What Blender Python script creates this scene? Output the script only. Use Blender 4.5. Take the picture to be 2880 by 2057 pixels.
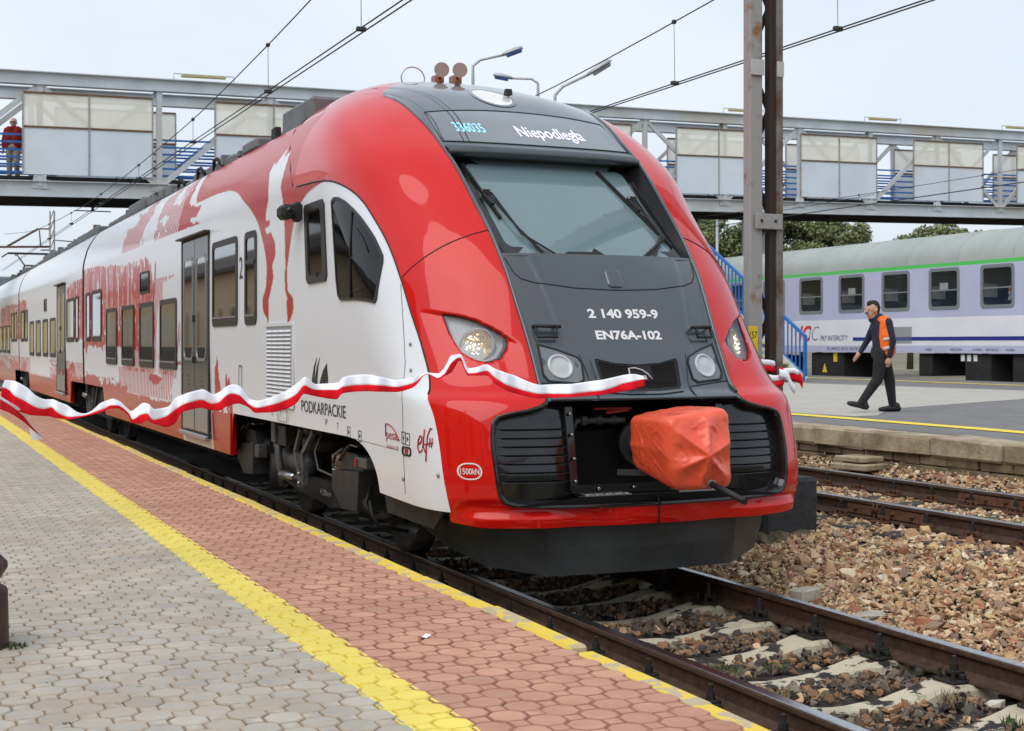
import bpy, bmesh, math, random
import numpy as np
from mathutils import Vector, Matrix, noise as mnoise
R = math.radians
random.seed(11)
rng = np.random.default_rng(11)
for o in list(bpy.data.objects):
    bpy.data.objects.remove(o, do_unlink=True)
scene = bpy.context.scene
COL = scene.collection

# ---------------------------------------------------------------- camera, sky, sun, exposure
YAW = R(24.204)
cam_data = bpy.data.cameras.new('camera')
cam_data.sensor_width = 36.0
cam_data.lens = 48.5
cam_data.shift_y = -0.0207
cam_data.clip_start = 0.1
cam_data.clip_end = 3000.0
cam_data.dof.use_dof = True
cam_data.dof.focus_distance = 9.2
cam_data.dof.aperture_fstop = 8.0
cam = bpy.data.objects.new('camera', cam_data)
COL.objects.link(cam)
cam.location = (0, 0, 1.62)
cam.rotation_euler = (R(90), 0, -YAW)
scene.camera = cam

SUN_EL, SUN_AZ = R(50), R(240)               # azimuth clockwise from +y
world = bpy.data.worlds.new('World')
scene.world = world
world.use_nodes = True
wn, wl = world.node_tree.nodes, world.node_tree.links
wn.clear()
w_out = wn.new('ShaderNodeOutputWorld')
w_bg = wn.new('ShaderNodeBackground')
w_sky = wn.new('ShaderNodeTexSky')
w_sky.sky_type = 'NISHITA'
w_sky.sun_disc = False
w_sky.sun_elevation = SUN_EL
w_sky.sun_rotation = SUN_AZ
w_sky.dust_density = 3.0
w_co = wn.new('ShaderNodeTexCoord')
w_map = wn.new('ShaderNodeMapping'); w_map.inputs['Scale'].default_value = (1.0, 1.0, 2.6)
w_noise = wn.new('ShaderNodeTexNoise'); w_noise.inputs['Scale'].default_value = 1.7
w_noise.inputs['Detail'].default_value = 5.0; w_noise.inputs['Roughness'].default_value = .5
w_ramp = wn.new('ShaderNodeValToRGB')
w_ramp.color_ramp.elements[0].position = .34; w_ramp.color_ramp.elements[0].color = (.60, .60, .60, 1)
w_ramp.color_ramp.elements[1].position = .66; w_ramp.color_ramp.elements[1].color = (.96, .96, .96, 1)
w_mix = wn.new('ShaderNodeMix'); w_mix.data_type = 'RGBA'
w_mix.inputs['B'].default_value = (6.15, 6.75, 7.45, 1)    # even overcast cloud, same scale as the sky model
wl.new(w_co.outputs['Generated'], w_map.inputs['Vector'])
wl.new(w_map.outputs['Vector'], w_noise.inputs['Vector'])
wl.new(w_noise.outputs['Fac'], w_ramp.inputs['Fac'])
wl.new(w_ramp.outputs['Color'], w_mix.inputs['Factor'])
wl.new(w_sky.outputs['Color'], w_mix.inputs['A'])
wl.new(w_mix.outputs['Result'], w_bg.inputs['Color'])
w_bg.inputs['Strength'].default_value = 0.098
wl.new(w_bg.outputs['Background'], w_out.inputs['Surface'])

sun_data = bpy.data.lights.new('sun', 'SUN')
sun_data.energy = 1.2
sun_data.angle = R(55)
sun_data.color = (1.0, .975, .94)
sun = bpy.data.objects.new('sun', sun_data)
COL.objects.link(sun)
sd = Vector((math.sin(SUN_AZ)*math.cos(SUN_EL), math.cos(SUN_AZ)*math.cos(SUN_EL), math.sin(SUN_EL)))
sun.rotation_euler = sd.to_track_quat('Z', 'Y').to_euler()
scene.view_settings.view_transform = 'Standard'
scene.view_settings.look = 'None'
scene.view_settings.exposure = 0.52
scene.view_settings.gamma = 1.0
scene.view_settings.use_curve_mapping = False
scene.render.engine = 'CYCLES'
scene.cycles.use_denoising = True
scene.cycles.max_bounces = 6
scene.cycles.caustics_reflective = False
scene.cycles.caustics_refractive = False
scene.cycles.sample_clamp_indirect = 4.0

# ---------------------------------------------------------------- materials
MATS = {}
def lin(r, g, b):                             # 0-255 display colour -> linear
    f = lambda c: ((c/255 + .055)/1.055)**2.4 if c > 10 else c/255/12.92
    return (f(r), f(g), f(b))
def M(name, col, rough=.5, metal=0.0, spec=.5, var=0.0, vscale=8.0, col2=None, vlo=.35, vhi=.65, bump=0.0, bscale=60.0,
      coat=0.0, ior=1.5, emit=None, estr=0.0, attr=None, rvar=0.0, trans=0.0, alpha=1.0, detail=6.0, grime=None):
    m = bpy.data.materials.new(name); m.use_nodes = True
    n, l = m.node_tree.nodes, m.node_tree.links
    b = n['Principled BSDF']
    b.inputs['Base Color'].default_value = (*col, 1)
    b.inputs['Roughness'].default_value = rough
    b.inputs['Metallic'].default_value = metal
    b.inputs['Specular IOR Level'].default_value = spec
    b.inputs['IOR'].default_value = ior
    b.inputs['Coat Weight'].default_value = coat
    b.inputs['Coat Roughness'].default_value = .03
    b.inputs['Transmission Weight'].default_value = trans
    b.inputs['Alpha'].default_value = alpha
    if emit:
        b.inputs['Emission Color'].default_value = (*emit, 1); b.inputs['Emission Strength'].default_value = estr
    tc = n.new('ShaderNodeNewGeometry')
    src = None
    if attr:
        a = n.new('ShaderNodeVertexColor'); a.layer_name = attr; src = a.outputs['Color']
        l.new(src, b.inputs['Base Color'])
    if var or col2:
        t = n.new('ShaderNodeTexNoise'); t.inputs['Scale'].default_value = vscale; t.inputs['Detail'].default_value = detail
        t.inputs['Roughness'].default_value = .62
        l.new(tc.outputs['Position'], t.inputs['Vector'])
        mr = n.new('ShaderNodeMapRange'); mr.inputs['From Min'].default_value = vlo; mr.inputs['From Max'].default_value = vhi
        l.new(t.outputs['Fac'], mr.inputs['Value'])
        mx = n.new('ShaderNodeMix'); mx.data_type = 'RGBA'
        l.new(mr.outputs['Result'], mx.inputs['Factor'])
        if attr:
            mx.blend_type = 'MULTIPLY'
            v0 = n.new('ShaderNodeMapRange'); v0.inputs['To Min'].default_value = 1-var; v0.inputs['To Max'].default_value = 1+var*.5
            l.new(t.outputs['Fac'], v0.inputs['Value'])
            mx.inputs['Factor'].default_value = 1.0
            for lk in list(mx.inputs['Factor'].links): l.remove(lk)
            l.new(src, mx.inputs['A']); l.new(v0.outputs['Result'], mx.inputs['B'])
        else:
            c2 = col2 if col2 else tuple(min(1, c*(1+var)) for c in col)
            c1 = col if col2 else tuple(c*(1-var) for c in col)
            mx.inputs['A'].default_value = (*c1, 1); mx.inputs['B'].default_value = (*c2, 1)
        last = mx.outputs['Result']
        if grime:
            t2 = n.new('ShaderNodeTexNoise'); t2.inputs['Scale'].default_value = vscale*.27; t2.inputs['Detail'].default_value = 8
            l.new(tc.outputs['Position'], t2.inputs['Vector'])
            m2 = n.new('ShaderNodeMapRange'); m2.inputs['From Min'].default_value = .5; m2.inputs['From Max'].default_value = .72
            m2.inputs['To Max'].default_value = .8
            l.new(t2.outputs['Fac'], m2.inputs['Value'])
            mg = n.new('ShaderNodeMix'); mg.data_type = 'RGBA'
            l.new(m2.outputs['Result'], mg.inputs['Factor']); l.new(last, mg.inputs['A']); mg.inputs['B'].default_value = (*grime, 1)
            last = mg.outputs['Result']
        l.new(last, b.inputs['Base Color'])
        if rvar:
            rr = n.new('ShaderNodeMapRange'); rr.inputs['To Min'].default_value = max(0, rough-rvar); rr.inputs['To Max'].default_value = rough+rvar
            l.new(t.outputs['Fac'], rr.inputs['Value']); l.new(rr.outputs['Result'], b.inputs['Roughness'])
    if bump:
        t = n.new('ShaderNodeTexNoise'); t.inputs['Scale'].default_value = bscale; t.inputs['Detail'].default_value = 5
        l.new(tc.outputs['Position'], t.inputs['Vector'])
        bp = n.new('ShaderNodeBump'); bp.inputs['Strength'].default_value = bump; bp.inputs['Distance'].default_value = .02
        l.new(t.outputs['Fac'], bp.inputs['Height']); l.new(bp.outputs['Normal'], b.inputs['Normal'])
    MATS[name] = m
    return m

# ---------------------------------------------------------------- mesh builder
class MB:
    def __init__(s):
        s.v, s.f, s.m, s.s = [], [], [], []
    def add(s, verts, faces, mi=0, smooth=False):
        o = len(s.v)
        s.v.extend(tuple(map(float, p)) for p in verts)
        for f in faces:
            s.f.append(tuple(i+o for i in f)); s.m.append(mi); s.s.append(smooth)
        return s
    def box(s, c, d, b=0.0, rot=None, mi=0):
        """chamfered box: centre c, full size d, chamfer b, rot = Matrix 3x3 or z angle"""
        hx, hy, hz = d[0]/2, d[1]/2, d[2]/2
        b = min(b, hx*.9, hy*.9, hz*.9)
        if b <= 0:
            V = [(x*hx, y*hy, z*hz) for x in (-1, 1) for y in (-1, 1) for z in (-1, 1)]
            F = [(0,1,3,2),(4,6,7,5),(0,4,5,1),(2,3,7,6),(0,2,6,4),(1,5,7,3)]
        else:
            V, F, ix = [], [], {}
            for x in (-1,1):
                for y in (-1,1):
                    for z in (-1,1):
                        ix[x,y,z] = len(V)
                        V += [(x*hx, y*(hy-b), z*(hz-b)), (x*(hx-b), y*hy, z*(hz-b)), (x*(hx-b), y*(hy-b), z*hz)]
            g = lambda x,y,z,k: ix[x,y,z]+k
            for x in (-1,1): F.append((g(x,-1,-1,0),g(x,1,-1,0),g(x,1,1,0),g(x,-1,1,0)))
            for y in (-1,1): F.append((g(-1,y,-1,1),g(1,y,-1,1),g(1,y,1,1),g(-1,y,1,1)))
            for z in (-1,1): F.append((g(-1,-1,z,2),g(1,-1,z,2),g(1,1,z,2),g(-1,1,z,2)))
            for x in (-1,1):
                for y in (-1,1): F.append((g(x,y,-1,0),g(x,y,1,0),g(x,y,1,1),g(x,y,-1,1)))
                for z in (-1,1): F.append((g(x,-1,z,0),g(x,1,z,0),g(x,1,z,2),g(x,-1,z,2)))
            for y in (-1,1):
                for z in (-1,1): F.append((g(-1,y,z,1),g(1,y,z,1),g(1,y,z,2),g(-1,y,z,2)))
            for x in (-1,1):
                for y in (-1,1):
                    for z in (-1,1): F.append((g(x,y,z,0),g(x,y,z,1),g(x,y,z,2)))
        if rot is not None and not isinstance(rot, Matrix): rot = Matrix.Rotation(rot, 3, 'Z')
        if rot is not None: V = [tuple(rot @ Vector(p)) for p in V]
        return s.add([(p[0]+c[0], p[1]+c[1], p[2]+c[2]) for p in V], F, mi)
    def bar(s, a, b, w, t, up=(0,0,1), mi=0, ch=0.0):
        """straight bar of section w (across) x t (along up) from a to b"""
        a, b = Vector(a), Vector(b); d = b-a; L = d.length
        if L < 1e-6: return s
        y = d/L; u = Vector(up); x = y.cross(u)
        if x.length < 1e-4: x = y.cross(Vector((1,0,0)))
        x.normalize(); z = x.cross(y)
        return s.box((a+b)/2, (w, L, t), ch, Matrix((x, y, z)).transposed(), mi)
    def tube(s, pts, r, n=8, mi=0, caps=True, smooth=True, closed=False):
        P = [Vector(p) for p in pts]; k = len(P)
        rs = list(r) if hasattr(r, '__len__') else [r]*k
        T = []
        for i in range(k):
            if closed: t = P[(i+1) % k]-P[i-1]
            else: t = P[min(i+1, k-1)]-P[max(i-1, 0)]
            T.append(t.normalized() if t.length > 1e-9 else Vector((0,0,1)))
        u = T[0].cross(Vector((0,0,1)))
        if u.length < .01: u = T[0].cross(Vector((1,0,0)))
        u.normalize(); V, F = [], []
        for i in range(k):
            u = u - T[i]*u.dot(T[i])
            if u.length < 1e-6: u = T[i].orthogonal()
            u.normalize(); w = T[i].cross(u)
            for j in range(n):
                a = 2*math.pi*j/n
                V.append(P[i]+(u*math.cos(a)+w*math.sin(a))*rs[i])
        for i in range(k if closed else k-1):
            for j in range(n):
                i2 = (i+1) % k
                F.append((i*n+j, i*n+(j+1) % n, i2*n+(j+1) % n, i2*n+j))
        s.add(V, F, mi, smooth)
        if caps and not closed:
            o = len(s.v)-len(V)
            s.f.append(tuple(o+j for j in range(n))[::-1]); s.m.append(mi); s.s.append(False)
            s.f.append(tuple(o+(k-1)*n+j for j in range(n))); s.m.append(mi); s.s.append(False)
        return s
    def lathe(s, prof, c=(0,0,0), axis='Z', n=24, mi=0, smooth=True):
        V, F = [], []
        for r, h in prof:
            for j in range(n):
                a = 2*math.pi*j/n; x, y = r*math.cos(a), r*math.sin(a)
                p = {'Z': (x, y, h), 'Y': (x, h, y), 'X': (h, x, y)}[axis]
                V.append((p[0]+c[0], p[1]+c[1], p[2]+c[2]))
        k = len(prof)
        for i in range(k-1):
            for j in range(n): F.append((i*n+j, i*n+(j+1) % n, (i+1)*n+(j+1) % n, (i+1)*n+j))
        s.add(V, F, mi, smooth)
        o = len(s.v)-len(V)
        for i in (0, k-1):
            if prof[i][0] > 1e-4:
                s.f.append(tuple(o+i*n+j for j in range(n))); s.m.append(mi); s.s.append(False)
        return s
    def prism(s, poly, to3, d, mi=0, b=0.0):
        """extrude 2-D polygon: to3(u, v, w) -> xyz, w from 0 to d; optional front chamfer b"""
        n = len(poly); V = [to3(u, v, 0) for u, v in poly]
        if b:
            c = (sum(p[0] for p in poly)/n, sum(p[1] for p in poly)/n)
            ins = []
            for u, v in poly:
                L = math.hypot(u-c[0], v-c[1]) or 1
                ins.append((u-(u-c[0])/L*b, v-(v-c[1])/L*b))
            V += [to3(u, v, d*(1-.5)) if 0 else to3(u, v, d-b*.6) for u, v in poly] + [to3(u, v, d) for u, v in ins]
            R_ = 3
        else:
            V += [to3(u, v, d) for u, v in poly]; R_ = 2
        F = []
        for q in range(R_-1):
            for i in range(n): F.append((q*n+i, q*n+(i+1) % n, (q+1)*n+(i+1) % n, (q+1)*n+i))
        F += [tuple(range(n))[::-1], tuple((R_-1)*n+i for i in range(n))]
        return s.add(V, F, mi)
    def ring(s, outer, inner, to3, d0, d1, mi=0):
        """flat frame between two equal-length outlines, standing from w=d0 to w=d1"""
        n = len(outer)
        V = [to3(u, v, d0) for u, v in outer]+[to3(u, v, d1) for u, v in outer]+[to3(u, v, d1) for u, v in inner]+[to3(u, v, d0) for u, v in inner]
        F = []
        for q in range(3):
            for i in range(n): F.append((q*n+i, q*n+(i+1) % n, (q+1)*n+(i+1) % n, (q+1)*n+i))
        return s.add(V, F, mi)
    def grid(s, P, mi=0, smooth=True, flip=False):
        """P: array (rows, cols, 3)"""
        r, c = P.shape[:2]
        F = []
        for i in range(r-1):
            for j in range(c-1):
                q = (i*c+j, i*c+j+1, (i+1)*c+j+1, (i+1)*c+j)
                F.append(q[::-1] if flip else q)
        return s.add(P.reshape(-1, 3), F, mi, smooth)
    def build(s, name, mats, parent=None, loc=None, kind=None, label=None, fix=True):
        me = bpy.data.meshes.new(name)
        me.from_pydata(s.v, [], s.f)
        mats = mats if isinstance(mats, (list, tuple)) else [mats]
        for m in mats: me.materials.append(m)
        me.polygons.foreach_set('material_index', s.m)
        me.polygons.foreach_set('use_smooth', s.s)
        if fix:
            bm = bmesh.new(); bm.from_mesh(me); bmesh.ops.recalc_face_normals(bm, faces=bm.faces); bm.to_mesh(me); bm.free()
        me.update()
        return put(name, me, parent, loc, kind, label)
def put(name, me, parent=None, loc=None, kind=None, label=None):
    o = bpy.data.objects.new(name, me); COL.objects.link(o)
    if loc is not None: o.location = loc
    if parent is not None:
        o.parent = parent
        if parent.get('_world'):
            q = parent; T = Vector((0,0,0))
            while q is not None:
                T += q.location; q = q.parent
            o.matrix_parent_inverse = Matrix.Translation(-T)
    if kind: o['kind'] = kind
    if label: o['label'] = label
    return o
def fast_mesh(name, V, F, mat, smooth=False, color=None):
    """numpy mesh: V (n,3), F (m,3 or 4); color (n,3) point colours in layer 'Col'"""
    me = bpy.data.meshes.new(name)
    V = np.ascontiguousarray(V, np.float32); F = np.ascontiguousarray(F, np.int32)
    k = F.shape[1]
    me.vertices.add(len(V)); me.vertices.foreach_set('co', V.ravel())
    me.loops.add(F.size); me.loops.foreach_set('vertex_index', F.ravel())
    me.polygons.add(len(F)); me.polygons.foreach_set('loop_start', np.arange(0, F.size, k, dtype=np.int32))
    me.polygons.foreach_set('use_smooth', np.full(len(F), smooth))
    me.materials.append(mat)
    me.update(calc_edges=True)
    if color is not None:
        ca = me.color_attributes.new('Col', 'FLOAT_COLOR', 'POINT')
        ca.data.foreach_set('color', np.concatenate([color, np.ones((len(V), 1))], 1).astype(np.float32).ravel())
    me.validate()
    return me
def grid_faces(r, c, flip=False):
    i = np.arange(r-1)[:, None]*c + np.arange(c-1)[None, :]
    q = np.stack([i, i+1, i+c+1, i+c], -1).reshape(-1, 4)
    return q[:, ::-1] if flip else q
def tag(o, label, cat, group=None, kind=None):
    o['label'] = label; o['category'] = cat
    if group: o['group'] = group
    if kind: o['kind'] = kind
    return o
def thing(name, loc, label, cat, group=None, world=True, rz=0.0):
    """Empty at a thing's base.  world=True: its parts are given in world coordinates"""
    o = bpy.data.objects.new(name, None); COL.objects.link(o)
    o.empty_display_size = .2; o.location = loc; o.rotation_euler = (0, 0, rz)
    if world: o['_world'] = 1
    return tag(o, label, cat, group)
def copy_tree(o, loc=None, rz=None, parent=None, label=None):
    c = o.copy(); COL.objects.link(c)
    if parent is not None: c.parent = parent
    if loc is not None: c.location = loc
    if rz is not None: c.rotation_euler = (0, 0, rz)
    if label: c['label'] = label
    for ch in list(o.children): copy_tree(ch, parent=c)
    return c
def rrect(u0, u1, v0, v1, r, n=5):
    out = []
    for cx_, cy_, a0 in ((u1-r, v1-r, 0), (u0+r, v1-r, 90), (u0+r, v0+r, 180), (u1-r, v0+r, 270)):
        for k in range(n+1):
            a = R(a0+90*k/n); out.append((cx_+r*math.cos(a), cy_+r*math.sin(a)))
    return out
_fc = {}
def text_poly(txt, size, shear=0.0, bold=0.0, extrude=0.0):
    """mesh data of a line of text in its own xy plane"""
    cu = bpy.data.curves.new('t', 'FONT'); cu.body = txt; cu.size = size; cu.shear = shear; cu.offset = bold; cu.extrude = extrude
    cu.resolution_u = 3
    ob = bpy.data.objects.new('t', cu); COL.objects.link(ob)
    dg = bpy.context.evaluated_depsgraph_get(); dg.update()
    me = bpy.data.meshes.new_from_object(ob.evaluated_get(dg))
    bpy.data.objects.remove(ob, do_unlink=True); bpy.data.curves.remove(cu)
    n = len(me.vertices); co = np.zeros(n*3); me.vertices.foreach_get('co', co); co = co.reshape(-1, 3)
    F = [tuple(p.vertices) for p in me.polygons]
    bpy.data.meshes.remove(me)
    return co, F
def lettering(txt, size, to3, mat, name='lettering', parent=None, shear=0.0, bold=0.0, align='C', sx=1.0, w=None):
    """flat print: to3(u, v) -> xyz puts the text on its surface"""
    co, F = text_poly(txt, size, shear, bold)
    u0, u1 = co[:,0].min(), co[:,0].max()
    if w: sx = w/(u1-u0)
    off = {'C': (u0+u1)/2, 'L': u0, 'R': u1}[align]
    mb = MB(); mb.add([to3((p[0]-off)*sx, p[1]) for p in co], F)
    return mb.build(name, mat, parent, fix=False)
def vnoise(x, y, seed=0):
    """numpy value noise"""
    xi, yi = np.floor(x).astype(np.int64), np.floor(y).astype(np.int64)
    xf, yf = x-xi, y-yi
    def hh(i, j):
        n = (i*374761393 + j*668265263 + seed*1274126177) & 0xffffffff
        n = ((n ^ (n >> 13))*1274126177) & 0xffffffff
        return ((n ^ (n >> 16)) & 0xffff)/65535.0
    u, v = xf*xf*(3-2*xf), yf*yf*(3-2*yf)
    return (hh(xi,yi)*(1-u)+hh(xi+1,yi)*u)*(1-v)+(hh(xi,yi+1)*(1-u)+hh(xi+1,yi+1)*u)*v
def fbm(x, y, seed=0, o=4):
    t, a, s = 0, .5, 0
    for k in range(o):
        t = t+a*vnoise(x*2**k, y*2**k, seed+k*17); s += a; a *= .55
    return t/s
def in_poly(Y, Z, poly):
    c = np.zeros(np.shape(Y), bool); n = len(poly)
    for i in range(n):
        (x0, y0), (x1, y1) = poly[i], poly[(i+1) % n]
        if y0 == y1: continue
        k = ((y0 > Z) != (y1 > Z)) & (Y < (x1-x0)*(Z-y0)/(y1-y0)+x0)
        c ^= k
    return c
# ---------------------------------------------------------------- nose hull of the train (world: x across, y along track, z up)
TX = 4.47                                    # track / train centre line
def pchip(xs, ys):
    xs = np.array(xs, float); ys = np.array(ys, float)
    h = np.diff(xs); d = np.diff(ys) / h
    m = np.zeros(len(xs)); m[0] = d[0]; m[-1] = d[-1]
    for i in range(1, len(xs) - 1):
        if d[i-1] * d[i] > 0:
            w1 = 2*h[i] + h[i-1]; w2 = h[i] + 2*h[i-1]
            m[i] = (w1 + w2) / (w1/d[i-1] + w2/d[i])
    def F(x):
        x = np.clip(np.asarray(x, float), xs[0], xs[-1])
        k = np.clip(np.searchsorted(xs, x, side='right') - 1, 0, len(h) - 1)
        t = (x - xs[k]) / h[k]
        return ((2*t**3 - 3*t**2 + 1)*ys[k] + (t**3 - 2*t**2 + t)*h[k]*m[k]
                + (-2*t**3 + 3*t**2)*ys[k+1] + (t**3 - t**2)*h[k]*m[k+1])
    return F
# centre profile, half width, corner length and corner exponent, all by height
h_yc = pchip([.40, .56, .75, 1.05, 1.20, 1.27, 1.335, 1.50, 1.68, 1.85, 2.08, 2.24, 2.42, 2.68, 2.95, 3.20, 3.46, 3.64, 3.78, 3.90, 3.965],
             [7.68, 7.65, 7.65, 7.70, 7.735, 7.775, 7.868, 7.95, 8.05, 8.14, 8.27, 8.39, 8.55, 8.84, 9.17, 9.53, 9.94, 10.31, 10.72, 11.22, 12.0])
h_w = pchip([.40, .62, 1.2, 1.8, 2.9, 3.20, 3.47, 3.68, 3.84, 3.93, 3.965],
            [1.38, 1.41, 1.43, 1.44, 1.44, 1.385, 1.25, 1.03, .76, .46, .10])
h_L = pchip([.40, .75, 1.22, 1.5, 2.0, 2.6, 3.2, 3.7, 3.965], [.90, .95, 1.0, 1.2, 1.4, 1.5, 1.3, 1.1, .9])
h_n = pchip([.40, .75, 1.22, 1.5, 2.4, 3.2, 3.965], [3.3, 3.4, 3.2, 2.8, 2.65, 3.3, 2.9])
def H(a, z):                                  # y of the hull at lateral offset a, height z
    w, n = h_w(z), h_n(z)
    r = np.clip(np.abs(a) / w, 0, .9999)
    return h_yc(z) + h_L(z) * (1 - (1 - r**n)**(1/n))
def W(y, z):                                  # half width of the hull at (y, z)
    n = h_n(z)
    s = np.clip(1 - (y - h_yc(z)) / h_L(z), 0, 1)
    return h_w(z) * (1 - s**n)**(1/n)
# ---------------------------------------------------------------- ground, tracks, platforms
T2 = 8.60; T2Z = .25; T3 = 25.72; T3Z = .38
PZ = .29                                      # near platform height above rail
def p2z(x): return .615 + (x-10.2)*.009       # far platform rises slightly
def gz(x, y):                                 # ballast surface
    x = np.asarray(x, float)
    return np.interp(x, [2.6, 3.2, 5.3, 5.9, 6.6, 7.3, 8.6, 9.6, 10.05, 10.3], [-.24, -.23, -.22, -.15, -.04, .06, .065, .07, .2, .28])
M('soil', lin(120,105,85), .95, var=.4, vscale=3, bump=.4, bscale=20)
M('ballast_dark', (.055,.045,.036), .95, var=.5, vscale=25, bump=.6, bscale=50)
M('stone', (1,1,1), .9, attr='Col', var=.25, vscale=45, bump=.25, bscale=90)
M('rail_rust', (.085,.048,.03), .7, var=.35, vscale=14, bump=.15, bscale=80, metal=.2)
M('rail_head', (.46,.46,.47), .22, metal=1.0, var=.15, vscale=30)
M('rail_shoulder', (.16,.11,.08), .4, metal=.7, var=.25, vscale=25)
M('sleeper_concrete', lin(198,188,164), .9, col2=lin(44,41,38), vscale=6.5, vlo=.53, vhi=.575, bump=.25, bscale=50, grime=lin(112,98,80))
M('sleeper_wood', (.045,.034,.027), .85, var=.4, vscale=12, bump=.4, bscale=40)
M('iron_dark', (.03,.026,.023), .65, metal=.3, var=.3, vscale=40)
M('iron_rust', (.11,.045,.022), .8, var=.4, vscale=30)
M('paver_grey', lin(194,186,170), .9, col2=lin(180,174,162), vscale=5.0, bump=.12, bscale=160, grime=lin(186,168,146))
M('paver_red', lin(210,160,134), .9, col2=lin(194,142,118), vscale=6.0, bump=.12, bscale=160, grime=lin(188,144,122))
M('paver_yellow', lin(246,226,108), .75, col2=lin(240,216,102), vscale=5, bump=.1, bscale=160)
def block_tint(m, x0, y0, amt):
    """every block a slightly different tone: one random value per block of the 45-degree lattice"""
    n, l = m.node_tree.nodes, m.node_tree.links; b = n['Principled BSDF']
    src = b.inputs['Base Color'].links[0].from_socket
    g = n.new('ShaderNodeNewGeometry'); mp = n.new('ShaderNodeMapping'); mp.vector_type = 'TEXTURE'
    mp.inputs['Location'].default_value = (x0, y0, 0); mp.inputs['Rotation'].default_value = (0, 0, R(45)); mp.inputs['Scale'].default_value = (.14849, .14849, 1)
    l.new(g.outputs['Position'], mp.inputs['Vector'])
    v = n.new('ShaderNodeTexVoronoi'); v.voronoi_dimensions = '2D'; v.inputs['Scale'].default_value = 1.0; v.inputs['Randomness'].default_value = 0.0
    l.new(mp.outputs['Vector'], v.inputs['Vector'])
    sp = n.new('ShaderNodeSeparateColor'); l.new(v.outputs['Color'], sp.inputs[0])
    r_ = n.new('ShaderNodeMapRange'); r_.inputs['To Min'].default_value = 1-amt; r_.inputs['To Max'].default_value = 1+amt*.7; l.new(sp.outputs[0], r_.inputs['Value'])
    # broad soiling
    t = n.new('ShaderNodeTexNoise'); t.inputs['Scale'].default_value = .9; t.inputs['Detail'].default_value = 6; l.new(g.outputs['Position'], t.inputs['Vector'])
    r2 = n.new('ShaderNodeMapRange'); r2.inputs['From Min'].default_value = .3; r2.inputs['From Max'].default_value = .7; r2.inputs['To Min'].default_value = .86; r2.inputs['To Max'].default_value = 1.06; l.new(t.outputs['Fac'], r2.inputs['Value'])
    mu = n.new('ShaderNodeMath'); mu.operation = 'MULTIPLY'; l.new(r_.outputs['Result'], mu.inputs[0]); l.new(r2.outputs['Result'], mu.inputs[1])
    mx = n.new('ShaderNodeMix'); mx.data_type = 'RGBA'; mx.blend_type = 'MULTIPLY'; mx.inputs['Factor'].default_value = 1.0
    l.new(src, mx.inputs['A']); l.new(mu.outputs[0], mx.inputs['B']); l.new(mx.outputs['Result'], b.inputs['Base Color'])
def paint_stripe(m, x0, x1, col):
    """road paint laid over the blocks: world x between x0 and x1, slightly ragged"""
    n, l = m.node_tree.nodes, m.node_tree.links; b = n['Principled BSDF']
    src = b.inputs['Base Color'].links[0].from_socket
    g = n.new('ShaderNodeNewGeometry'); sx = n.new('ShaderNodeSeparateXYZ'); l.new(g.outputs['Position'], sx.inputs[0])
    t = n.new('ShaderNodeTexNoise'); t.inputs['Scale'].default_value = 9.0; l.new(g.outputs['Position'], t.inputs['Vector'])
    a = n.new('ShaderNodeMath'); a.operation = 'MULTIPLY_ADD'; l.new(t.outputs['Fac'], a.inputs[0]); a.inputs[1].default_value = .03; l.new(sx.outputs['X'], a.inputs[2])
    c0 = n.new('ShaderNodeMath'); c0.operation = 'GREATER_THAN'; l.new(a.outputs[0], c0.inputs[0]); c0.inputs[1].default_value = x0+.015
    c1 = n.new('ShaderNodeMath'); c1.operation = 'LESS_THAN'; l.new(a.outputs[0], c1.inputs[0]); c1.inputs[1].default_value = x1+.015
    mu = n.new('ShaderNodeMath'); mu.operation = 'MULTIPLY'; l.new(c0.outputs[0], mu.inputs[0]); l.new(c1.outputs[0], mu.inputs[1])
    mx = n.new('ShaderNodeMix'); mx.data_type = 'RGBA'; l.new(mu.outputs[0], mx.inputs['Factor']); l.new(src, mx.inputs['A']); mx.inputs['B'].default_value = (*col, 1)
    l.new(mx.outputs['Result'], b.inputs['Base Color'])
M('joint_sand', lin(136,118,94), .95, var=.3, vscale=30, bump=.2, bscale=100)
M('joint_edge', lin(178,164,144), .95, var=.2, vscale=12)
M('joint_red', lin(168,120,100), .95, var=.15, vscale=12)
M('joint_yellow', lin(226,204,92), .9, var=.2, vscale=40)
M('kerb_paint', lin(236,206,80), .85, col2=lin(196,178,150), vscale=9, vlo=.50, vhi=.56, bump=.3, bscale=70)
M('kerb_side', lin(110,98,84), .95, var=.3, vscale=12, bump=.3, bscale=60)
M('asphalt', lin(120,118,117), .92, var=.13, vscale=2.2, bump=.25, bscale=220)
M('asphalt_pale', lin(176,171,162), .92, var=.07, vscale=2.0, bump=.12, bscale=150)
M('line_yellow', lin(240,212,66), .7, var=.1, vscale=10, bump=.1, bscale=120)
M('edge_concrete', lin(186,172,146), .95, col2=lin(148,130,104), vscale=4, bump=.5, bscale=24, grime=lin(100,88,68))
M('wall_stone', lin(140,124,98), .95, col2=lin(96,82,62), vscale=3.2, bump=.5, bscale=26, grime=lin(60,52,40))
M('grass', (.075,.12,.025), .8, var=.4, vscale=20)
M('dry_grass', (.24,.19,.10), .9, var=.3, vscale=20)

g = MB(); g.add([(-700,-300,-.42),(900,-300,-.42),(900,1500,-.42),(-700,1500,-.42)], [(0,1,2,3)])
g.build('ground', M('ground_far', lin(118,112,92), .95, var=.35, vscale=.15, bump=.2, bscale=3), kind='structure')
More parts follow.
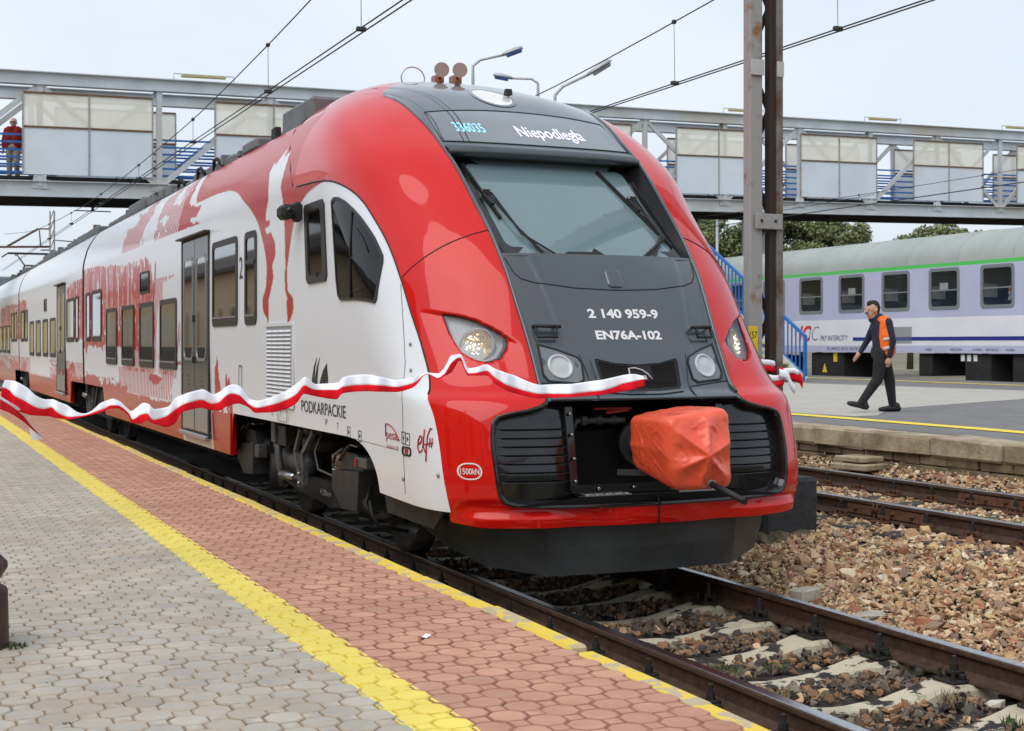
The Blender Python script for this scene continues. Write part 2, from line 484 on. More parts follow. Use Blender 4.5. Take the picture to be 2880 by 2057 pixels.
# ballast bed: one continuous sheet under the stones
xs = np.concatenate([np.linspace(2.7, 10.3, 60)]); ys = np.concatenate([np.linspace(1.5, 16, 60), np.linspace(17, 140, 40)])
XX, YY = np.meshgrid(xs, ys)
ZZ = gz(XX, YY) - .03 + .02*(fbm(XX*3, YY*3, 5)-.5)
bed = put('ballast_bed', fast_mesh('ballast_bed', np.stack([XX, YY, ZZ], -1).reshape(-1, 3), grid_faces(*XX.shape), MATS['ballast_dark'], True), kind='structure')

# ---- ballast stones
def hull_shape(seed, n=11):
    r = random.Random(seed); bm = bmesh.new()
    for _ in range(n):
        v = Vector((r.gauss(0,1), r.gauss(0,1), r.gauss(0,1))).normalized()*r.uniform(.8, 1.1)
        bm.verts.new((v.x, v.y*r.uniform(.75,1), v.z*.72))
    res = bmesh.ops.convex_hull(bm, input=bm.verts)
    bmesh.ops.delete(bm, geom=[v for v in bm.verts if not v.link_faces], context='VERTS')
    bm.verts.index_update(); bm.verts.ensure_lookup_table()
    bmesh.ops.triangulate(bm, faces=bm.faces)
    V = np.array([v.co[:] for v in bm.verts]); F = np.array([[v.index for v in f.verts] for f in bm.faces]); bm.free()
    return V, F
SHAPES = [hull_shape(100+i) for i in range(14)]
desat = lambda P, k: P*(1-k)+P.mean(1, keepdims=True)*k
PAL_L = np.array([1.0,.94,.82])*1.22*desat(np.array([lin(*c) for c in [(198,172,134),(184,152,116),(170,132,98),(190,158,128),(158,126,100),(206,188,158),(150,112,86),(176,146,120),(140,120,104),(196,166,120),(162,106,80),(214,200,178)]]), .16)
PAL_D = 1.25*np.array([lin(*c) for c in [(110,88,68),(92,74,58),(128,98,72),(78,70,64),(104,92,82),(140,104,74),(66,60,56),(120,108,92)]])
def stones(P, size, pal, seed):
    """P (n,3) centres, size (n,), palette -> V, F, C"""
    r = np.random.default_rng(seed); n = len(P)
    Vs, Fs, Cs, o = [], [], [], 0
    which = r.integers(0, len(SHAPES), n)
    for k, (V, F) in enumerate(SHAPES):
        idx = np.nonzero(which == k)[0]; m = len(idx)
        if not m: continue
        q = r.normal(size=(m, 4)) * np.array([1, .35, .35, 1]); q /= np.linalg.norm(q, axis=1, keepdims=True)
        w, x, y, z = q.T
        Rm = np.stack([1-2*(y*y+z*z), 2*(x*y-z*w), 2*(x*z+y*w), 2*(x*y+z*w), 1-2*(x*x+z*z), 2*(y*z-x*w), 2*(x*z-y*w), 2*(y*z+x*w), 1-2*(x*x+y*y)], -1).reshape(m, 3, 3)
        sc = size[idx][:, None]*r.uniform(.7, 1.25, (m, 3))*np.array([1.12, 1, .82])
        W_ = np.einsum('mij,mvj->mvi', Rm, V[None]*sc[:, None, :]) + P[idx][:, None, :]
        c = pal[r.integers(0, len(pal), m)]*r.uniform(.78, 1.15, (m, 1))
        Vs.append(W_.reshape(-1, 3)); Cs.append(np.repeat(c, len(V), 0))
        Fs.append((F[None] + (np.arange(m)*len(V))[:, None, None] + o).reshape(-1, 3)); o += m*len(V)
    return np.concatenate(Vs), np.concatenate(Fs), np.concatenate(Cs)
def scatter(x0, x1, y0, y1, dens, smin, smax, pal, seed, lift=0.0, keep=None):
    r = np.random.default_rng(seed); n = int((x1-x0)*(y1-y0)*dens)
    x, y = r.uniform(x0, x1, n), r.uniform(y0, y1, n)
    if keep is not None:
        k = keep(x, y); x, y = x[k], y[k]; n = len(x)
    s = smin + (smax-smin)*r.random(n)**2.2
    z = gz(x, y) + lift + s*r.uniform(-.1, .45, n) + .025*(fbm(x*2.5, y*2.5, 9)-.5)
    return stones(np.stack([x, y, z], -1), s, pal, seed+1)
def off_rails2(x, y): return (np.abs(x-7.85) > .085) & (np.abs(x-9.35) > .085)
sets = [scatter(5.33, 7.7, 4.5, 11.5, 1150, .016, .043, PAL_L, 21),
        scatter(5.33, 7.7, 4.5, 11.5, 26, .05, .075, PAL_L, 31),
        scatter(5.33, 7.7, 11.5, 22, 420, .022, .045, PAL_L, 41),
        scatter(7.7, 10.3, 6.5, 14, 720, .018, .043, PAL_L, 51, keep=off_rails2),
        scatter(7.7, 10.3, 14, 30, 260, .025, .05, PAL_L, 61, keep=off_rails2)]
o = 0; VV, FF, CC = [], [], []
for V, F, C_ in sets:
    VV.append(V); FF.append(F+o); CC.append(C_); o += len(V)
put('ballast_stones', fast_mesh('ballast_stones', np.concatenate(VV), np.concatenate(FF), MATS['stone'], False, np.concatenate(CC)), kind='stuff')
bpy.data.objects['ballast_stones']['label'] = 'tan and brown crushed ballast stones between the tracks'
bpy.data.objects['ballast_stones']['category'] = 'gravel'

# ---- rails
RAIL = [(-.036,0),(-.034,.008),(-.036,-.030),(-.030,-.040),(-.009,-.050),(-.0085,-.118),(-.018,-.138),(-.070,-.148),(-.072,-.160)]
RP = [(-.026,-.001),(.026,-.001),(.034,-.006),(.036,-.014),(.036,-.032),(.030,-.040),(.010,-.050),(.009,-.116),(.020,-.134),(.070,-.147),(.072,-.160)]
RP = RP + [(-x, z) for x, z in RP[::-1][:-2]] + []
def rail(mb, x, z, y0, y1, step=1.2):
    prof = [(-.026,-.001),(.026,-.001),(.033,-.005),(.036,-.014),(.036,-.032),(.030,-.040),(.011,-.050),(.009,-.116),(.020,-.134),(.070,-.147),(.072,-.160),
            (-.072,-.160),(-.070,-.147),(-.020,-.134),(-.009,-.116),(-.011,-.050),(-.030,-.040),(-.036,-.032),(-.036,-.014),(-.033,-.005)]
    n = len(prof); V = []
    for y in (y0, y1): V += [(x+u, y, z+w) for u, w in prof]
    for i in range(n):
        j = (i+1) % n
        mi = 1 if i in (0, 1, n-1) else (2 if i in (2, n-2) else 0)
        mb.add([V[i], V[j], V[n+j], V[n+i]], [(0,1,2,3)], mi)
    mb.add(V[:n], [tuple(range(n))]); mb.add(V[n:], [tuple(range(n))])
RM = [MATS['rail_rust'], MATS['rail_head'], MATS['rail_shoulder']]
def nut(mb, x, y, z, s=1.0):
    mb.lathe([(.017*s, 0), (.017*s, .02*s)], (x, y, z), n=6, smooth=False)
    mb.lathe([(.0105*s, .02*s), (.0105*s, .055*s), (.006*s, .058*s)], (x, y, z), n=8, smooth=False)
fast_b = MB(); fast_b.box((0,0,-.152), (.36,.16,.018), .004)            # ribbed base plate under the rail
for sx in (-1, 1):
    fast_b.box((sx*.088,0,-.128), (.03,.14,.03), .005)
    fast_b.box((sx*.093,0,-.112), (.075,.075,.022), .005)
    nut(fast_b, sx*.15, .05, -.143, .9); nut(fast_b, sx*.15, -.05, -.143, .9)
fast_bolt = MB()
fast_bolt.lathe([(.024,-.104),(.024,-.094),(.022,-.094),(.022,-.064),(.013,-.064),(.013,-.028),(.009,-.024)], (0,0,0), n=8, smooth=False)
def sleeper_concrete():
    mb = MB(); rows = []
    for x in np.linspace(-1.28, 1.28, 33):
        a = abs(x); zt = -.163 - .075*(1-min(1, (a/.50))**2)*(a < .5) - .012*max(0, (a-.95)/.3)
        hw = .105+.02*(a > .5) - .012*(a < .5)
        rows.append([(x, -hw-.04, -.40), (x, -hw, zt-.02), (x, -hw+.02, zt), (x, hw-.02, zt), (x, hw, zt-.02), (x, hw+.04, -.40)])
    P = np.array(rows); P[:, 1:5, 2] += .006*(rng.random((33, 4))-.5)
    mb.grid(P, smooth=False); mb.add(P[0], [tuple(range(6))]); mb.add(P[-1], [tuple(range(6))])
    return mb
def make_track(name, x0, z0, label, ys, wood, y0=-4, y1=120, rails=None):
    t = thing(name, (x0, 5.0, z0-.2), label, 'railway track')
    rx = rails or (x0-.7525, x0+.7525)
    for x in rx:
        mb = MB(); rail(mb, x, z0, y0, y1); mb.build('rail', RM, t)
    if wood:
        sl = MB(); sl.box((0,0,-.245), (2.6,.25,.16), .012); sl = sl.build('sleeper', MATS['sleeper_wood'], None)
    else:
        sl = sleeper_concrete().build('sleeper', MATS['sleeper_concrete'], None)
    fb = fast_b.build('fastening', MATS['iron_rust'] if wood else MATS['iron_dark'], None)
    bo = fast_bolt.build('bolt', MATS['iron_dark'], None)
    sm, fm, bm_ = sl.data, fb.data, bo.data
    for o_ in (sl, fb, bo): bpy.data.objects.remove(o_)
    Ti = Matrix.Translation(-t.location)
    for k, y in enumerate(ys):
        s = put('sleeper', sm, None, (x0, y, z0)); s.parent = t; s.matrix_parent_inverse = Ti
        s.rotation_euler = (0, 0, random.uniform(-.012, .012)); s.scale = (random.choice((-1, 1)), random.choice((-1, 1)), 1)
        for x in rx:
            q = put('fastening', fm, None, (x, y+random.uniform(-.01, .01), z0)); q.parent = t; q.matrix_parent_inverse = Ti
            for sx in (-.098, .098): put('bolt', bm_, q, (sx, 0, 0))
    return t
tr1 = make_track('railway_track', TX, 0.0, 'rusty rails on pale concrete sleepers under and in front of the red train', [3.3+.6*k for k in range(26)], False, 1.5, 150)
tr2 = make_track('railway_track', T2, T2Z, 'rails on dark wooden sleepers between the gravel strip and far platform wall', [6.2+.55*k for k in range(40)], True, 2, 160, (7.85, 9.35))
# crib stones between the concrete sleepers: placed clear of the sleepers
def crib_keep(x, y):
    d = np.abs(((y-3.3+.3) % .6)-.3)
    edge = .085+.06*fbm(x*3.1, y*3.1, 33)
    return ((d > edge) | (np.abs(x-TX) > 1.3)) & (np.abs(np.abs(x-TX)-.7525) > .08)
c1 = scatter(2.8, 5.45, 3.2, 11.5, 620, .016, .042, PAL_D, 71, keep=crib_keep)
c2 = scatter(3.8, 5.45, 3.2, 8.5, 60, .03, .055, np.concatenate([PAL_D, PAL_L[:5]]), 81, keep=crib_keep)
V = np.concatenate([c1[0], c2[0]]); F = np.concatenate([c1[1], c2[1]+len(c1[0])])
ob = put('crib_stones', fast_mesh('crib_stones', V, F, MATS['stone'], False, np.concatenate([c1[2], c2[2]])), kind='stuff')
ob['label'] = 'dark oily brown ballast stones between the concrete sleepers'; ob['category'] = 'gravel'
# fishplate joints on the second track
for (x, s, y0, y1) in ((7.85, -1, 9.05, 10.05), (9.35, -1, 9.3, 10.3)):
    mb = MB(); mb.prism([(0,-.045),(.020,-.050),(.026,-.095),(.034,-.128),(0,-.120)], lambda u, v, w: (x+s*(.011+u), y0+w, T2Z+v), y1-y0)
    jp = mb.build('fishplate', MATS['iron_rust'], tr2)
    for k in range(4):
        y = y0+.13+k*(y1-y0-.26)/3
        mb = MB(); mb.lathe([(.02, 0), (.02, .03), (.012, .03), (.012, .05)], (0,0,0), 'X', 6, smooth=False)
        for i, p in enumerate(mb.v): mb.v[i] = (x+s*(.03+p[0]), y+p[1], T2Z-.083+p[2])
        mb.build('bolt', MATS['iron_rust'], jp)
mb = MB()
for k in range(2):
    mb.tube([(7.85-.05+.0*k, 9.62+.05*k, T2Z-.02), (7.78, 9.60+.05*k, T2Z-.07), (7.80, 9.64+.05*k, T2Z-.12), (7.84, 9.62+.05*k, T2Z-.10)], .008, 6)
mb.build('bond_cable', MATS['iron_rust'], tr2)

# ---- near platform with block paving
pf = MB(); pf.add([(-40,-20,PZ-.012),(2.68,-20,PZ-.012),(2.68,220,PZ-.012),(-40,220,PZ-.012),(2.68,-20,-.5),(2.68,220,-.5)], [(0,1,2,3),(1,4,5,2)])
platform = pf.build('platform', MATS['joint_sand'], kind='structure')
CELL = .21
def paver_mesh():
    mb = MB(); g_, ch, top = .0030, .0045, 0.0
    def block(poly):
        n = len(poly); c = (sum(p[0] for p in poly)/n, sum(p[1] for p in poly)/n)
        def ins(d): return [(p[0]-d*(1 if p[0] > c[0] else -1)*(abs(p[0]-c[0]) > .001), p[1]-d*(1 if p[1] > c[1] else -1)) for p in poly]
        A, B = ins(g_), ins(g_+ch)
        V = [(u, v, -.035) for u, v in A]+[(u, v, -ch) for u, v in A]+[(u, v, 0) for u, v in B]
        mb.add(V, [(q*n+i, q*n+(i+1) % n, (q+1)*n+(i+1) % n, (q+1)*n+i) for q in range(2) for i in range(n)], 1); mb.add(V[2*n:], [tuple(range(n))], 0)
    a, b_ = CELL/3, CELL/6
    block([(a,-b_),(a,b_),(b_,a),(-b_,a),(-a,b_),(-a,-b_),(-b_,-a),(b_,-a)])
    block([(b_,a),(b_,a+2*b_),(-b_,a+2*b_),(-b_,a)])
    return mb
pv = paver_mesh(); pv_V = np.array(pv.v); pv_F = pv.f
def lay_paving(name, mat, x0, ncol, ymax, label_far, xmin_fn, joint=None, nsingle=300):
    spots = []
    for i in range(ncol):
        for j in range(int(ymax/CELL)):
            for k in range(2):
                x = x0+(i+.25+.5*k)*CELL; y = 3.3+(j+.25+.5*k)*CELL
                if x > xmin_fn(y) and not (x < .75 and (x-.33)**2+(y-6.5)**2 < .2**2): spots.append((x, y))
    spots.sort(key=lambda p: abs(p[1]-4.6)*1.0 + (0 if p[1] > 4.3 else 3) + max(0, .0667*p[1]-p[0])*20)
    sheet = MB(); ym = 3.3; sheet.add([(x0,ym,PZ-.007),(x0+ncol*CELL,ym,PZ-.007),(x0+ncol*CELL,200,PZ-.007),(x0,200,PZ-.007)], [(0,1,2,3)])
    st = sheet.build(name, joint or MATS['joint_sand'], kind='structure')
    me = None
    for (x, y) in spots[:nsingle]:
        if me is None:
            o_ = pv.build('paver', [mat, joint or MATS['joint_edge']], st, (x, y, PZ)); me = o_.data
        else: o_ = put('paver', me, st, (x, y, PZ))
        o_.location.z = PZ+random.uniform(-.002, .002); o_.rotation_euler = (random.uniform(-.008,.008), random.uniform(-.008,.008), random.uniform(-.006,.006))
    rest = spots[nsingle:]
    if rest:
        n = len(pv_V); P = np.array(rest)
        V = np.zeros((len(rest), n, 3)); V[:] = pv_V; V[:,:,0] += P[:,0:1]; V[:,:,1] += P[:,1:2]; V[:,:,2] += PZ+rng.uniform(-.002,.002,(len(rest),1))
        me2 = bpy.data.meshes.new('paver_field')
        F = [tuple(i+k*n for i in f) for k in range(len(rest)) for f in pv_F]
        me2.from_pydata(V.reshape(-1,3).tolist(), [], F); me2.materials.append(mat); me2.materials.append(joint or MATS['joint_edge']); me2.polygons.foreach_set('material_index', np.tile(pv.m, len(rest)).astype(np.int32)); me2.update()
        put('paver_field', me2, st, kind='stuff', label=label_far)
    # beyond the built blocks the sheet itself carries the colour
    far = MB(); yf = 3.3+int(ymax/CELL)*CELL
    far.add([(x0,yf,PZ-.001),(x0+ncol*CELL,yf,PZ-.001),(x0+ncol*CELL,200,PZ-.001),(x0,200,PZ-.001)], [(0,1,2,3)])
    far.build('far_paving', mat, st, kind='stuff')
    return st
block_tint(MATS['paver_grey'], 1.642-14*CELL+.25*CELL, 3.3+.25*CELL, .12); block_tint(MATS['paver_red'], 1.852+.25*CELL, 3.3+.25*CELL, .11); block_tint(MATS['paver_yellow'], 1.642+.25*CELL, 3.3+.25*CELL, .04)
for m_ in ('paver_grey', 'paver_red'): paint_stripe(MATS[m_], 1.642, 1.855, lin(245,224,108))
paint_stripe(MATS['paver_yellow'], 1.855, 1.90, lin(192,134,112)); paint_stripe(MATS['paver_yellow'], 1.60, 1.642, lin(180,172,154))
lay_paving('red_paving', MATS['paver_red'], 1.852, 4, 27, 'red octagonal paving blocks further along the platform edge', lambda y: .0667*y-1.2, MATS['joint_red'])
lay_paving('yellow_line', MATS['paver_yellow'], 1.642, 1, 27, 'yellow painted paving blocks further along the platform', lambda y: .0667*y-1.2, MATS['joint_yellow'])
lay_paving('grey_paving', MATS['paver_grey'], 1.642-14*CELL, 14, 25, 'grey octagonal paving blocks further along the platform', lambda y: .0667*y-1.1)
# kerb stones along the edge
rk = random.Random(4)
y = 2.4
kb = MB(); kb.box((0,0,-.12), (.105,.985,.24), .012); kme = kb.build('kerb_stone', MATS['kerb_paint'], None); km = kme.data; bpy.data.objects.remove(kme)
while y < 70:
    o_ = put('kerb_stone', km, platform, (2.742+rk.uniform(-.006,.006)+(.02 if 4.3 < y < 5.2 else 0), y+.5, PZ+.006+rk.uniform(-.004,.004)-(.02 if y < 4.5 else 0)))
    o_.rotation_euler = (rk.uniform(-.006,.006), rk.uniform(-.02,.02), rk.uniform(-.006,.006)); y += 1.0
w = MB(); w.add([(2.72,1,.07),(2.72,150,.07),(2.72,150,-.5),(2.72,1,-.5)], [(0,1,2,3)]); w.build('platform_wall', MATS['kerb_side'], platform)

# ---- far platform: asphalt, pale patch, yellow lines, broken stone edge
p2 = MB()
p2.add([(10.7,2,p2z(10.7)),(23.9,2,p2z(23.9)),(23.9,240,p2z(23.9)),(10.7,240,p2z(10.7)),(23.9,2,.1),(23.9,240,.1),(10.7,2,.1),(10.7,240,.1)], [(0,1,2,3),(1,4,5,2),(0,3,7,6)])
plat2 = p2.build('platform_opposite', MATS['asphalt'], kind='structure')
def flat(name, pts, mat, lift, parent):
    mb = MB(); mb.add([(x, y, p2z(x)+lift) for x, y in pts], [tuple(range(len(pts)))]); return mb.build(name, mat, parent)
flat('pale_patch', [(19.6,27.5),(20.4,20.0),(17.6,17.9),(13.7,16.6),(12.4,15.3),(12.0,15.26),(11.9,16.2),(12.1,24.0),(13,30),(17,33)], MATS['asphalt_pale'], .004, plat2)
r_ = random.Random(8)
for x0, wd, nm in ((11.45, .30, 'line'), (22.2, .3, 'line')):
    pts = [(x0+r_.uniform(-.012,.012)+.05*math.sin(y*.5), y) for y in np.linspace(3, 90, 120)]
    mb = MB(); P = np.array([[(x, y, p2z(x)+.008), (x+wd, y, p2z(x)+.008)] for x, y in pts]); mb.grid(P, smooth=False)
    mb.build('yellow_edge_line', MATS['line_yellow'], plat2)
y = 3.0
while y < 40:                                   # top course, then two lower courses of stones
    L = r_.uniform(.9, 1.25)
    mb = MB(); mb.box((10.46+r_.uniform(-.02,.02), y+L/2, p2z(10.5)-.10), (.52, L-.012, .21), .022); mb.v = [(vx+r_.uniform(-.02,.02), vy, vz+r_.uniform(-.016,.008)) for vx, vy, vz in mb.v]; mb.build('coping_stone', MATS['edge_concrete'], plat2); y += L
for row, (zc, hh, dx) in enumerate(((.405, .19, .02), (.21, .19, .0))):
    y = 3.0+row*.2
    while y < 36:
        L = r_.uniform(.38, .6) if row == 0 else r_.uniform(.5, .8)
        mb = MB(); mb.box((10.47+dx+r_.uniform(-.012,.012), y+L/2, zc), (.5, L-.014, hh-.008), .014); mb.v = [(vx+r_.uniform(-.014,.014), vy+r_.uniform(-.006,.006), vz+r_.uniform(-.006,.006)) for vx, vy, vz in mb.v]; mb.build('wall_stone', MATS['wall_stone'], plat2); y += L
# a little rubble and two slabs against the wall
mb = MB(); mb.box((9.92,12.55,.25), (.42,.5,.07), .012, .25); mb.box((9.96,12.6,.33), (.36,.42,.06), .012, .1)
tag(mb.build('stone_slab', MATS['edge_concrete']), 'two flat stone slabs stacked against the far platform wall', 'slab')
# third track, under the standing coach
tr3 = make_track('railway_track', T3, T3Z, 'track at the far platform edge under the standing lilac coach', [12+.62*k for k in range(45)], True, 2, 160)
bd = MB(); bd.add([(23.9,2,T3Z-.23),(40,2,T3Z-.23),(40,160,T3Z-.23),(23.9,160,T3Z-.23)], [(0,1,2,3)]); bd.build('ballast_bed', MATS['soil'], kind='structure')
# fourth track beyond the coach, seen below its floor
tr4 = make_track('railway_track', 31.5, T3Z, 'rails seen beneath the coach beyond its wheels', [14+.8*k for k in range(40)], True, 2, 160)
# ---------------------------------------------------------------- the red and white train
RED = lin(214,34,26)
M('paint_red', (.66,.008,.005), .30, coat=.72, spec=.08)
M('paint_body', (1,1,1), .24, attr='Col', coat=.12, spec=.32)
M('mask_grey', (.056,.068,.078), .30, coat=1.0, spec=.4)
M('mask_black', (.008,.008,.009), .16, coat=.45, spec=.4)
M('flank_black', (.010,.010,.012), .22, spec=.18)
M('rubber', (.012,.012,.012), .6)
M('matt_black', (.012,.012,.013), .75)
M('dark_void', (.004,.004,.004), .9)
M('plow_grey', (.026,.030,.033), .42, vscale=2, bump=.03, bscale=40, col2=(.062,.070,.076), vlo=.36, vhi=.64)
M('glass_screen', (.155,.225,.240), .03, coat=.3, spec=.6, ior=1.5)
M('glass_display', (.060,.072,.085), .03, coat=1.0, spec=.9, ior=1.75)
M('glass_side', (.014,.014,.013), .03, coat=.8, spec=1.0, ior=1.75)
M('glass_cab', (.006,.006,.006), .04, spec=.22)
M('window_frame', (.022,.018,.016), .4)
M('lamp_glass', (.13,.155,.165), .12, coat=1.0, spec=.8)
M('lamp_body', (.20,.23,.25), .3, coat=.6)
M('lamp_chrome', (.75,.74,.70), .12, metal=1.0)
M('lamp_warm', (.50,.36,.20), .18, metal=.7, var=.6, vscale=90)
M('lamp_lit', (1,.85,.6), .3, emit=(1,.74,.42), estr=3.0)
M('lamp_pale', (.50,.53,.55), .25, coat=1.0)
M('white_print', (.80,.80,.80), .5)
M('black_print', (.02,.02,.02), .5)
M('red_print', (.42,.015,.015), .5)
M('cover_red', (.92,.115,.050), .34, coat=.35, bump=.10, bscale=30)
M('steel', (.42,.42,.42), .3, metal=1.0)
M('alu', (.52,.53,.55), .35, metal=.9)
M('door_grey', (.050,.053,.058), .28, coat=.4)
M('bogie_grey', (.030,.031,.034), .55, var=.35, vscale=9)
M('bogie_steel', (.11,.112,.118), .5, metal=.3, var=.3, vscale=9)
M('box_brown', (.050,.037,.030), .5, var=.25, vscale=10)
M('roof_grey', (.15,.16,.17), .6, var=.2, vscale=3)
M('gaiter', (.014,.015,.018), .7)
M('horn_pink', (.36,.24,.22), .5, metal=.3)
M('horn_gold', (.34,.21,.10), .5, metal=.5)
M('led_cyan', (.1,.4,.5), .5, emit=(.30,.72,.90), estr=.8)
M('led_lilac', (.5,.5,.7), .5, emit=(.66,.62,.98), estr=1.0)
train = thing('passenger_train', (TX, 7.7, 0), 'long red and white electric passenger train with dark grey raked nose', 'train')
XL, XR = TX-1.44, TX+1.44
S3 = lambda a, z, d=0.0: (TX+a, float(H(a, z))-d, z)          # point on the nose, d metres proud
def hull_grid(A, Z, off=None):
    Y = H(A, Z)
    if off is not None: Y = Y+off
    return np.stack([TX+A, Y, Z], -1)
a_mask = pchip([1.30, 1.38, 1.62, 1.9, 2.19, 2.4, 2.63, 2.9, 3.06, 3.2, 3.36, 3.5, 3.61], [.715, .712, .715, .733, .748, .757, .772, .787, .80, .806, .835, .855, .90])
SEAM = [(.50,7.98),(.579,7.978),(.885,8.042),(1.18,8.154),(1.30,8.26),(1.449,8.378),(1.64,8.53),(1.843,8.698),(2.067,8.873),(2.292,9.086),(2.497,9.336),(2.718,9.662),(2.808,9.896),(2.869,10.187),(2.90,10.63),(2.914,11.14)]
seam_y = pchip([p[0] for p in SEAM], [p[1] for p in SEAM])
seam_z = pchip([p[1] for p in SEAM[1:]], [p[0] for p in SEAM[1:]])

# ---- red side pillars: from the dark mask to the black seam, in two shells each
def resample(P, n):
    d = np.concatenate([[0], np.cumsum(np.linalg.norm(np.diff(P, axis=0), axis=1))]); t = np.linspace(0, d[-1], n)
    return np.stack([np.interp(t, d, P[:, k]) for k in range(3)], -1)
# inner edge (a, y, z) and outer edge (y, z), matched row by row
inn = [(float(a_mask(z)), None, z) for z in np.linspace(1.30, 3.61, 192)]
out_z = pchip([0, 45, 91, 130, 160, 180, 191], [1.30, 1.66, 2.067, 2.50, 2.78, 2.88, 2.905])(np.arange(192))
rows = []
for (a, _, z), zo in zip(inn, out_z): rows.append(((float(H(a, z)), z), (float(seam_y(zo)), zo)))
# then over the roof: mask top corner -> crown -> rear joint
top_edge = [(.90,3.61),(.84,3.665),(.72,3.745),(.56,3.82),(.38,3.87),(.2,3.90),(.02,3.912)]
for k, (a, z) in enumerate(top_edge[1:]):
    rows.append(((float(H(a, z)), z), (float(seam_y(2.905))+(11.0-float(seam_y(2.905)))*(k+1)/6*.75, 2.905+.006*(k+1)/6)))
for k in range(1, 7): rows.append(((11.31+.16*k, float(np.interp(11.31+.16*k, [11.3, 12.0, 12.3], [3.912, 3.962, 3.963]))), (10.95+.19*k/6+.0, 2.911+.003*k/6)))
EYE = [(1.150,1.815),(1.095,1.806),(1.035,1.790),(.985,1.768),(.93,1.735),(.88,1.700),(.835,1.660),(.838,1.62),(.855,1.585),(.90,1.530),(.965,1.508),(1.02,1.512),(1.065,1.535),(1.105,1.57),(1.125,1.63),(1.140,1.70)]
def eye_depth(a, z):
    """recess round the headlight below its brow line"""
    brow = np.interp(np.abs(a), [.74, .80, .90, 1.0, 1.1, 1.2, 1.27], [1.60, 1.645, 1.712, 1.775, 1.815, 1.838, 1.850])
    t = np.clip((brow-z)/.015, 0, 1)
    fall = np.clip(1-(brow-z)/.40, 0, 1)**1.3
    side = np.clip((np.abs(a)-.76)/.12, 0, 1)*np.clip((1.27-np.abs(a))/.12, 0, 1)
    ins = in_poly(np.abs(a), z, [(1.0+(u-1.0)*1.025, 1.66+(v-1.66)*1.025) for u, v in EYE])
    return np.where(ins, .12, .045*t*fall*side*(z > 1.3))
def pillar_rows():
    out = []
    for (p, q) in rows:
        t = np.linspace(0, 1, 90)**2
        y = p[0]+(q[0]-p[0])*t; z = p[1]+(q[1]-p[1])*t
        a = W(y, z)
        P = resample(np.stack([a, y, z], -1), 90)
        P[:, 1] += eye_depth(P[:, 0], P[:, 2])
        out.append(P)
    return np.array(out)
PR = pillar_rows()
for s in (-1, 1):
    Q = PR.copy(); Q[..., 0] = TX+s*Q[..., 0]
    # upper and lower shell meet at a hairline joint that sweeps from the seam to the mask
    nr, nc = Q.shape[:2]
    lo, hi = MB(), MB()
    lo.grid(Q[:92], flip=(s < 0)); hi.grid(Q[91:], flip=(s < 0))
    lo.build('nose_shell', MATS['paint_red'], train); hi.build('cab_shell', MATS['paint_red'], train)
    mb = MB(); mb.tube([tuple(p+np.array([0, -.001, 0])) for p in Q[91, ::3]], .0045, 5); mb.build('shell_joint', MATS['rubber'], train)
    mb = MB(); mb.tube([tuple(p) for p in Q[:, -1][::4]], .007, 5); mb.build('seam_strip', MATS['rubber'], train)
    mb = MB(); mb.tube([tuple(p+np.array([0, -.004, 0])) for p in Q[:192, 0][::5]], .014, 6); mb.build('mask_edge', MATS['mask_grey'], train)
# ---- red bumper surround
half = [((.715,1.30),(8.26,1.30)),((.73,1.262),(8.235,1.27)),((.775,1.238),(8.21,1.235)),((.86,1.215),(8.17,1.19)),((.97,1.196),(8.125,1.12)),((1.045,1.175),(8.095,1.05)),((1.075,1.14),(8.07,.98)),
        ((1.09,1.07),(8.052,.92)),((1.095,.97),(8.035,.85)),((1.09,.86),(8.015,.76)),((1.08,.74),(7.99,.65)),((1.065,.675),(7.98,.58)),((1.035,.635),(7.98,.51)),((.98,.618),(None,1.16,.487)),((.85,.606),(None,.93,.482)),
        ((.6,.600),(None,.62,.480)),((.3,.596),(None,.31,.479)),((.0,.594),(None,0,.479))]
ho = [(p, (float(W(q[0], q[1])), q[1]) if q[0] is not None else q[1:]) for p, q in half]
hi_ = np.array([p for p, _ in ho]); hq = np.array([q for _, q in ho])
tt = np.linspace(0, len(ho)-1, 80); hi_ = np.stack([np.interp(tt, range(len(ho)), hi_[:, k]) for k in (0,1)], -1); hq = np.stack([np.interp(tt, range(len(ho)), hq[:, k]) for k in (0,1)], -1)
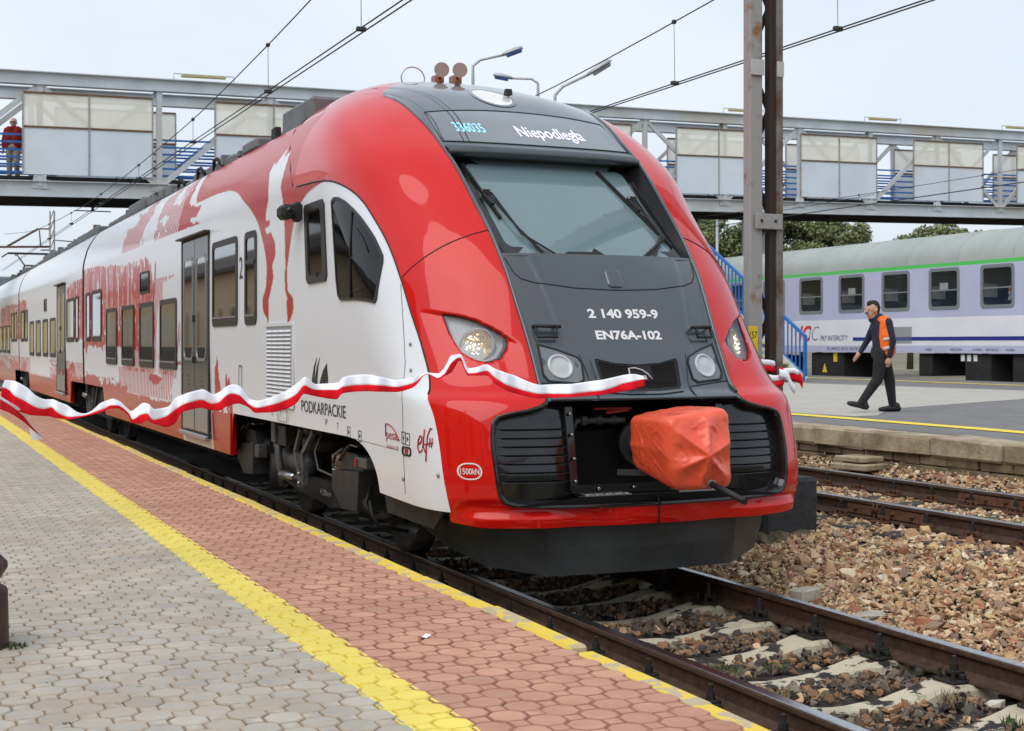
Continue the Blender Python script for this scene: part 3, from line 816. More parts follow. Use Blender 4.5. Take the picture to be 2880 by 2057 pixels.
for s in (-1, 1):
    t = np.linspace(0, 1, 22)[None, :, None]
    Q = hi_[:, None, :]*(1-t)+hq[:, None, :]*t
    P = hull_grid(s*Q[..., 0], Q[..., 1])
    lip = np.clip((.66-Q[..., 1])/.12, 0, 1)*np.clip((Q[..., 0]-.25)/.5, 0, 1)*np.clip((1.34-Q[..., 0])/.15, 0, 1)
    P[..., 1] += .035*np.sin(np.pi*lip)*(1)          # shallow scoop above the bottom lip
    mb = MB(); mb.grid(P, flip=(s < 0)); mb.build('bumper', MATS['paint_red'], train)
    # rim of the black insert
    rim = np.stack([hi_[:, 0], hi_[:, 1]], -1)
    c = np.array([.35, .92])
    lay = []
    for k_, d_ in ((1.0, -.006), (.985, -.010), (.965, .004), (.945, .05), (.93, .075)):
        q = c+(rim-c)*np.array([k_, 1-(1-k_)*1.9])
        P = hull_grid(s*np.maximum(q[:, 0], 0), q[:, 1]); P[:, 1] += d_; lay.append(P)
    mb = MB(); mb.grid(np.array(lay), flip=(s > 0)); mb.build('insert_rim', MATS['mask_black'], train)
    # louvred side panel, concave towards the coupler pocket
    zz = np.linspace(.648, 1.232, 240); aa = np.linspace(.545, 1.062, 24)
    A, Z = np.meshgrid(aa, zz)
    k = np.clip((1.00-A)/.02, 0, 1)*np.clip((A-.60)/.02, 0, 1)*(Z > .76)*(Z < 1.13)
    ph = ((Z-.76)/.053) % 1.0
    slot = np.where(ph < .16, np.sin(ph/.16*np.pi), 0)
    off = .075+.05*np.clip((.75-A)/.2, 0, 1)**2 + k*.026*slot
    Pp = hull_grid(s*A, Z, off); mb = MB(); mb.grid(Pp, flip=(s > 0)); mb.build('louvre_panel', MATS['mask_black'], train)
    # pocket cheek
    mb = MB(); mb.add([S3(s*.545, .66, -.12), S3(s*.545, 1.235, -.12), (TX+s*.545, 8.75, 1.235), (TX+s*.545, 8.75, .66)], [(0,1,2,3)]); mb.build('pocket_cheek', MATS['matt_black'], train)
# pocket floor, ceiling, back wall, steps
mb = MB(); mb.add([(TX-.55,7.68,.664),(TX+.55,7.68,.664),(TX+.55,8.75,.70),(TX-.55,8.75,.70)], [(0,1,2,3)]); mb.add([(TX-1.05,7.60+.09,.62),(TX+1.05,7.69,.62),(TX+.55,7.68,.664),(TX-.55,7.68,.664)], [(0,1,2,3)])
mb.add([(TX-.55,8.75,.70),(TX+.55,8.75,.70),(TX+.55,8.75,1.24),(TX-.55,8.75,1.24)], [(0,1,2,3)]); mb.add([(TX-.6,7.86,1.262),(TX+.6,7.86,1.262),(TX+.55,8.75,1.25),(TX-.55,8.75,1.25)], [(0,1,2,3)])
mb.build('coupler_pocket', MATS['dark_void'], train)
fr = MB()
for s in (-1, 1):
    fr.bar(S3(s*.56, .70, -.085), S3(s*.56, 1.22, -.085), .05, .03, (0,1,0))
fr.bar(S3(-.58, .71, -.085), S3(.58, .71, -.085), .04, .05)
fr.build('pocket_frame', MATS['mask_black'], train)
for s in (-1, 1):
    mb = MB()
    for i in range(9):
        for j in range(4): mb.box((TX+s*.34-.14+i*.035, 7.715+j*.03, .675), (.022,.010,.006), 0, .6*(1 if (i+j) % 2 else -1))
    mb.box((TX+s*.34, 7.76, .668), (.33,.13,.008))
    mb.build('step_plate', MATS['alu'], train, kind='stuff')
for (a, z) in ((-.56,.76),(-.56,.9),(-.56,1.05),(-.56,1.18),(.56,.76),(.56,.9),(.56,1.05),(-.4,.71),(-.15,.71),(.2,.71)):
    mb = MB(); mb.lathe([(.011,0),(.011,-.012),(.006,-.016)], S3(a, z, -.068), 'Y', 8); mb.build('bolt', MATS['steel'], train)
mb = MB()                                        # air pipes and cocks in the pocket
for dz, x0, x1 in ((1.12, -.42, -.05), (1.12, .1, .3)):
    mb.tube([(TX+x0,8.05,dz-.06),(TX+x0+.03,8.05,dz),(TX+x1-.06,8.02,dz),(TX+x1,8.02,dz)], .022, 10)
    for q in (.2, .5, .8): mb.lathe([(.034,-.02),(.034,.02)], (TX+x0+(x1-x0)*q, 8.04, dz), 'X', 8, smooth=False)
mb.build('air_pipe', MATS['bogie_steel'], train)
mb = MB(); mb.bar((TX-.30,7.98,1.20),(TX-.04,7.96,1.20), .035, .012); mb.bar((TX-.22,7.96,1.175),(TX-.05,7.97,1.19), .02, .02); mb.build('cock_handle', MATS['red_print'], train)
for k in range(5):
    x0 = TX-.35+.14*k; mb = MB(); mb.tube([(x0,8.5,1.15),(x0+.03,8.25,.95-.03*k),(x0+.05,8.2,.80),(x0+.1,8.35,.74)], .014+.004*(k % 2), 7); mb.build('hose', MATS['matt_black'], train)
mb = MB(); mb.tube([(TX+.02,8.7,.97),(TX+.02,7.75,.97)], .10, 16); mb.lathe([(.15,-.03),(.15,.03)], (TX+.02,7.95,.97), 'Y', 16); mb.build('coupler_shank', MATS['bogie_grey'], train)
mb = MB(); mb.bar((TX-.22,7.8,.80),(TX+.1,7.55,.80), .05, .035); mb.build('coupler_bracket', MATS['bogie_grey'], train)
# ---- dark nose cover, with a raised centre field
def hood_off(A, Z):
    r = np.abs(A); e = .40+.16*np.clip((Z-1.3)/.9, 0, 1)
    return .006*np.clip((r-e)/.03, 0, 1)*np.clip((a_mask(Z)-r)/.12, 0, 1)
def mask_patch(z0, z1, nz, na, amax, off=0.0, lo_fn=None):
    Z1 = np.linspace(0, 1, nz)[:, None]*np.ones((1, na)); U = np.ones((nz, 1))*np.linspace(-1, 1, na)[None, :]
    Z = z0+(z1-z0)*Z1
    if lo_fn is not None: Z = lo_fn(U)+(z1-lo_fn(U))*Z1
    A = U*(amax(Z) if callable(amax) else amax)
    return A, Z
A, Z = mask_patch(1.262, 2.235, 110, 120, a_mask, lo_fn=lambda U: 1.262+.0*U)
P = hull_grid(A, Z, hood_off(A, Z)); mb = MB(); mb.grid(P); mb.build('nose_cover', MATS['mask_grey'], train)
def surf_line(pts, r, name, mat, off=0.0, n=5):
    mb = MB(); P = []
    for i in range(len(pts)-1):
        for t in np.linspace(0, 1, 9)[:-1]: P.append((pts[i][0]+(pts[i+1][0]-pts[i][0])*t, pts[i][1]+(pts[i+1][1]-pts[i][1])*t))
    P.append(pts[-1])
    mb.tube([S3(a, z, off-float(hood_off(np.array(a), np.array(z))) if z < 2.24 else off) for a, z in P], r, n); return mb.build(name, mat, train)
surf_line([(-.725,2.20),(-.70,2.10),(-.66,2.055),(-.58,2.03),(-.3,1.995),(0,1.985),(.3,1.995),(.58,2.03),(.66,2.055),(.70,2.10),(.725,2.20)], .005, 'hatch_joint', MATS['rubber'])
for s in (-1, 1):
    surf_line([(s*.36,1.27),(s*.37,1.34),(s*.71,1.375)], .005, 'panel_joint', MATS['rubber'])
    surf_line([(s*.352,1.29),(s*.37,1.40),(s*.40,1.55)], .004, 'panel_joint', MATS['rubber'])
surf_line([(-.69,1.268),(0,1.268),(.69,1.268)], .008, 'panel_joint', MATS['rubber'])
# small raised hatch
mb = MB(); bp = rrect(-.058,.058,1.985+.02,2.135,.03); mb.prism(bp, lambda u, v, w: S3(u, v, w), .012, b=.010); mb.build('coupling_hatch', MATS['mask_grey'], train)
# numbers
for txt, zc, sz, wd in (('2 140 959-9', 1.797, .078, .535), ('EN76A-102', 1.655, .074, .495)):
    lettering(txt, sz*1.04, lambda u, v: S3(u, zc+v, .004), MATS['white_print'], 'number', train, bold=.0030, w=wd)
# grab handles
for s in (-1, 1):
    mb = MB(); a0, a1 = s*.66, s*.53
    mb.tube([S3(a0, 1.735, -.01), S3(a0, 1.74, .05), S3(s*.50, 1.735, .05)], .012, 8)
    mb.tube([S3(a0, 1.735, .04), S3(a0, 1.668, .03), S3(a1, 1.668, .03), S3(a1, 1.73, .05)], .009, 6)
    mb.tube([S3(a1, 1.735, .05), S3(a1, 1.735, -.01)], .009, 6)
    mb.build('grab_handle', MATS['rubber'], train)
# lower lamps on the nose cover
for s in (-1, 1):
    poly = [(-.655,1.615),(-.55,1.585),(-.425,1.535),(-.405,1.50),(-.415,1.395),(-.45,1.375),(-.64,1.392),(-.665,1.43)]
    poly = [(s*u, v) for u, v in poly]
    c = (sum(p[0] for p in poly)/8, sum(p[1] for p in poly)/8)
    big = [(c[0]+(u-c[0])*1.09, c[1]+(v-c[1])*1.09) for u, v in poly]
    mb = MB(); mb.ring(big, poly, lambda u, v, w: S3(u, v, w-float(hood_off(np.array(u), np.array(v)))), -.01, .010); lampo = mb.build('tail_lamp', MATS['rubber'], train)
    mb = MB(); mb.prism(poly, lambda u, v, w: S3(u, v, w-float(hood_off(np.array(u), np.array(v)))), .003); mb.build('lens', MATS['lamp_glass'], lampo)
    rows_ = []
    for r_, o_ in ((.084,.004),(.080,.012),(.070,.012),(.066,.005),(.045,.006),(.020,.008),(.001,.009)):
        rows_.append([S3(s*.545+r_*math.cos(a), 1.478+r_*.95*math.sin(a), o_-float(hood_off(np.array(s*.545+r_*math.cos(a)), np.array(1.478+r_*.95*math.sin(a))))) for a in np.linspace(0, 2*math.pi, 33)])
    mb = MB(); mb.grid(np.array(rows_))
    mb.build('reflector', MATS['lamp_pale'], lampo)
# radiator grille with badge
gp = [(-.325,1.545),(-.18,1.510),(0,1.498),(.18,1.510),(.325,1.545),(.335,1.52),(.315,1.34),(.295,1.315),(.12,1.300),(-.12,1.300),(-.295,1.315),(-.315,1.34),(-.335,1.52)]
gi = [(u*.86, 1.412+(v-1.412)*.72) for u, v in gp]
gm = [(u*.93, 1.412+(v-1.412)*.87) for u, v in gp]
mb = MB(); mb.ring(gp, gm, lambda u, v, w: S3(u, v, w), -.01, .016); gr = mb.build('grille', MATS['mask_grey'], train)
mb = MB(); mb.ring(gm, gi, lambda u, v, w: S3(u, v, w+.006 if 0 else w), -.01, .010); mb.build('grille_frame', MATS['matt_black'], gr)
mb = MB(); mb.prism(gi, lambda u, v, w: S3(u, v, w), .003); mb.build('mesh_backing', MATS['dark_void'], gr)
mb = MB()
for i in range(34):
    for j in range(11):
        u, v = -.26+i*.0158, 1.335+j*.0155
        if in_poly(np.array(u), np.array(v), gi): mb.box(S3(u, v, .006), (.009,.006,.006), 0, .0)
mb.build('mesh_bars', MATS['matt_black'], gr, kind='stuff')
mb = MB(); mb.prism([(-.08,1.475),(.095,1.475),(.095,1.38),(-.08,1.38)], lambda u, v, w: S3(u, v, w), .010); badge = mb.build('badge', MATS['matt_black'], gr)
# maker's badge: a sail outline with four letters
ARC = [(-.075,1.385),(-.075,1.462),(-.03,1.465),(.02,1.452),(.06,1.425),(.085,1.392)]
mb = MB(); mb.tube([S3(u, v, .016) for u, v in ARC], .006, 6); mb.build('badge_arc', MATS['lamp_pale'], badge)
lettering('pesa', .052, lambda u, v: S3(u+.005, 1.392+v, .013), MATS['white_print'], 'lettering', badge, bold=.0006)
# ---- windscreen, recessed between the shell edges
gy = lambda z: 8.466+(z-2.218)*(9.40-8.466)/(3.0-2.218)
def glass_pt(a, z, d=0.0): return (TX+a, gy(z)+.035*(a/.7)**2-d, z)
zz = np.linspace(2.232, 3.0, 24); aw = lambda z: np.interp(z, [2.22, 3.0], [.715, .735])
U = np.linspace(-1, 1, 40)
P = np.array([[glass_pt(u*aw(z), z) for u in U] for z in zz]); mb = MB(); mb.grid(P); ws = mb.build('windscreen', MATS['glass_screen'], train)
b_in = rrect(-.655,.655,2.285,2.945,.05,4); b_out = [(u*1.10, 2.615+(v-2.615)*1.155) for u, v in b_in]
mb = MB(); mb.ring(b_out, b_in, lambda u, v, w: glass_pt(u, v, w), .002, .006); mb.build('screen_border', MATS['mask_black'], ws)
for s in (-1, 1):                                # flanks between the glass and the shell
    zz2 = np.linspace(2.20, 3.03, 24); rows_ = []
    for z in zz2:
        e = S3(s*float(a_mask(z)), z); q = glass_pt(s*float(aw(z))*.97, z)
        rows_.append([tuple(np.array(e)*(1-t)+np.array(q)*t) for t in np.linspace(0, 1, 6)])
    mb = MB(); mb.grid(np.array(rows_), flip=(s > 0)); mb.build('screen_flank', MATS['flank_black'], train)
A, Z = mask_patch(2.195, 2.24, 3, 40, a_mask)   # sill between glass and cover
P0 = hull_grid(A[1], Z[1]); P1 = np.array([glass_pt(a*.98, 2.236) for a in A[1]]); mb = MB(); mb.grid(np.array([P0, (P0+P1)/2+np.array([0,0,.006]), P1])); mb.build('screen_sill', MATS['mask_grey'], train)
# header bar over the glass
secs = []
for u in np.linspace(-1, 1, 40):
    a = u*.79
    y0, y1 = float(H(a, 3.10)), float(H(a, 3.0))
    g0 = np.array(glass_pt(a*.93, 2.985)); top_ = np.array([TX+a, y0, 3.10])
    fr_ = np.array([TX+a, y1-.005, 3.035])
    secs.append([top_, fr_, fr_+np.array([0,.02,-.035]), g0+np.array([0,.01,0])])
mb = MB(); mb.grid(np.array(secs).transpose(1,0,2)); mb.build('header_bar', MATS['mask_grey'], train)
# wipers: parallel arms, link head and blade
for s in (-1, 1):
    if s < 0: base, head, tip0, tip1 = (-.42,2.235), (-.615,2.70), (-.66,2.93), (-.555,2.40)
    else: base, head, tip0, tip1 = (.44,2.235), (.56,2.70), (.455,2.93), (.63,2.33)
    mb = MB()
    for d in (0, .06):
        b0 = (base[0]+s*-d*1.4, base[1]); mid = (head[0]+(.05*s if s > 0 else .10), 2.38+(.0 if d else .03))
        mb.bar(glass_pt(b0[0], b0[1], .03), glass_pt(*mid, .05), .022, .012)
        mb.bar(glass_pt(*mid, .05), glass_pt(head[0]+d*.5, head[1], .06), .013, .010)
    wp = mb.build('wiper', MATS['rubber'], train)
    mb = MB(); mb.box(glass_pt(*head, .05), (.075,.03,.045), .006); mb.bar(glass_pt(head[0]-.03, head[1]-.02, .04), glass_pt(head[0]+.0, head[1]-.10, .04), .03, .03); mb.build('wiper_head', MATS['rubber'], wp)
    mb = MB(); q0, q1 = (head[0]-.02+(.02 if s > 0 else -.06), 2.95), (head[0]+(.09 if s > 0 else .08), 2.36)
    if s < 0: q0, q1 = (-.675,2.93), (-.60,2.50)
    else: q0, q1 = (.42,2.93), (.66,2.32)
    mb.bar(glass_pt(*q0, .018), glass_pt(*q1, .018), .016, .028); mb.build('blade', MATS['rubber'], wp)
    for q in (-.03, .03):
        mb = MB(); mb.lathe([(.010,0),(.010,-.012)], glass_pt(head[0]+q, head[1]+.012, .065), 'Y', 8); mb.build('pin', MATS['steel'], wp)
# things on the dash seen through the glass reflections: a dark console edge
mb = MB(); mb.prism([(-.25,2.245),(.05,2.245),(.0,2.29),(-.03,2.262),(-.22,2.258)], lambda u, v, w: glass_pt(u, v, w), .008); mb.build('dash_edge', MATS['matt_black'], ws)
# ---- destination display
A, Z = mask_patch(3.098, 3.47, 20, 60, lambda z: a_mask(z))
mb = MB(); mb.grid(hull_grid(A, Z)); dsp = mb.build('destination_display', MATS['mask_grey'], train)
dp = rrect(-.775,.775,3.115,3.45,.07,5); dp = [(u*(1-.03*max(0, (v-3.2))/.25), v-.05*(u/.775)**2*(1 if v > 3.3 else 0)) for u, v in dp]
mb = MB(); ds = []
for z in np.linspace(0, 1, 12):
    ds.append([S3(u*(.775-.02*z), 3.115+z*(.335-.055*u*u), .004) for u in np.linspace(-1, 1, 40)])
mb.grid(np.array(ds)); mb.build('display_glass', MATS['glass_display'], dsp)
mb = MB(); fr_ = [(u*.775, 3.115+.0) for u in np.linspace(-1,1,30)]+[(u*.755, 3.45-.055*u*u) for u in np.linspace(1,-1,30)]; mb.tube([S3(u, v, .003) for u, v in fr_], .006, 5, closed=True); mb.build('display_frame', MATS['rubber'], dsp)
lettering('336035', .125, lambda u, v: S3(u-.50, 3.215+v, .0055), MATS['led_cyan'], 'led_number', dsp, w=.235)
lettering('Niepodległa', .145, lambda u, v: S3(u+.165, 3.200+v, .0055), MATS['led_lilac'], 'led_name', dsp, w=.56)
# ---- top fairing with the high lamp
k_ = np.linspace(-1, 1, 60); t_ = np.linspace(0, 1, 26)
te = pchip([0, .02/.9, .2/.9, .38/.9, .56/.9, .72/.9, .84/.9, 1.0], [3.912, 3.912, 3.90, 3.87, 3.82, 3.745, 3.665, 3.61])
K, T = np.meshgrid(k_, t_); A0 = K*float(a_mask(3.465)); Z0 = np.full_like(K, 3.465); A1 = K*.9; Z1 = te(np.abs(K))
mb = MB(); mb.grid(hull_grid(A0+(A1-A0)*T, Z0+(Z1-Z0)*T)); mb.build('top_fairing', MATS['mask_grey'], train)
lp = [(.155*math.cos(a)-.02+.0*math.sin(a), 3.632+.105*math.sin(a)+.01*math.cos(a)) for a in np.linspace(0, 2*math.pi, 29)[:-1]]
lo_ = [(-.02+(u+.02)*1.22, 3.632+(v-3.632)*1.2) for u, v in lp]
mb = MB(); mb.ring(lo_, lp, lambda u, v, w: S3(u, v, w), -.012, .010); tl = mb.build('top_lamp', MATS['mask_grey'], train)
mb = MB(); rows_ = []
for q in (1.0, .85, .6, .3, .02): rows_.append([S3(-.02+(u+.02)*q, 3.632+(v-3.632)*q, .002+.02*(1-q*q)) for u, v in lp+lp[:1]])
mb.grid(np.array(rows_)); mb.build('lens', M('lamp_glow', (.66,.66,.64), .15, coat=1.0, emit=(1,.9,.75), estr=.18), tl)
mb = MB(); mb.prism([(-.035,0),(.035,0),(.02,.05),(-.02,.05)], lambda u, v, w: (TX+.10+w, 10.30+u, 3.655+v), .05); mb.build('camera_fin', MATS['rubber'], train)
# ---- eye headlights
for s in (-1, 1):
    E3 = lambda u, v, w: (TX+s*u, float(H(u, v))+.10-w, v)
    c = (1.0, 1.64)
    rows_ = []
    for q in (1.0, .75, .5, .25, .02): rows_.append([E3(c[0]+(u-c[0])*q, c[1]+(v-c[1])*q, .002) for u, v in EYE+EYE[:1]])
    hl_big = [(c[0]+(u-c[0])*1.035, c[1]+(v-c[1])*1.035) for u, v in EYE]
    mb = MB(); mb.ring(hl_big, EYE, lambda u, v, w: E3(u, v, w), -.02, .062); hl = mb.build('headlight', MATS['rubber'], train)
    mb = MB(); mb.grid(np.array(rows_), flip=(s > 0)); mb.build('housing', MATS['lamp_body'], hl)
    n_ = np.array([s*.62, -.70, .25]); n_ /= np.linalg.norm(n_)
    def disc(mb, cc, r0, prof, n=28):
        C0 = np.array(cc); u_ = np.cross(n_, [0,0,1]); u_ /= np.linalg.norm(u_); v_ = np.cross(u_, n_)
        P = np.array([[C0+n_*h_+(u_*math.cos(a)+v_*math.sin(a))*r for a in np.linspace(0, 2*math.pi, n+1)] for r, h_ in prof]); mb.grid(P)
    cc = E3(.995, 1.615, .018)
    mb = MB(); disc(mb, cc, 0, [(.125,-.02),(.120,.004),(.108,.006)]); mb.build('lamp_ring', MATS['lamp_body'], hl)
    mb = MB(); disc(mb, cc, 0, [(.108,.006),(.085,-.006),(.05,-.012),(.002,-.014)]); mb.build('reflector', MATS['lamp_warm'], hl)
    rl = random.Random(5); mb = MB(); u_ = np.cross(n_, [0,0,1]); u_ /= np.linalg.norm(u_); v_ = np.cross(u_, n_)
    for i in range(40):
        rr, an = .078*math.sqrt(rl.random()), rl.uniform(0, 6.28)
        p = np.array(cc)+n_*.004+(u_*math.cos(an)*rr*.75-u_*.022*s)+v_*math.sin(an)*rr
        mb.lathe([(.0045,-.003),(.0,-.006)], tuple(p), 'Y', 6)
    mb.build('bulb_facets', MATS['lamp_lit'], hl, kind='stuff')
    rows_ = []
    for q in (1.0, .8, .5, .2, .02): rows_.append([E3(c[0]+(u-c[0])*q, c[1]+(v-c[1])*q, .052+.02*(1-q*q)) for u, v in EYE+EYE[:1]])
    mg = MATS.get('clear_lens') or M('clear_lens', (.9,.93,.95), .02, spec=.6, alpha=.16, coat=1.0)
    mb = MB(); mb.grid(np.array(rows_), flip=(s > 0)); mb.build('lens', mg, hl)
# 1500 kN plate
for nm, rr, mt in (('plate_ring', None, 'white_print'),):
    def plate(u, v, w=0.0):
        y = 7.872; a = 1.215-u
        return S3(-a, .835+v, .003+w)
    o_ = rrect(-.062,.062,-.052,.052,.05,5); i_ = rrect(-.054,.054,-.044,.044,.042,5)
    mb = MB(); mb.ring(o_, i_, lambda u, v, w: plate(u, v, w), 0, .0015); pl = mb.build('load_plate', MATS[mt], train)
    lettering('1500kN', .052, lambda u, v: plate(u, v-.018, .001), MATS[mt], 'lettering', pl, w=.094, bold=.0006)
# ---- snow plough
top = [(1.22,8.80),(1.19,8.40),(1.06,8.03),(.70,7.83),(.35,7.785),(0,7.77)]
bot = [(1.18,8.80),(1.15,8.45),(1.02,8.09),(.685,7.87),(.35,7.83),(0,7.815)]
full = lambda L: [(-a, y) for a, y in L]+[(a, y) for a, y in L[::-1][1:]]
Tp, Bt = full(top), full(bot)
zb = [.38,.30,.205,.150,.150,.150,.150,.150,.205,.30,.38]
P = np.array([[(TX+a, y+.0, .485) for a, y in Tp], [(TX+(a+b)/2, (y+y2)/2-.01, (.485+z)/2) for (a, y), (b, y2), z in zip(Tp, Bt, zb)], [(TX+a, y, z) for (a, y), z in zip(Bt, zb)], [(TX+a*.97, y+.04, z) for (a, y), z in zip(Bt, zb)]])
mb = MB(); mb.grid(P, smooth=False); mb.build('snow_plough', MATS['plow_grey'], train)
mb = MB(); mb.add([(TX+a, y, .484) for a, y in Tp], [tuple(range(len(Tp)))]); mb.build('plough_shelf', MATS['matt_black'], train)
# centre split in the bottom lip
mb = MB(); mb.tube([S3(0, .48, .0), S3(0, .54, .001), S3(0, .60, .004)], .006, 5); mb.tube([(TX, 7.645, .60), (TX, 7.67, .66)], .006, 5); mb.build('lip_joint', MATS['rubber'], train)
# ---- coupler under its red tarpaulin cover
cov = thing('coupler_cover', (TX+.1, 7.3, .68), 'orange red tarpaulin cover tied over the coupler on the train front', 'cover')
bm = bmesh.new(); bmesh.ops.create_icosphere(bm, subdivisions=6, radius=1.0)
cv = np.array([v.co[:] for v in bm.verts]); cf = [tuple(v.index for v in f.verts) for f in bm.faces]; bm.free()
p_ = 8.0; nn = (np.abs(cv)**p_).sum(1)**(1/p_); cv = cv/nn[:, None]
X_, Y_, Z_ = cv.T
front = np.clip(-Y_-.35, 0, 1)/.65; rear = np.clip(Y_, 0, 1)
sx_, sz_ = X_-.02, Z_+.12
ang = np.arctan2(sz_, sx_); rr_ = np.clip(np.hypot(sx_, sz_), 0, 1.4)
star = .090*np.clip(1-rr_/1.1, 0, 1)-.045*np.abs(np.cos(ang*3.0+.5))*np.clip(rr_*1.5, 0, 1)*np.clip(1.45-rr_, 0, 1)
ridge = lambda s_, sd: 1-2*np.abs(fbm(X_*s_+7+Y_*s_*.7, Z_*s_+5-Y_*s_*.6, sd, 2)-.5)*2
edge_ = np.clip((np.max(np.abs(cv), 1)-.93)/.07, 0, 1)*np.clip(2.35-np.sum(np.abs(cv), 1), 0, 1)
crump = (.014*(ridge(1.1, 7)-.5)+.020*(np.clip(ridge(2.0, 12)-.76, 0, 1)/.24)**1.5+.008*(np.clip(ridge(4.5, 19)-.70, 0, 1)/.3)**1.5)*(.3+.7*np.clip(edge_, 0, 1))
pleat = .03*np.abs(np.sin(np.arctan2(Z_, X_)*7+2*Z_))*rear
back = (Y_+1)/2
Xw = X_*(.230+.018*Z_*0-.035*back)*(1+crump*2.0-pleat)+.022*np.clip(X_, 0, 1)*np.clip(-Z_, 0, 1)-.0*Z_
Xw = Xw*np.where((X_ < 0) & (Z_ < 0), 1-.22*np.abs(Z_)*(1-back*.3), 1)
Zw = Z_*np.where(Z_ < 0, .255*(1-.42*back), .232*(1-.06*back))*(1+crump*1.5-pleat)+.030*np.clip(Z_, 0, 1)**3*(X_+.1)
Yw = Y_*.29-(star+crump*.5)*front
V = np.stack([TX-.045+Xw, 7.36+Yw, .985+Zw], -1)
mb = MB(); mb.add(V, cf, 0, True); mb.build('tarpaulin', MATS['cover_red'], cov)
mb = MB(); mb.tube([(TX+.025,7.10,.785),(TX+.04,6.98,.755),(TX+.055,6.76,.705)], .020, 10); mb.build('tie_rod', MATS['rubber'], cov)
mb = MB(); mb.lathe([(.030,0),(.030,-.02)], (TX+.027,7.09,.782), 'Y', 12); mb.build('eyelet', MATS['alu'], cov)
# ---------------------------------------------------------------- train: painted sides, windows, doors, running gear, roof
WHITE = np.array(lin(234,239,247)); RLIV = np.array(lin(190,34,28)); GOLD = np.array(lin(170,130,60)); ORN = np.array(lin(184,58,38))
def smooth_(x, a, b): t = np.clip((x-a)/(b-a), 0, 1); return t*t*(3-2*t)
# vault-shaped red field between cab and door, with a pale figure standing in it
yR = pchip([1.0,1.80,1.834,1.92,1.996,2.078,2.256,2.314,2.485,2.64,2.752,2.831,2.865,2.875], [11.32,11.32,11.247,11.171,11.18,11.35,11.368,11.336,11.247,11.136,10.964,10.713,10.4,10.18])
yL = pchip([1.0,1.80,1.828,1.918,2.007,2.141,2.289,2.417,2.576,2.742,2.9,2.98,3.08,3.15,3.18], [12.0,12.0,12.002,12.154,12.179,12.052,12.027,12.077,12.205,12.388,12.713,12.95,13.25,13.7,14.3])
FIG = [(12.0,3.23),(11.95,3.19),(11.68,3.32),(11.70,3.23),(11.52,3.27),(11.58,2.965),(11.543,2.92),(11.496,2.861),(11.459,2.762),(11.427,2.616),(11.395,2.258),(11.427,2.224),(11.404,2.068),(11.336,2.007),(11.359,1.972),(11.323,1.79),(11.987,1.79),(11.977,2.014),(11.927,2.062),(11.805,2.205),(11.853,2.305),(11.732,2.396),(11.756,2.508),(11.903,2.604),(12.052,2.596),(12.118,2.645),(11.927,2.668),(11.952,2.713),(12.088,2.718),(12.077,2.792),(11.977,2.908),(12.03,3.04),(12.1,3.15)]
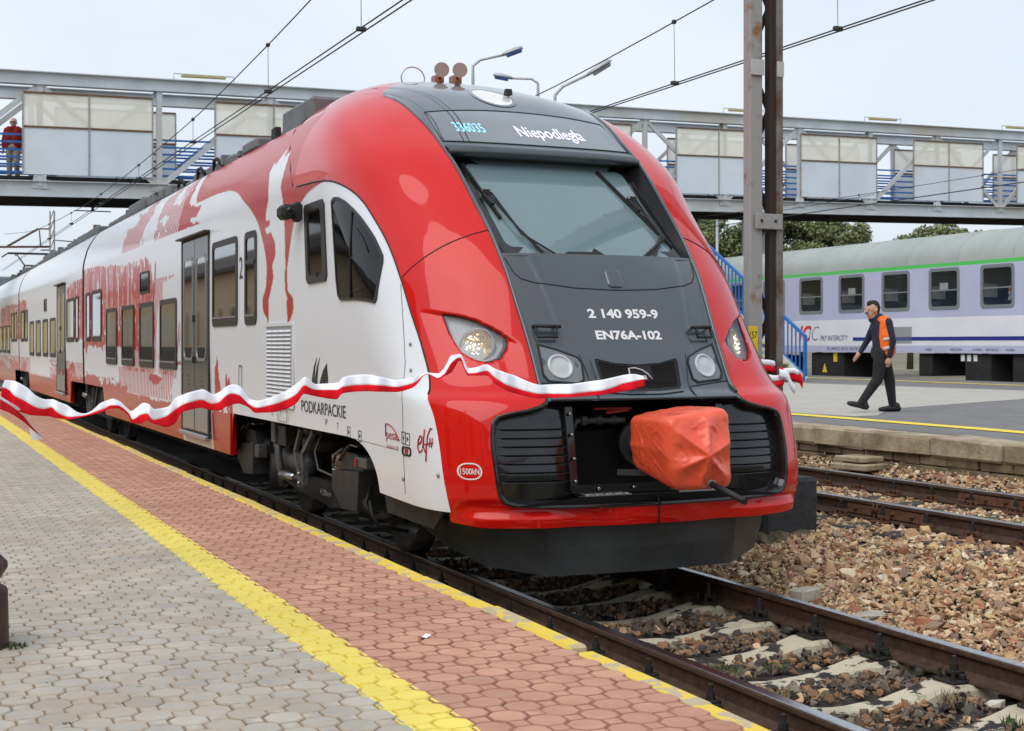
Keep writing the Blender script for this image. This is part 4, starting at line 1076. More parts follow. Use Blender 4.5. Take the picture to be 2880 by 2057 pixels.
def livery(Y, Z, car):
    C_ = np.ones(Y.shape+(3,))*WHITE
    def paint(mask, col):
        C_[mask] = col
    def soft(val, thr, zone, col, w=.035):
        m = (np.clip((thr-val)/w+.5, 0, 1)*zone)[..., None]; C_[:] = C_*(1-m)+np.asarray(col)*m
    if car == 0:
        up = fbm(Y*2.0, Z*.8, 3)
        # red vault
        v = (Y > yR(Z)) & (Y < yL(Z)) & (Z > 1.815) & (Z < 3.18)
        vg = (Y > yR(Z)-.020) & (Y < yL(Z)+.020) & (Z > 1.80) & (Z < 3.20)
        top_ = (Z >= 3.18) & (Y < 15.0+1.5*(up-.5)+(Z-3.1)*1.5)
        c = np.array([11.75, 2.5]); big = [((p[0]-c[0])*.955+c[0], p[1]) for p in FIG]
        paint(vg, GOLD); paint(top_ | v, RLIV)
        paint(in_poly(Y, Z, FIG) & (Z < 2.9), GOLD); paint(in_poly(Y, Z, FIG) & (Z >= 2.9), WHITE)
        paint(in_poly(Y, Z, [((p[0]-c[0])*.965+c[0], p[1]) for p in FIG]), WHITE)
        # crown-like splash and red foot right of the doors
        n1 = fbm(Y*7, Z*3, 31)
        cr = (Y > 13.45) & (Y < 14.40) & (Z < .88+.62*np.abs(np.sin((Y-13.36)*6.4))**.7*(.30+n1))
        paint(cr & (Z < 1.55), RLIV); paint((Y > 13.40) & (Y < 14.42) & (Z < .90), ORN)
        paint((Y > 13.6) & (Y < 14.3) & (Z > .93) & (Z < 1.02) & (fbm(Y*9, Z*20, 8) > .52), WHITE)
    if car == 0: y0, y1 = 16.0, 24.9
    elif car == 1: y0, y1 = 24.9, 38.3
    else: y0, y1 = 38.3, 60
    u = Y-y0
    # brush work: tall torn strokes above, waves below, hatching towards the door
    st = fbm(Y*1.5, Z*.45, 11, 5); fine = fbm(Y*7, Z*1.8, 13, 4); wav = fbm(Y*.8+Z*.6, Z*5.0, 17, 5); patch = fbm(Y*.5+40, Z*.9, 23, 3)
    if car == 0:
        dens = smooth_(Y, 16.2, 18.6); dens_u = dens*smooth_(Z, 1.25, 1.75)*(1-smooth_(Z, 2.62+.25*smooth_(Y, 20, 24), 2.95))
    elif car == 1:
        dens_u = 1.1*(smooth_(-Y, -28.2, -26.8)+smooth_(Y, 35.2, 36.6))*smooth_(Z, 1.5, 1.9)*(1-smooth_(Z, 2.6, 2.95)); dens = dens_u*0+np.clip(smooth_(-Y, -33, -27.5)+smooth_(Y, 34, 36.5), 0, 1)
    else:
        dens_u = smooth_(-Y, -50, -42)*smooth_(Z, 1.5, 1.9)*(1-smooth_(Z, 2.6, 2.95)); dens = smooth_(-Y, -52, -44)
    sel = (Y > y0+.05) if car else (Y > 16.05)
    tear = fbm(Y*2.6+Z*.9, Z*1.1, 61, 5); spl = fbm(Y*11, Z*7, 67, 3)
    red_u = sel & (.40*st+.30*tear+.30*fine < dens_u*.72)
    soft(.40*st+.30*tear+.30*fine, dens_u*.72, sel, RLIV)
    paint(sel & red_u & (fbm(Y*16, Z*.9, 71, 3) > .60) & (Z > 1.9), WHITE*.55+RLIV*.45)      # dry-brush gaps
    paint(sel & red_u & (spl > .69), WHITE)
    if car == 0:
        up2 = (Y > 14.8) & (Y < 20.5) & (Z > 2.93) & (fbm(Y*1.1, Z*3, 51, 4) < .44) & (((Y*1.0+Z*.6)/.11 % 1.0 < .6) | (Y < 16.2)); paint(up2, RLIV)
    low = sel & (Z < 1.42) & (wav*.8+.2*spl < .26+.42*dens*smooth_(-Z, -1.45, -.85))
    soft(wav*.8+.2*spl, .26+.42*dens*smooth_(-Z, -1.45, -.85), sel & (Z < 1.42), RLIV*.85+ORN*.15)
    h = ((Y*1.0+Z*.28)/.115) % 1.0
    hu = ((Y*1.0+Z*.40)/.095) % 1.0
    if car == 0:
        zone = smooth_(Y, 16.1, 16.9)*(1-smooth_(Y, 19.8, 21.2))
        soft(np.abs(hu-.5), .27, sel & (Z > 1.25) & (Z < 2.45) & (tear < .34+.34*zone) & (patch < .66), RLIV, .12)
        soft(np.abs(h-.5), .26, sel & (Z < 1.30) & (Z > .95) & (wav > .36) & (patch > .30) & (zone > .15), RLIV, .12)
        soft(.5-np.abs(h-.5), .24, sel & (Z < 1.22) & (Z > .93) & (wav > .40) & (zone > .3), WHITE, .12)
    else:
        paint(sel & (h < .5) & (Z < 1.3) & (wav > .42) & (dens > .4), RLIV)
    band = {0: .93-.012*(Y-16), 1: .92, 2: .92}[car]
    edge = band+.10*(fine-.5)*(h < .5)
    paint(sel & (Z < np.maximum(edge, .72)), ORN)
    return C_
def section(zb, zt, nz):                          # body cross-section going up: (a, z)
    z = np.concatenate([np.linspace(zb, 2.9, int(nz*.72)), np.linspace(2.91, zt, nz-int(nz*.72))])
    return h_w(z), z
def side_sheet(name, ys, zb_fn, car, nz, s=-1, zt=3.56):
    rows = []; cols = []
    for y in ys:
        a, z = section(zb_fn(y), zt, nz)
        rows.append(np.stack([TX+s*a, np.full(nz, y), z], -1))
    P = np.array(rows)
    C_ = livery(P[..., 1], P[..., 2], car)
    me = fast_mesh(name, P.reshape(-1, 3), grid_faces(*P.shape[:2], flip=(s > 0)), MATS['paint_body'], True, C_.reshape(-1, 3))
    return put(name, me, train)
def zb0(y):                                       # lower edge of the first car: bogie cut-out, skirt, rear cut-out
    if y < 9.03: return .60
    if y < 9.64: return .60+.34*math.sqrt(max(0, 1-((9.64-y)/.61)**2))
    if y < 13.42: return .945
    if y < 13.56: return .945-.42*(y-13.42)/.14
    if y < 22.42: return .52
    if y < 22.56: return .52+.42*(y-22.42)/.14
    return .94
# cab side: from the seam back to the shell joint
ys = np.unique(np.concatenate([np.linspace(7.979, 9.7, 190), np.linspace(9.7, 11.14, 140)]))
for s in (-1, 1):
    nz = 200; rows = []
    for y in ys:
        zt = float(seam_z(y)); zb_ = min(.575+.025*min(1, max(0, (y-8)/1.0)) if y < 9.03 else zb0(y), zt-.004)
        z = np.linspace(zb_, zt, nz); rows.append(np.stack([TX+s*W(y, z), np.full(nz, y), z], -1))
    P = np.array(rows); C_ = np.ones(P.shape)*WHITE
    Y_, Z_ = P[..., 1], P[..., 2]
    C_[(Y_ > yR(Z_)-.022) & (Z_ > 2.1)] = GOLD; C_[(Y_ > yR(Z_)) & (Z_ > 2.1)] = RLIV
    put('cab_side', fast_mesh('cab_side', P.reshape(-1, 3), grid_faces(*P.shape[:2], flip=(s > 0)), MATS['paint_body'], True, C_.reshape(-1, 3)), train)
ysA = np.concatenate([np.arange(11.14, 14.6, .0125), np.arange(14.6, 24.80, .0135), [24.80]])
side_sheet('body_side', ysA, zb0, 0, 230)
ysB = np.concatenate([np.arange(25.02, 38.1, .022), [38.1]])
zb1 = lambda y: .94 if (y < 26.70 or y > 35.5) else (.52+.42*max(0, (26.84-y)/.14) if y < 26.84 else (.52 if y < 35.36 else .52+.42*(y-35.36)/.14))
side_sheet('body_side', ysB, zb1, 1, 150)
zb2 = lambda y: .94 if y < 39.6 else .52
side_sheet('body_side', np.concatenate([np.arange(38.32, 56, .06), [56]]), zb2, 2, 100)
for y0, y1, zf, car in ((11.14, 24.8, zb0, 0), (25.02, 38.1, zb1, 1), (38.32, 56, zb2, 2)):
    side_sheet('body_side', np.linspace(y0, y1, 60), zf, car, 50, s=1)
    a_ = float(h_w(3.56)); rf = MB()
    rf.add([(TX-a_,y0,3.56),(TX+a_,y0,3.56),(TX+a_,y1,3.56),(TX-a_,y1,3.56)], [(0,1,2,3)]); rf.build('roof_deck', MATS['roof_grey'], train)
    for ye in (y0, y1):
        if ye < 12: continue
        a, z = section(.94, 3.56, 30); mb = MB(); L = [(TX-q, ye, w) for q, w in zip(a, z)]+[(TX+q, ye, w) for q, w in list(zip(a, z))[::-1]]; mb.add(L, [tuple(range(len(L)))]); mb.build('end_wall', MATS['gaiter'], train)
for ye in (24.8, 38.1):                            # gangway bellows
    a, z = section(.75, 3.5, 40); mb = MB(); rows = []
    for k in range(9):
        q = .05+.03*(k % 2); rows.append([(TX-(w_-q), ye+.22*k/8, zz_) for w_, zz_ in zip(a, z)]+[(TX+(w_-q), ye+.22*k/8, zz_) for w_, zz_ in list(zip(a, z))[::-1]])
    mb.grid(np.array(rows), smooth=False); mb.build('bellows', MATS['gaiter'], train)
# skirt ends facing the bogie openings (painted inside edge)
for y, z0, z1 in ((13.50, .53, .94), (26.8, .53, .93)):
    mb = MB(); mb.add([(XL+.002,y,z1),(XL+.07,y+.03,z1),(XL+.07,y+.03,z0),(XL+.002,y,z0)], [(0,1,2,3)]); mb.build('skirt_return', MATS['paint_red'], train)
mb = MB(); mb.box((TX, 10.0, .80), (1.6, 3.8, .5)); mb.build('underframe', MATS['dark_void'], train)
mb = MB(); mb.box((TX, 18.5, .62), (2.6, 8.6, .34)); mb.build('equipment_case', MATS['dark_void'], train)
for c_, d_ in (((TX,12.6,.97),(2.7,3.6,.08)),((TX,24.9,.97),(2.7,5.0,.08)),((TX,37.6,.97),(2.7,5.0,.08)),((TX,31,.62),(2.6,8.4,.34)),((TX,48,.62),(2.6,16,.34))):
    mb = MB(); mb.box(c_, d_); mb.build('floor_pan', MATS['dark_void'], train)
mb = MB(); mb.prism([(8.15,.56),(9.1,.59),(9.05,.46),(8.3,.43)], lambda u, v, w: (XL+.09+w+.07*(9.1-u), u, v), .02); mb.build('skirt_lower', MATS['bogie_grey'], train)
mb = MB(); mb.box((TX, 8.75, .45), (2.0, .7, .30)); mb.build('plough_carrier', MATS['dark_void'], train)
# ---- side windows
SD = lambda y, z, w: (XL-w, y, z)
def window(y0, y1, z0, z1, r=.07, fr=.06, pane='glass_side', strip=True, mid=None, parent=train):
    o_ = rrect(y0, y1, z0, z1, r, 4); i_ = rrect(y0+fr, y1-fr, z0+fr*1.5, z1-fr, r*.7, 4)
    mb = MB(); mb.ring(o_, i_, SD, -.005, .012); wd = mb.build('window', MATS['window_frame'], parent)
    mb = MB(); mb.prism(i_, SD, .004); mb.build('pane', MATS[pane], wd)
    if strip:
        mb = MB(); mb.box((XL-.014, (y0+y1)/2, z0+fr*1.45), (.012, y1-y0-2*fr, .016)); mb.build('sill_strip', MATS['alu'], wd)
    if mid:
        mb = MB(); mb.box((XL-.012, (y0+y1)/2, mid), (.02, y1-y0-2*fr+.02, .035), .005); mb.build('transom', MATS['window_frame'], wd)
    return wd
window(13.16, 14.29, 1.80, 2.665); window(12.40, 12.85, 1.80, 2.665, mid=2.38)
for k, yc in enumerate((16.81, 18.36, 19.92, 21.5)): window(yc-.55, yc+.55, 1.32, 2.165)
window(22.60, 23.75, 1.665, 2.50); window(23.97, 24.48, 1.665, 2.49, fr=.05)
window(25.55, 26.0, 1.665, 2.485, fr=.05); window(26.18, 27.36, 1.665, 2.475)
for yc in (29.86, 31.35, 32.93, 34.5): window(yc-.53, yc+.53, 1.355, 2.165)
window(35.6, 36.4, 1.69, 2.475); window(36.55, 37.5, 1.69, 2.475)
for yc in (39.2, 40.2): window(yc-.42, yc+.42, 1.69, 2.475)
for yc in (41.7, 43.2, 44.7, 46.2, 47.7): window(yc-.53, yc+.53, 1.37, 2.165)
mb = MB(); mb.ring(rrect(18.15,18.86,2.285,2.575,.02,2), rrect(18.19,18.82,2.315,2.55,.015,2), SD, -.005, .012); iw = mb.build('side_indicator', MATS['window_frame'], train)
mb = MB(); mb.prism(rrect(18.19,18.82,2.315,2.55,.015,2), SD, .005); mb.build('pane', MATS['glass_cab'], iw)
mb = MB(); mb.ring(rrect(31.1,31.6,2.33,2.6,.02,2), rrect(31.14,31.56,2.36,2.57,.015,2), SD, -.005, .012); iw = mb.build('side_indicator', MATS['window_frame'], train)
mb = MB(); mb.prism(rrect(31.14,31.56,2.36,2.57,.015,2), SD, .005); mb.build('pane', MATS['glass_cab'], iw)
# cab windows follow the curved side
CS = lambda y, z, w: (TX-float(W(y, z))-w, y, z)
wa = [(10.80,2.70),(10.77,2.735),(10.30,2.74),(10.25,2.70),(10.17,2.15),(10.20,2.105),(10.68,2.10),(10.73,2.14)]
wi = [(10.52+(u-10.52)*.70, 2.42+(v-2.42)*.80) for u, v in wa]; wi2 = [(10.52+(u-10.52)*.66, 2.42+(v-2.42)*.77) for u, v in wa]
mb = MB(); mb.ring(wa, wi, CS, -.005, .014); cw = mb.build('cab_window', MATS['window_frame'], train)
mb = MB(); mb.ring(wi, wi2, CS, .002, .008); mb.build('inner_frame', MATS['matt_black'], cw)
mb = MB(); mb.prism(wi2, CS, .004); mb.build('pane', MATS['glass_cab'], cw)
mb = MB(); mb.box((XL-.016, 10.42, 2.165), (.01,.05,.03), .003); mb.build('catch', MATS['matt_black'], cw)
wb = [(10.07,2.70),(10.02,2.728),(9.93,2.72),(9.80,2.68),(9.656,2.614),(9.52,2.54),(9.398,2.461),(9.28,2.38),(9.194,2.307),(9.12,2.24),(9.095,2.19),(9.089,2.12),(9.084,1.93),(9.10,1.905),(9.22,1.92),(9.47,1.938),(9.82,1.945),(9.885,1.98),(9.93,2.1)]
wc = (9.58, 2.25)
wbi = [(wc[0]+(u-wc[0])*.955, wc[1]+(v-wc[1])*.94) for u, v in wb]
mb = MB(); mb.ring(wb, wbi, CS, -.005, .012); cw = mb.build('cab_window', MATS['window_frame'], train)
rows_ = [[CS(wc[0]+(u-wc[0])*q, wc[1]+(v-wc[1])*q, .006) for u, v in wbi+wbi[:1]] for q in (1, .7, .4, .02)]
mb = MB(); mb.grid(np.array(rows_)); mb.build('pane', MATS['glass_cab'], cw)
mb = MB(); mb.tube([CS(9.655, 2.59, .012), CS(9.60, 2.3, .012), CS(9.55, 1.95, .012)], .007, 5); mb.build('divider', MATS['matt_black'], cw)
mb = MB(); mb.tube([CS(9.55,2.46,.010), CS(9.42,2.38,.010), CS(9.30,2.27,.010)], .004, 4); mb.tube([CS(9.53,2.0,.010), CS(9.32,2.01,.010)], .004, 4); mb.build('inner_line', MATS['window_frame'], cw, kind='stuff')
# rear-view camera
mb = MB(); mb.box((XL-.04,10.90,2.69), (.07,.10,.16), .02); mb.box((XL-.12,10.95,2.69), (.11,.20,.12), .03); mb.build('mirror_camera', MATS['rubber'], train)
mb = MB(); mb.lathe([(.03,0),(.03,-.05),(.02,-.055)], (XL-.12,10.84,2.69), 'Y', 12); mb.build('camera_lens', MATS['mask_black'], train)
# ---- doors
def doors(y0, y1, z0, z1):
    mb = MB(); mb.ring(rrect(y0-.05,y1+.05,z0-.02,z1+.03,.02,2), rrect(y0,y1,z0+.02,z1,.02,2), SD, -.002, .010); d = mb.build('door', MATS['rubber'], train)
    ym = (y0+y1)/2
    for a, b, hs in ((y0+.006, ym-.010, 1), (ym+.010, y1-.006, -1)):
        mb = MB(); mb.prism(rrect(a, b, z0+.03, z1-.01, .015, 2), SD, .006); lf = mb.build('leaf', MATS['door_grey'], d)
        w0, w1 = a+(b-a)*.16, b-(b-a)*.16
        mb = MB(); mb.ring(rrect(w0-.03,w1+.03,z0+.79,z0+1.93,.10,5), rrect(w0,w1,z0+.82,z0+1.90,.08,5), SD, .004, .014); mb.build('window_trim', MATS['alu'], d)
        mb = MB(); mb.prism(rrect(w0,w1,z0+.82,z0+1.90,.08,5), SD, .009); mb.build('pane', MATS['glass_side'], d)
        for q in range(3):
            mb = MB(); mb.box((XL-.008,(a+b)/2,z0+.62-.05*q), (.004,.07,.018)); mb.build('sticker', MATS['bogie_steel'], d)
        mb = MB(); mb.box((XL-.008,(a+b)/2+.05,z0+.40), (.004,.10,.10)); mb.build('sticker', MATS['red_print'], d, label='small red notice on the door')
        mb = MB(); mb.box((XL-.008,(a+b)/2-.08,z0+.40), (.004,.10,.12)); mb.build('sticker', MATS['bogie_steel'], d)
        mb = MB(); mb.prism(rrect(a+.02,b-.02,z0+.04,z0+.30,.01,2), SD, .008); mb.build('kick_plate', MATS['alu'], d)
    for zq in (z0+.80, z0+1.25):
        mb = MB(); mb.box((XL-.022, ym, zq), (.02,.035,.08), .006); mb.build('push_button', MATS['gaiter'], d)
    mb = MB(); mb.box((XL-.02,ym,z0-.02), (.05,y1-y0+.06,.05), .006); mb.build('threshold', MATS['alu'], d)
    mb = MB(); mb.box((XL-.035,ym,z1+.035), (.07,y1-y0+.18,.02), .004); mb.build('rain_strip', MATS['box_brown'], d)
    return d
doors(14.50, 15.90, .65, 2.77); doors(27.62, 29.0, .68, 2.76); doors(48.6, 50, .68, 2.76)
# ---- side furniture and lettering
mb = MB(); mb.ring(rrect(11.15,12.06,1.085,1.805,.01,2), rrect(11.18,12.03,1.115,1.775,.01,2), SD, -.002, .008); vg_ = mb.build('side_vent', M('vent_white', lin(224,228,234), .4), train)
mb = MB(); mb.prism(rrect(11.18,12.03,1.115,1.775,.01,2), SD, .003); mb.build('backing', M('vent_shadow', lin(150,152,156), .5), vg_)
for c_ in range(4):
    for r_k in range(18):
        mb = MB() if r_k == 0 else mb
        yv = 11.215+c_*.205; zv = 1.135+r_k*.0345
        mb.prism([(0,0),(0,.022),(.014,.004)], lambda u, v, w: (XL-.003-u, yv+w, zv+v), .185)
    mb.build('louvre_bank', MATS['vent_white'], vg_, kind='stuff')
SW = lambda y0, z0, d=.004: (lambda u, v: (TX-float(W(y0-u, z0+v))-d, y0-u, z0+v))
lettering('PODKARPACKIE', .135, SW(10.34, 1.075), MATS['black_print'], 'lettering', train, w=1.20)
def sail(y0, z0, sc, mat, fins=((0,0),)):
    for k, (dy, cut) in enumerate(fins):
        pts = [(0,0),(.05,.18),(.14,.33),(.28,.45),(.20,.32),(.15,.16),(.13,0)] if k else [(0,0),(.10,.16),(.24,.29),(.40,.38),(.44,.20),(.40,.0)]
        mb = MB(); mb.prism([(y0-(u+dy)*sc, z0+v*sc) for u, v in pts], lambda y, z, w: (TX-float(W(y, z))-w, y, z), .003); mb.build('emblem', mat, train)
sail(10.56, 1.24, .62, MATS['black_print'], ((.18,0),(0,0),(-.13,0)))
lettering('2', .30, SW(13.02, 2.245), MATS['black_print'], 'class_number', train, w=.13)
lettering('1', .12, SW(10.62, 2.60), MATS['black_print'], 'class_number', train, w=.02)
mb = MB(); mb.tube([CS(8.845,1.0,.003),CS(8.845,1.085,.003),CS(8.80,1.085,.003),CS(8.72,1.07,.003),CS(8.64,1.035,.003),CS(8.575,.985,.003),CS(8.62,.99,.003)], .0045, 4); mb.build('maker_sail', MATS['red_print'], train)
lettering('pesa', .092, SW(8.73, .985, .003), MATS['red_print'], 'lettering', train, w=.215); lettering('Bydgoszcz SA', .034, SW(8.71, .925, .003), MATS['red_print'], 'lettering', train, w=.23)
mb = MB(); el = lambda pts, r: mb.tube([CS(8.27-u, .93+v, .004) for u, v in pts], r, 5)   # looping script logo
el([(.0,.05),(.035,.07),(.04,.10),(.02,.11),(.0,.08),(-.005,.03),(.02,.0),(.05,.02)], .005); el([(.055,.03),(.062,.15)], .005); el([(.062,.04),(.09,.0),(.095,.11),(.115,.16),(.13,.155)], .005); el([(.07,.055),(.15,.07)], .0045); el([(.095,.03),(.095,-.05)], .005); el([(.12,.10),(.12,.04)], .004); el([(.14,.10),(.14,.04)], .004)
mb.build('script_logo', MATS['red_print'], train)
for yy, zz_, t_ in ((10.25,1.0,'1P'),(9.95,.985,'T'),(11.9,1.0,'2'),(11.6,1.0,'T'),(12.6,1.02,'IT')):
    lettering(t_, .07, SW(yy, zz_, .003), MATS['black_print'], 'marking', train)
for yy, zz_ in ((9.42,.965),(9.68,.98),(8.50,1.01),(8.43,1.005)):
    mb = MB(); mb.ring(rrect(yy-.035,yy+.035,zz_-.04,zz_+.04,.004,1), rrect(yy-.03,yy+.03,zz_-.035,zz_+.035,.004,1), CS, 0, .003); mk = mb.build('marking', MATS['bogie_steel'], train)
    mb = MB(); mb.prism([(yy-.015,zz_),(yy+.012,zz_+.015),(yy+.012,zz_-.015)], CS, .003); mb.build('symbol', MATS['black_print'], mk)
mb = MB(); mb.ring(rrect(8.37,8.53,.895,.955,.028,4), rrect(8.385,8.515,.905,.945,.02,4), CS, 0, .006); ck = mb.build('side_cock', MATS['rubber'], train)
mb = MB(); mb.box(CS(8.45,.925,.002), (.01,.05,.03)); mb.build('indicator', MATS['red_print'], ck)
for yy, zz_ in ((8.52,.74),(8.06,.80),(8.60,1.62),(8.52,1.45),(8.47,1.40)):
    mb = MB(); p = CS(yy, zz_, 0); mb.lathe([(.014,0),(.014,-.008),(.007,-.010)], p, 'X', 10); mb.build('fixing', MATS['steel'], train)
surf = MB(); surf.tube([CS(float(np.interp(z, [.6,1.2,1.5,2.05], [8.50,8.51,8.60,8.868])), z, .0) for z in np.linspace(.64, 2.03, 30)], .0028, 4); surf.build('panel_joint', MATS['window_frame'], train)
mb = MB(); mb.tube([CS(y, float(np.interp(y, [8.6, 9.66], [.92, .94])), 0) for y in np.linspace(8.6, 9.66, 12)], .0022, 4); mb.build('panel_joint', MATS['bogie_steel'], train)
mb = MB(); mb.ring(rrect(11.35,11.66,.96,1.07,.03,3), rrect(11.36,11.65,.965,1.065,.027,3), SD, 0, .002); mb.build('access_flap', MATS['bogie_steel'], train)
mb = MB(); mb.ring(rrect(13.0,13.12,1.12,1.42,.01,2), rrect(13.008,13.112,1.128,1.412,.01,2), SD, 0, .003); mb.build('access_flap', MATS['bogie_steel'], train)
# ---- front bogie, seen in the cut-out
BX = XL+.14
def pt(mb, mats, name): return mb.build(name, mats, train)
def sandbox(yc, zt):
    mb = MB(); mb.prism([(yc-.34,zt-.06),(yc+.34,zt-.10),(yc+.34,zt-.24),(yc+.08,zt-.38),(yc-.30,zt-.36)], lambda u, v, w: (BX+w, u, v), .32, b=.02); sb = pt(mb, MATS['bogie_grey'], 'sand_box')
    mb = MB(); mb.add([(BX+.02,yc+.345,zt-.11),(BX+.30,yc+.345,zt-.11),(BX+.30,yc+.345,zt-.24),(BX+.28,yc+.09,zt-.385),(BX+.06,yc+.09,zt-.385),(BX+.02,yc+.345,zt-.24)], [(0,1,2,5),(2,3,4,5)]); mb.build('rear_plate', MATS['box_brown'], sb)
    mb = MB(); mb.prism([(yc-.32,zt-.06),(yc+.32,zt-.09),(yc+.10,zt+.06),(yc-.22,zt+.05)], lambda u, v, w: (BX+.04+w, u, v), .22); mb.build('hopper', MATS['bogie_grey'], sb)
    mb = MB(); mb.box((BX+.13,yc+.16,zt+.045), (.20,.30,.025), .008, Matrix.Rotation(R(-28), 3, 'X')); mb.tube([(BX,yc+.30,zt-.04),(BX-.01,yc+.22,zt+.03),(BX,yc+.05,zt+.085)], .012, 8); mb.build('lid', MATS['bogie_steel'], sb)
    for q in (-.1, 0, .1):
        mb = MB(); mb.tube([(BX+.1+q*.4,yc+.05,zt+.08),(BX+.08+q*.4,yc-.02,zt+.12),(BX+.10+q*.4,yc-.14,zt+.11)], .009, 6); mb.build('hose', MATS['steel'] if q else MATS['rubber'], sb)
    mb = MB(); mb.tube([(BX+.08,yc+.35,zt-.13),(BX+.08,yc+.375,zt-.13),(BX+.08,yc+.375,zt-.21),(BX+.08,yc+.35,zt-.21)], .010, 6); mb.build('latch', MATS['steel'], sb)
sandbox(10.18, .73); sandbox(13.45, .73)
mb = MB(); mb.box((BX+.06,13.15,.60), (.10,.34,.13), .01); pt(mb, MATS['bogie_steel'], 'junction_box')
mb = MB(); mb.box((BX+.22,13.22,.62), (.24,.46,.16), .03); mb.lathe([(.09,.68),(.09,.74),(.05,.77)], (BX+.18,13.3,0), n=14); mb.lathe([(.07,.24),(.07,.58)], (BX+.2,13.0,0), n=12); pt(mb, MATS['bogie_grey'], 'brake_unit')
mb = MB(); mb.tube([(BX+.06,12.42,.93),(BX+.05,12.36,.62),(BX+.06,12.26,.34)], .035, 8); mb.box((BX+.05,12.40,.82), (.09,.13,.20), .01); mb.box((BX+.05,12.40,.70), (.06,.08,.05), .01); pt(mb, MATS['bogie_steel'], 'damper')
mb = MB(); mb.box((BX+.16,12.28,.80), (.26,.46,.19), .01); pt(mb, MATS['bogie_grey'], 'air_case')
mb = MB(); mb.lathe([(.0,.62),(.10,.60),(.115,.5),(.115,-.1),(.09,-.19),(.05,-.225),(0,-.23)], (BX+.22,12.05,.56), 'Y', 24); pt(mb, MATS['bogie_steel'], 'air_reservoir')
mb = MB(); mb.lathe([(.22,.70),(.25,.73),(.25,.80),(.22,.83)], (BX+.32,11.6,0), n=20); mb.lathe([(.22,.83),(.25,.86),(.25,.91),(.22,.94)], (BX+.32,11.6,0), n=20); pt(mb, MATS['rubber'], 'air_spring')
for d in (0, .26):
    mb = MB(); mb.bar((BX+.0,11.42-d*1.5,.90),(BX-.01,11.56-d*.9,.70), .045, .03, (1,0,0)); mb.bar((BX-.01,11.56-d*.9,.70),(BX+.0,11.42-d*.5,.44), .045, .03, (1,0,0)); pt(mb, MATS['bogie_steel'], 'bracket')
mb = MB(); mb.prism([(11.27,.56),(11.43,.54),(11.43,.41),(11.27,.43)], lambda u, v, w: (BX-.03+w, u, v), .05); br = pt(mb, MATS['bogie_steel'], 'bracket_foot')
for z_ in (.53, .45):
    mb = MB(); mb.lathe([(.018,0),(.018,-.02),(.010,-.025)], (BX-.03,11.34,z_), 'X', 8); mb.build('bolt', MATS['steel'], br)
mb = MB(); mb.tube([(BX+.02,11.66,.46),(BX+.02,12.12,.455)], .040, 14); pt(mb, MATS['steel'], 'damper_piston')
mb = MB(); mb.tube([(BX+.02,11.45,.48),(BX+.02,11.68,.46)], .028, 12); pt(mb, MATS['bogie_grey'], 'damper_rod')
mb = MB(); mb.prism([(9.75,.66),(10.6,.66),(10.8,.46),(12.3,.44),(12.5,.62),(13.3,.62),(13.3,.40),(12.4,.28),(11.3,.24),(10.8,.28),(9.75,.40)], lambda u, v, w: (TX-1.07+w, u, v), .12); bf = pt(mb, MATS['bogie_grey'], 'bogie_frame')
lettering('←2.80m→', .075, lambda u, v: (TX-1.076, 11.46-u, .32+v), MATS['white_print'], 'marking', bf)
for yw in (10.2, 13.0, 24.2, 26.2, 37.2, 39.2):
    for s in (-1, 1):
        mb = MB(); mb.lathe([(.02,-.05),(.20,-.03),(.36,-.05),(.425,-.06),(.425,.05),(.455,.06),(.455,.075),(.02,.075)], (TX+s*.76,yw,.425), 'X', 40)
        if s > 0:
            for i, p in enumerate(mb.v): mb.v[i] = (2*(TX+.76)-p[0], p[1], p[2])
        pt(mb, MATS['bogie_grey'], 'wheel')
        if s < 0:
            mb = MB(); mb.lathe([(.16,-.06),(.15,-.12),(.10,-.16),(.0,-.17)], (TX-.84,yw,.425), 'X', 20); pt(mb, MATS['bogie_steel'], 'axle_box')
mb = MB(); mb.tube([(TX-.90,9.55,.21),(TX-.90,9.95,.22)], .055, 14); mb.bar((TX-.90,9.9,.25),(TX-.95,10.05,.50), .05, .04); pt(mb, MATS['bogie_grey'], 'rail_guard')
mb = MB(); mb.tube([(BX+.06,9.75,.46),(BX+.06,9.70,.36),(BX+.10,9.66,.28),(TX-.96,9.72,.225),(TX-.92,9.85,.22)], .015, 8); pt(mb, MATS['rubber'], 'sensor_cable')
mb = MB(); mb.tube([(BX+.05,10.95,.90),(BX,11.0,.74),(BX,10.9,.60),(BX+.05,10.55,.56)], .010, 6); pt(mb, MATS['bogie_steel'], 'brake_hose')
for k in range(4):
    mb = MB(); y0 = 9.85+.05*k; mb.tube([(BX+.10,y0,.56-.05*k),(BX+.04,y0-.06,.44),(BX+.07,y0-.14+.03*k,.32)], .012, 6); pt(mb, MATS['rubber'], 'hose')
mb = MB(); mb.box((BX-.02,9.60,.755), (.09,.24,.075), .01); jb = pt(mb, MATS['bogie_steel'], 'valve_box')
mb = MB(); mb.box((BX-.072,9.68,.755), (.01,.03,.06), .003); mb.build('tag', MATS['red_print'], jb)
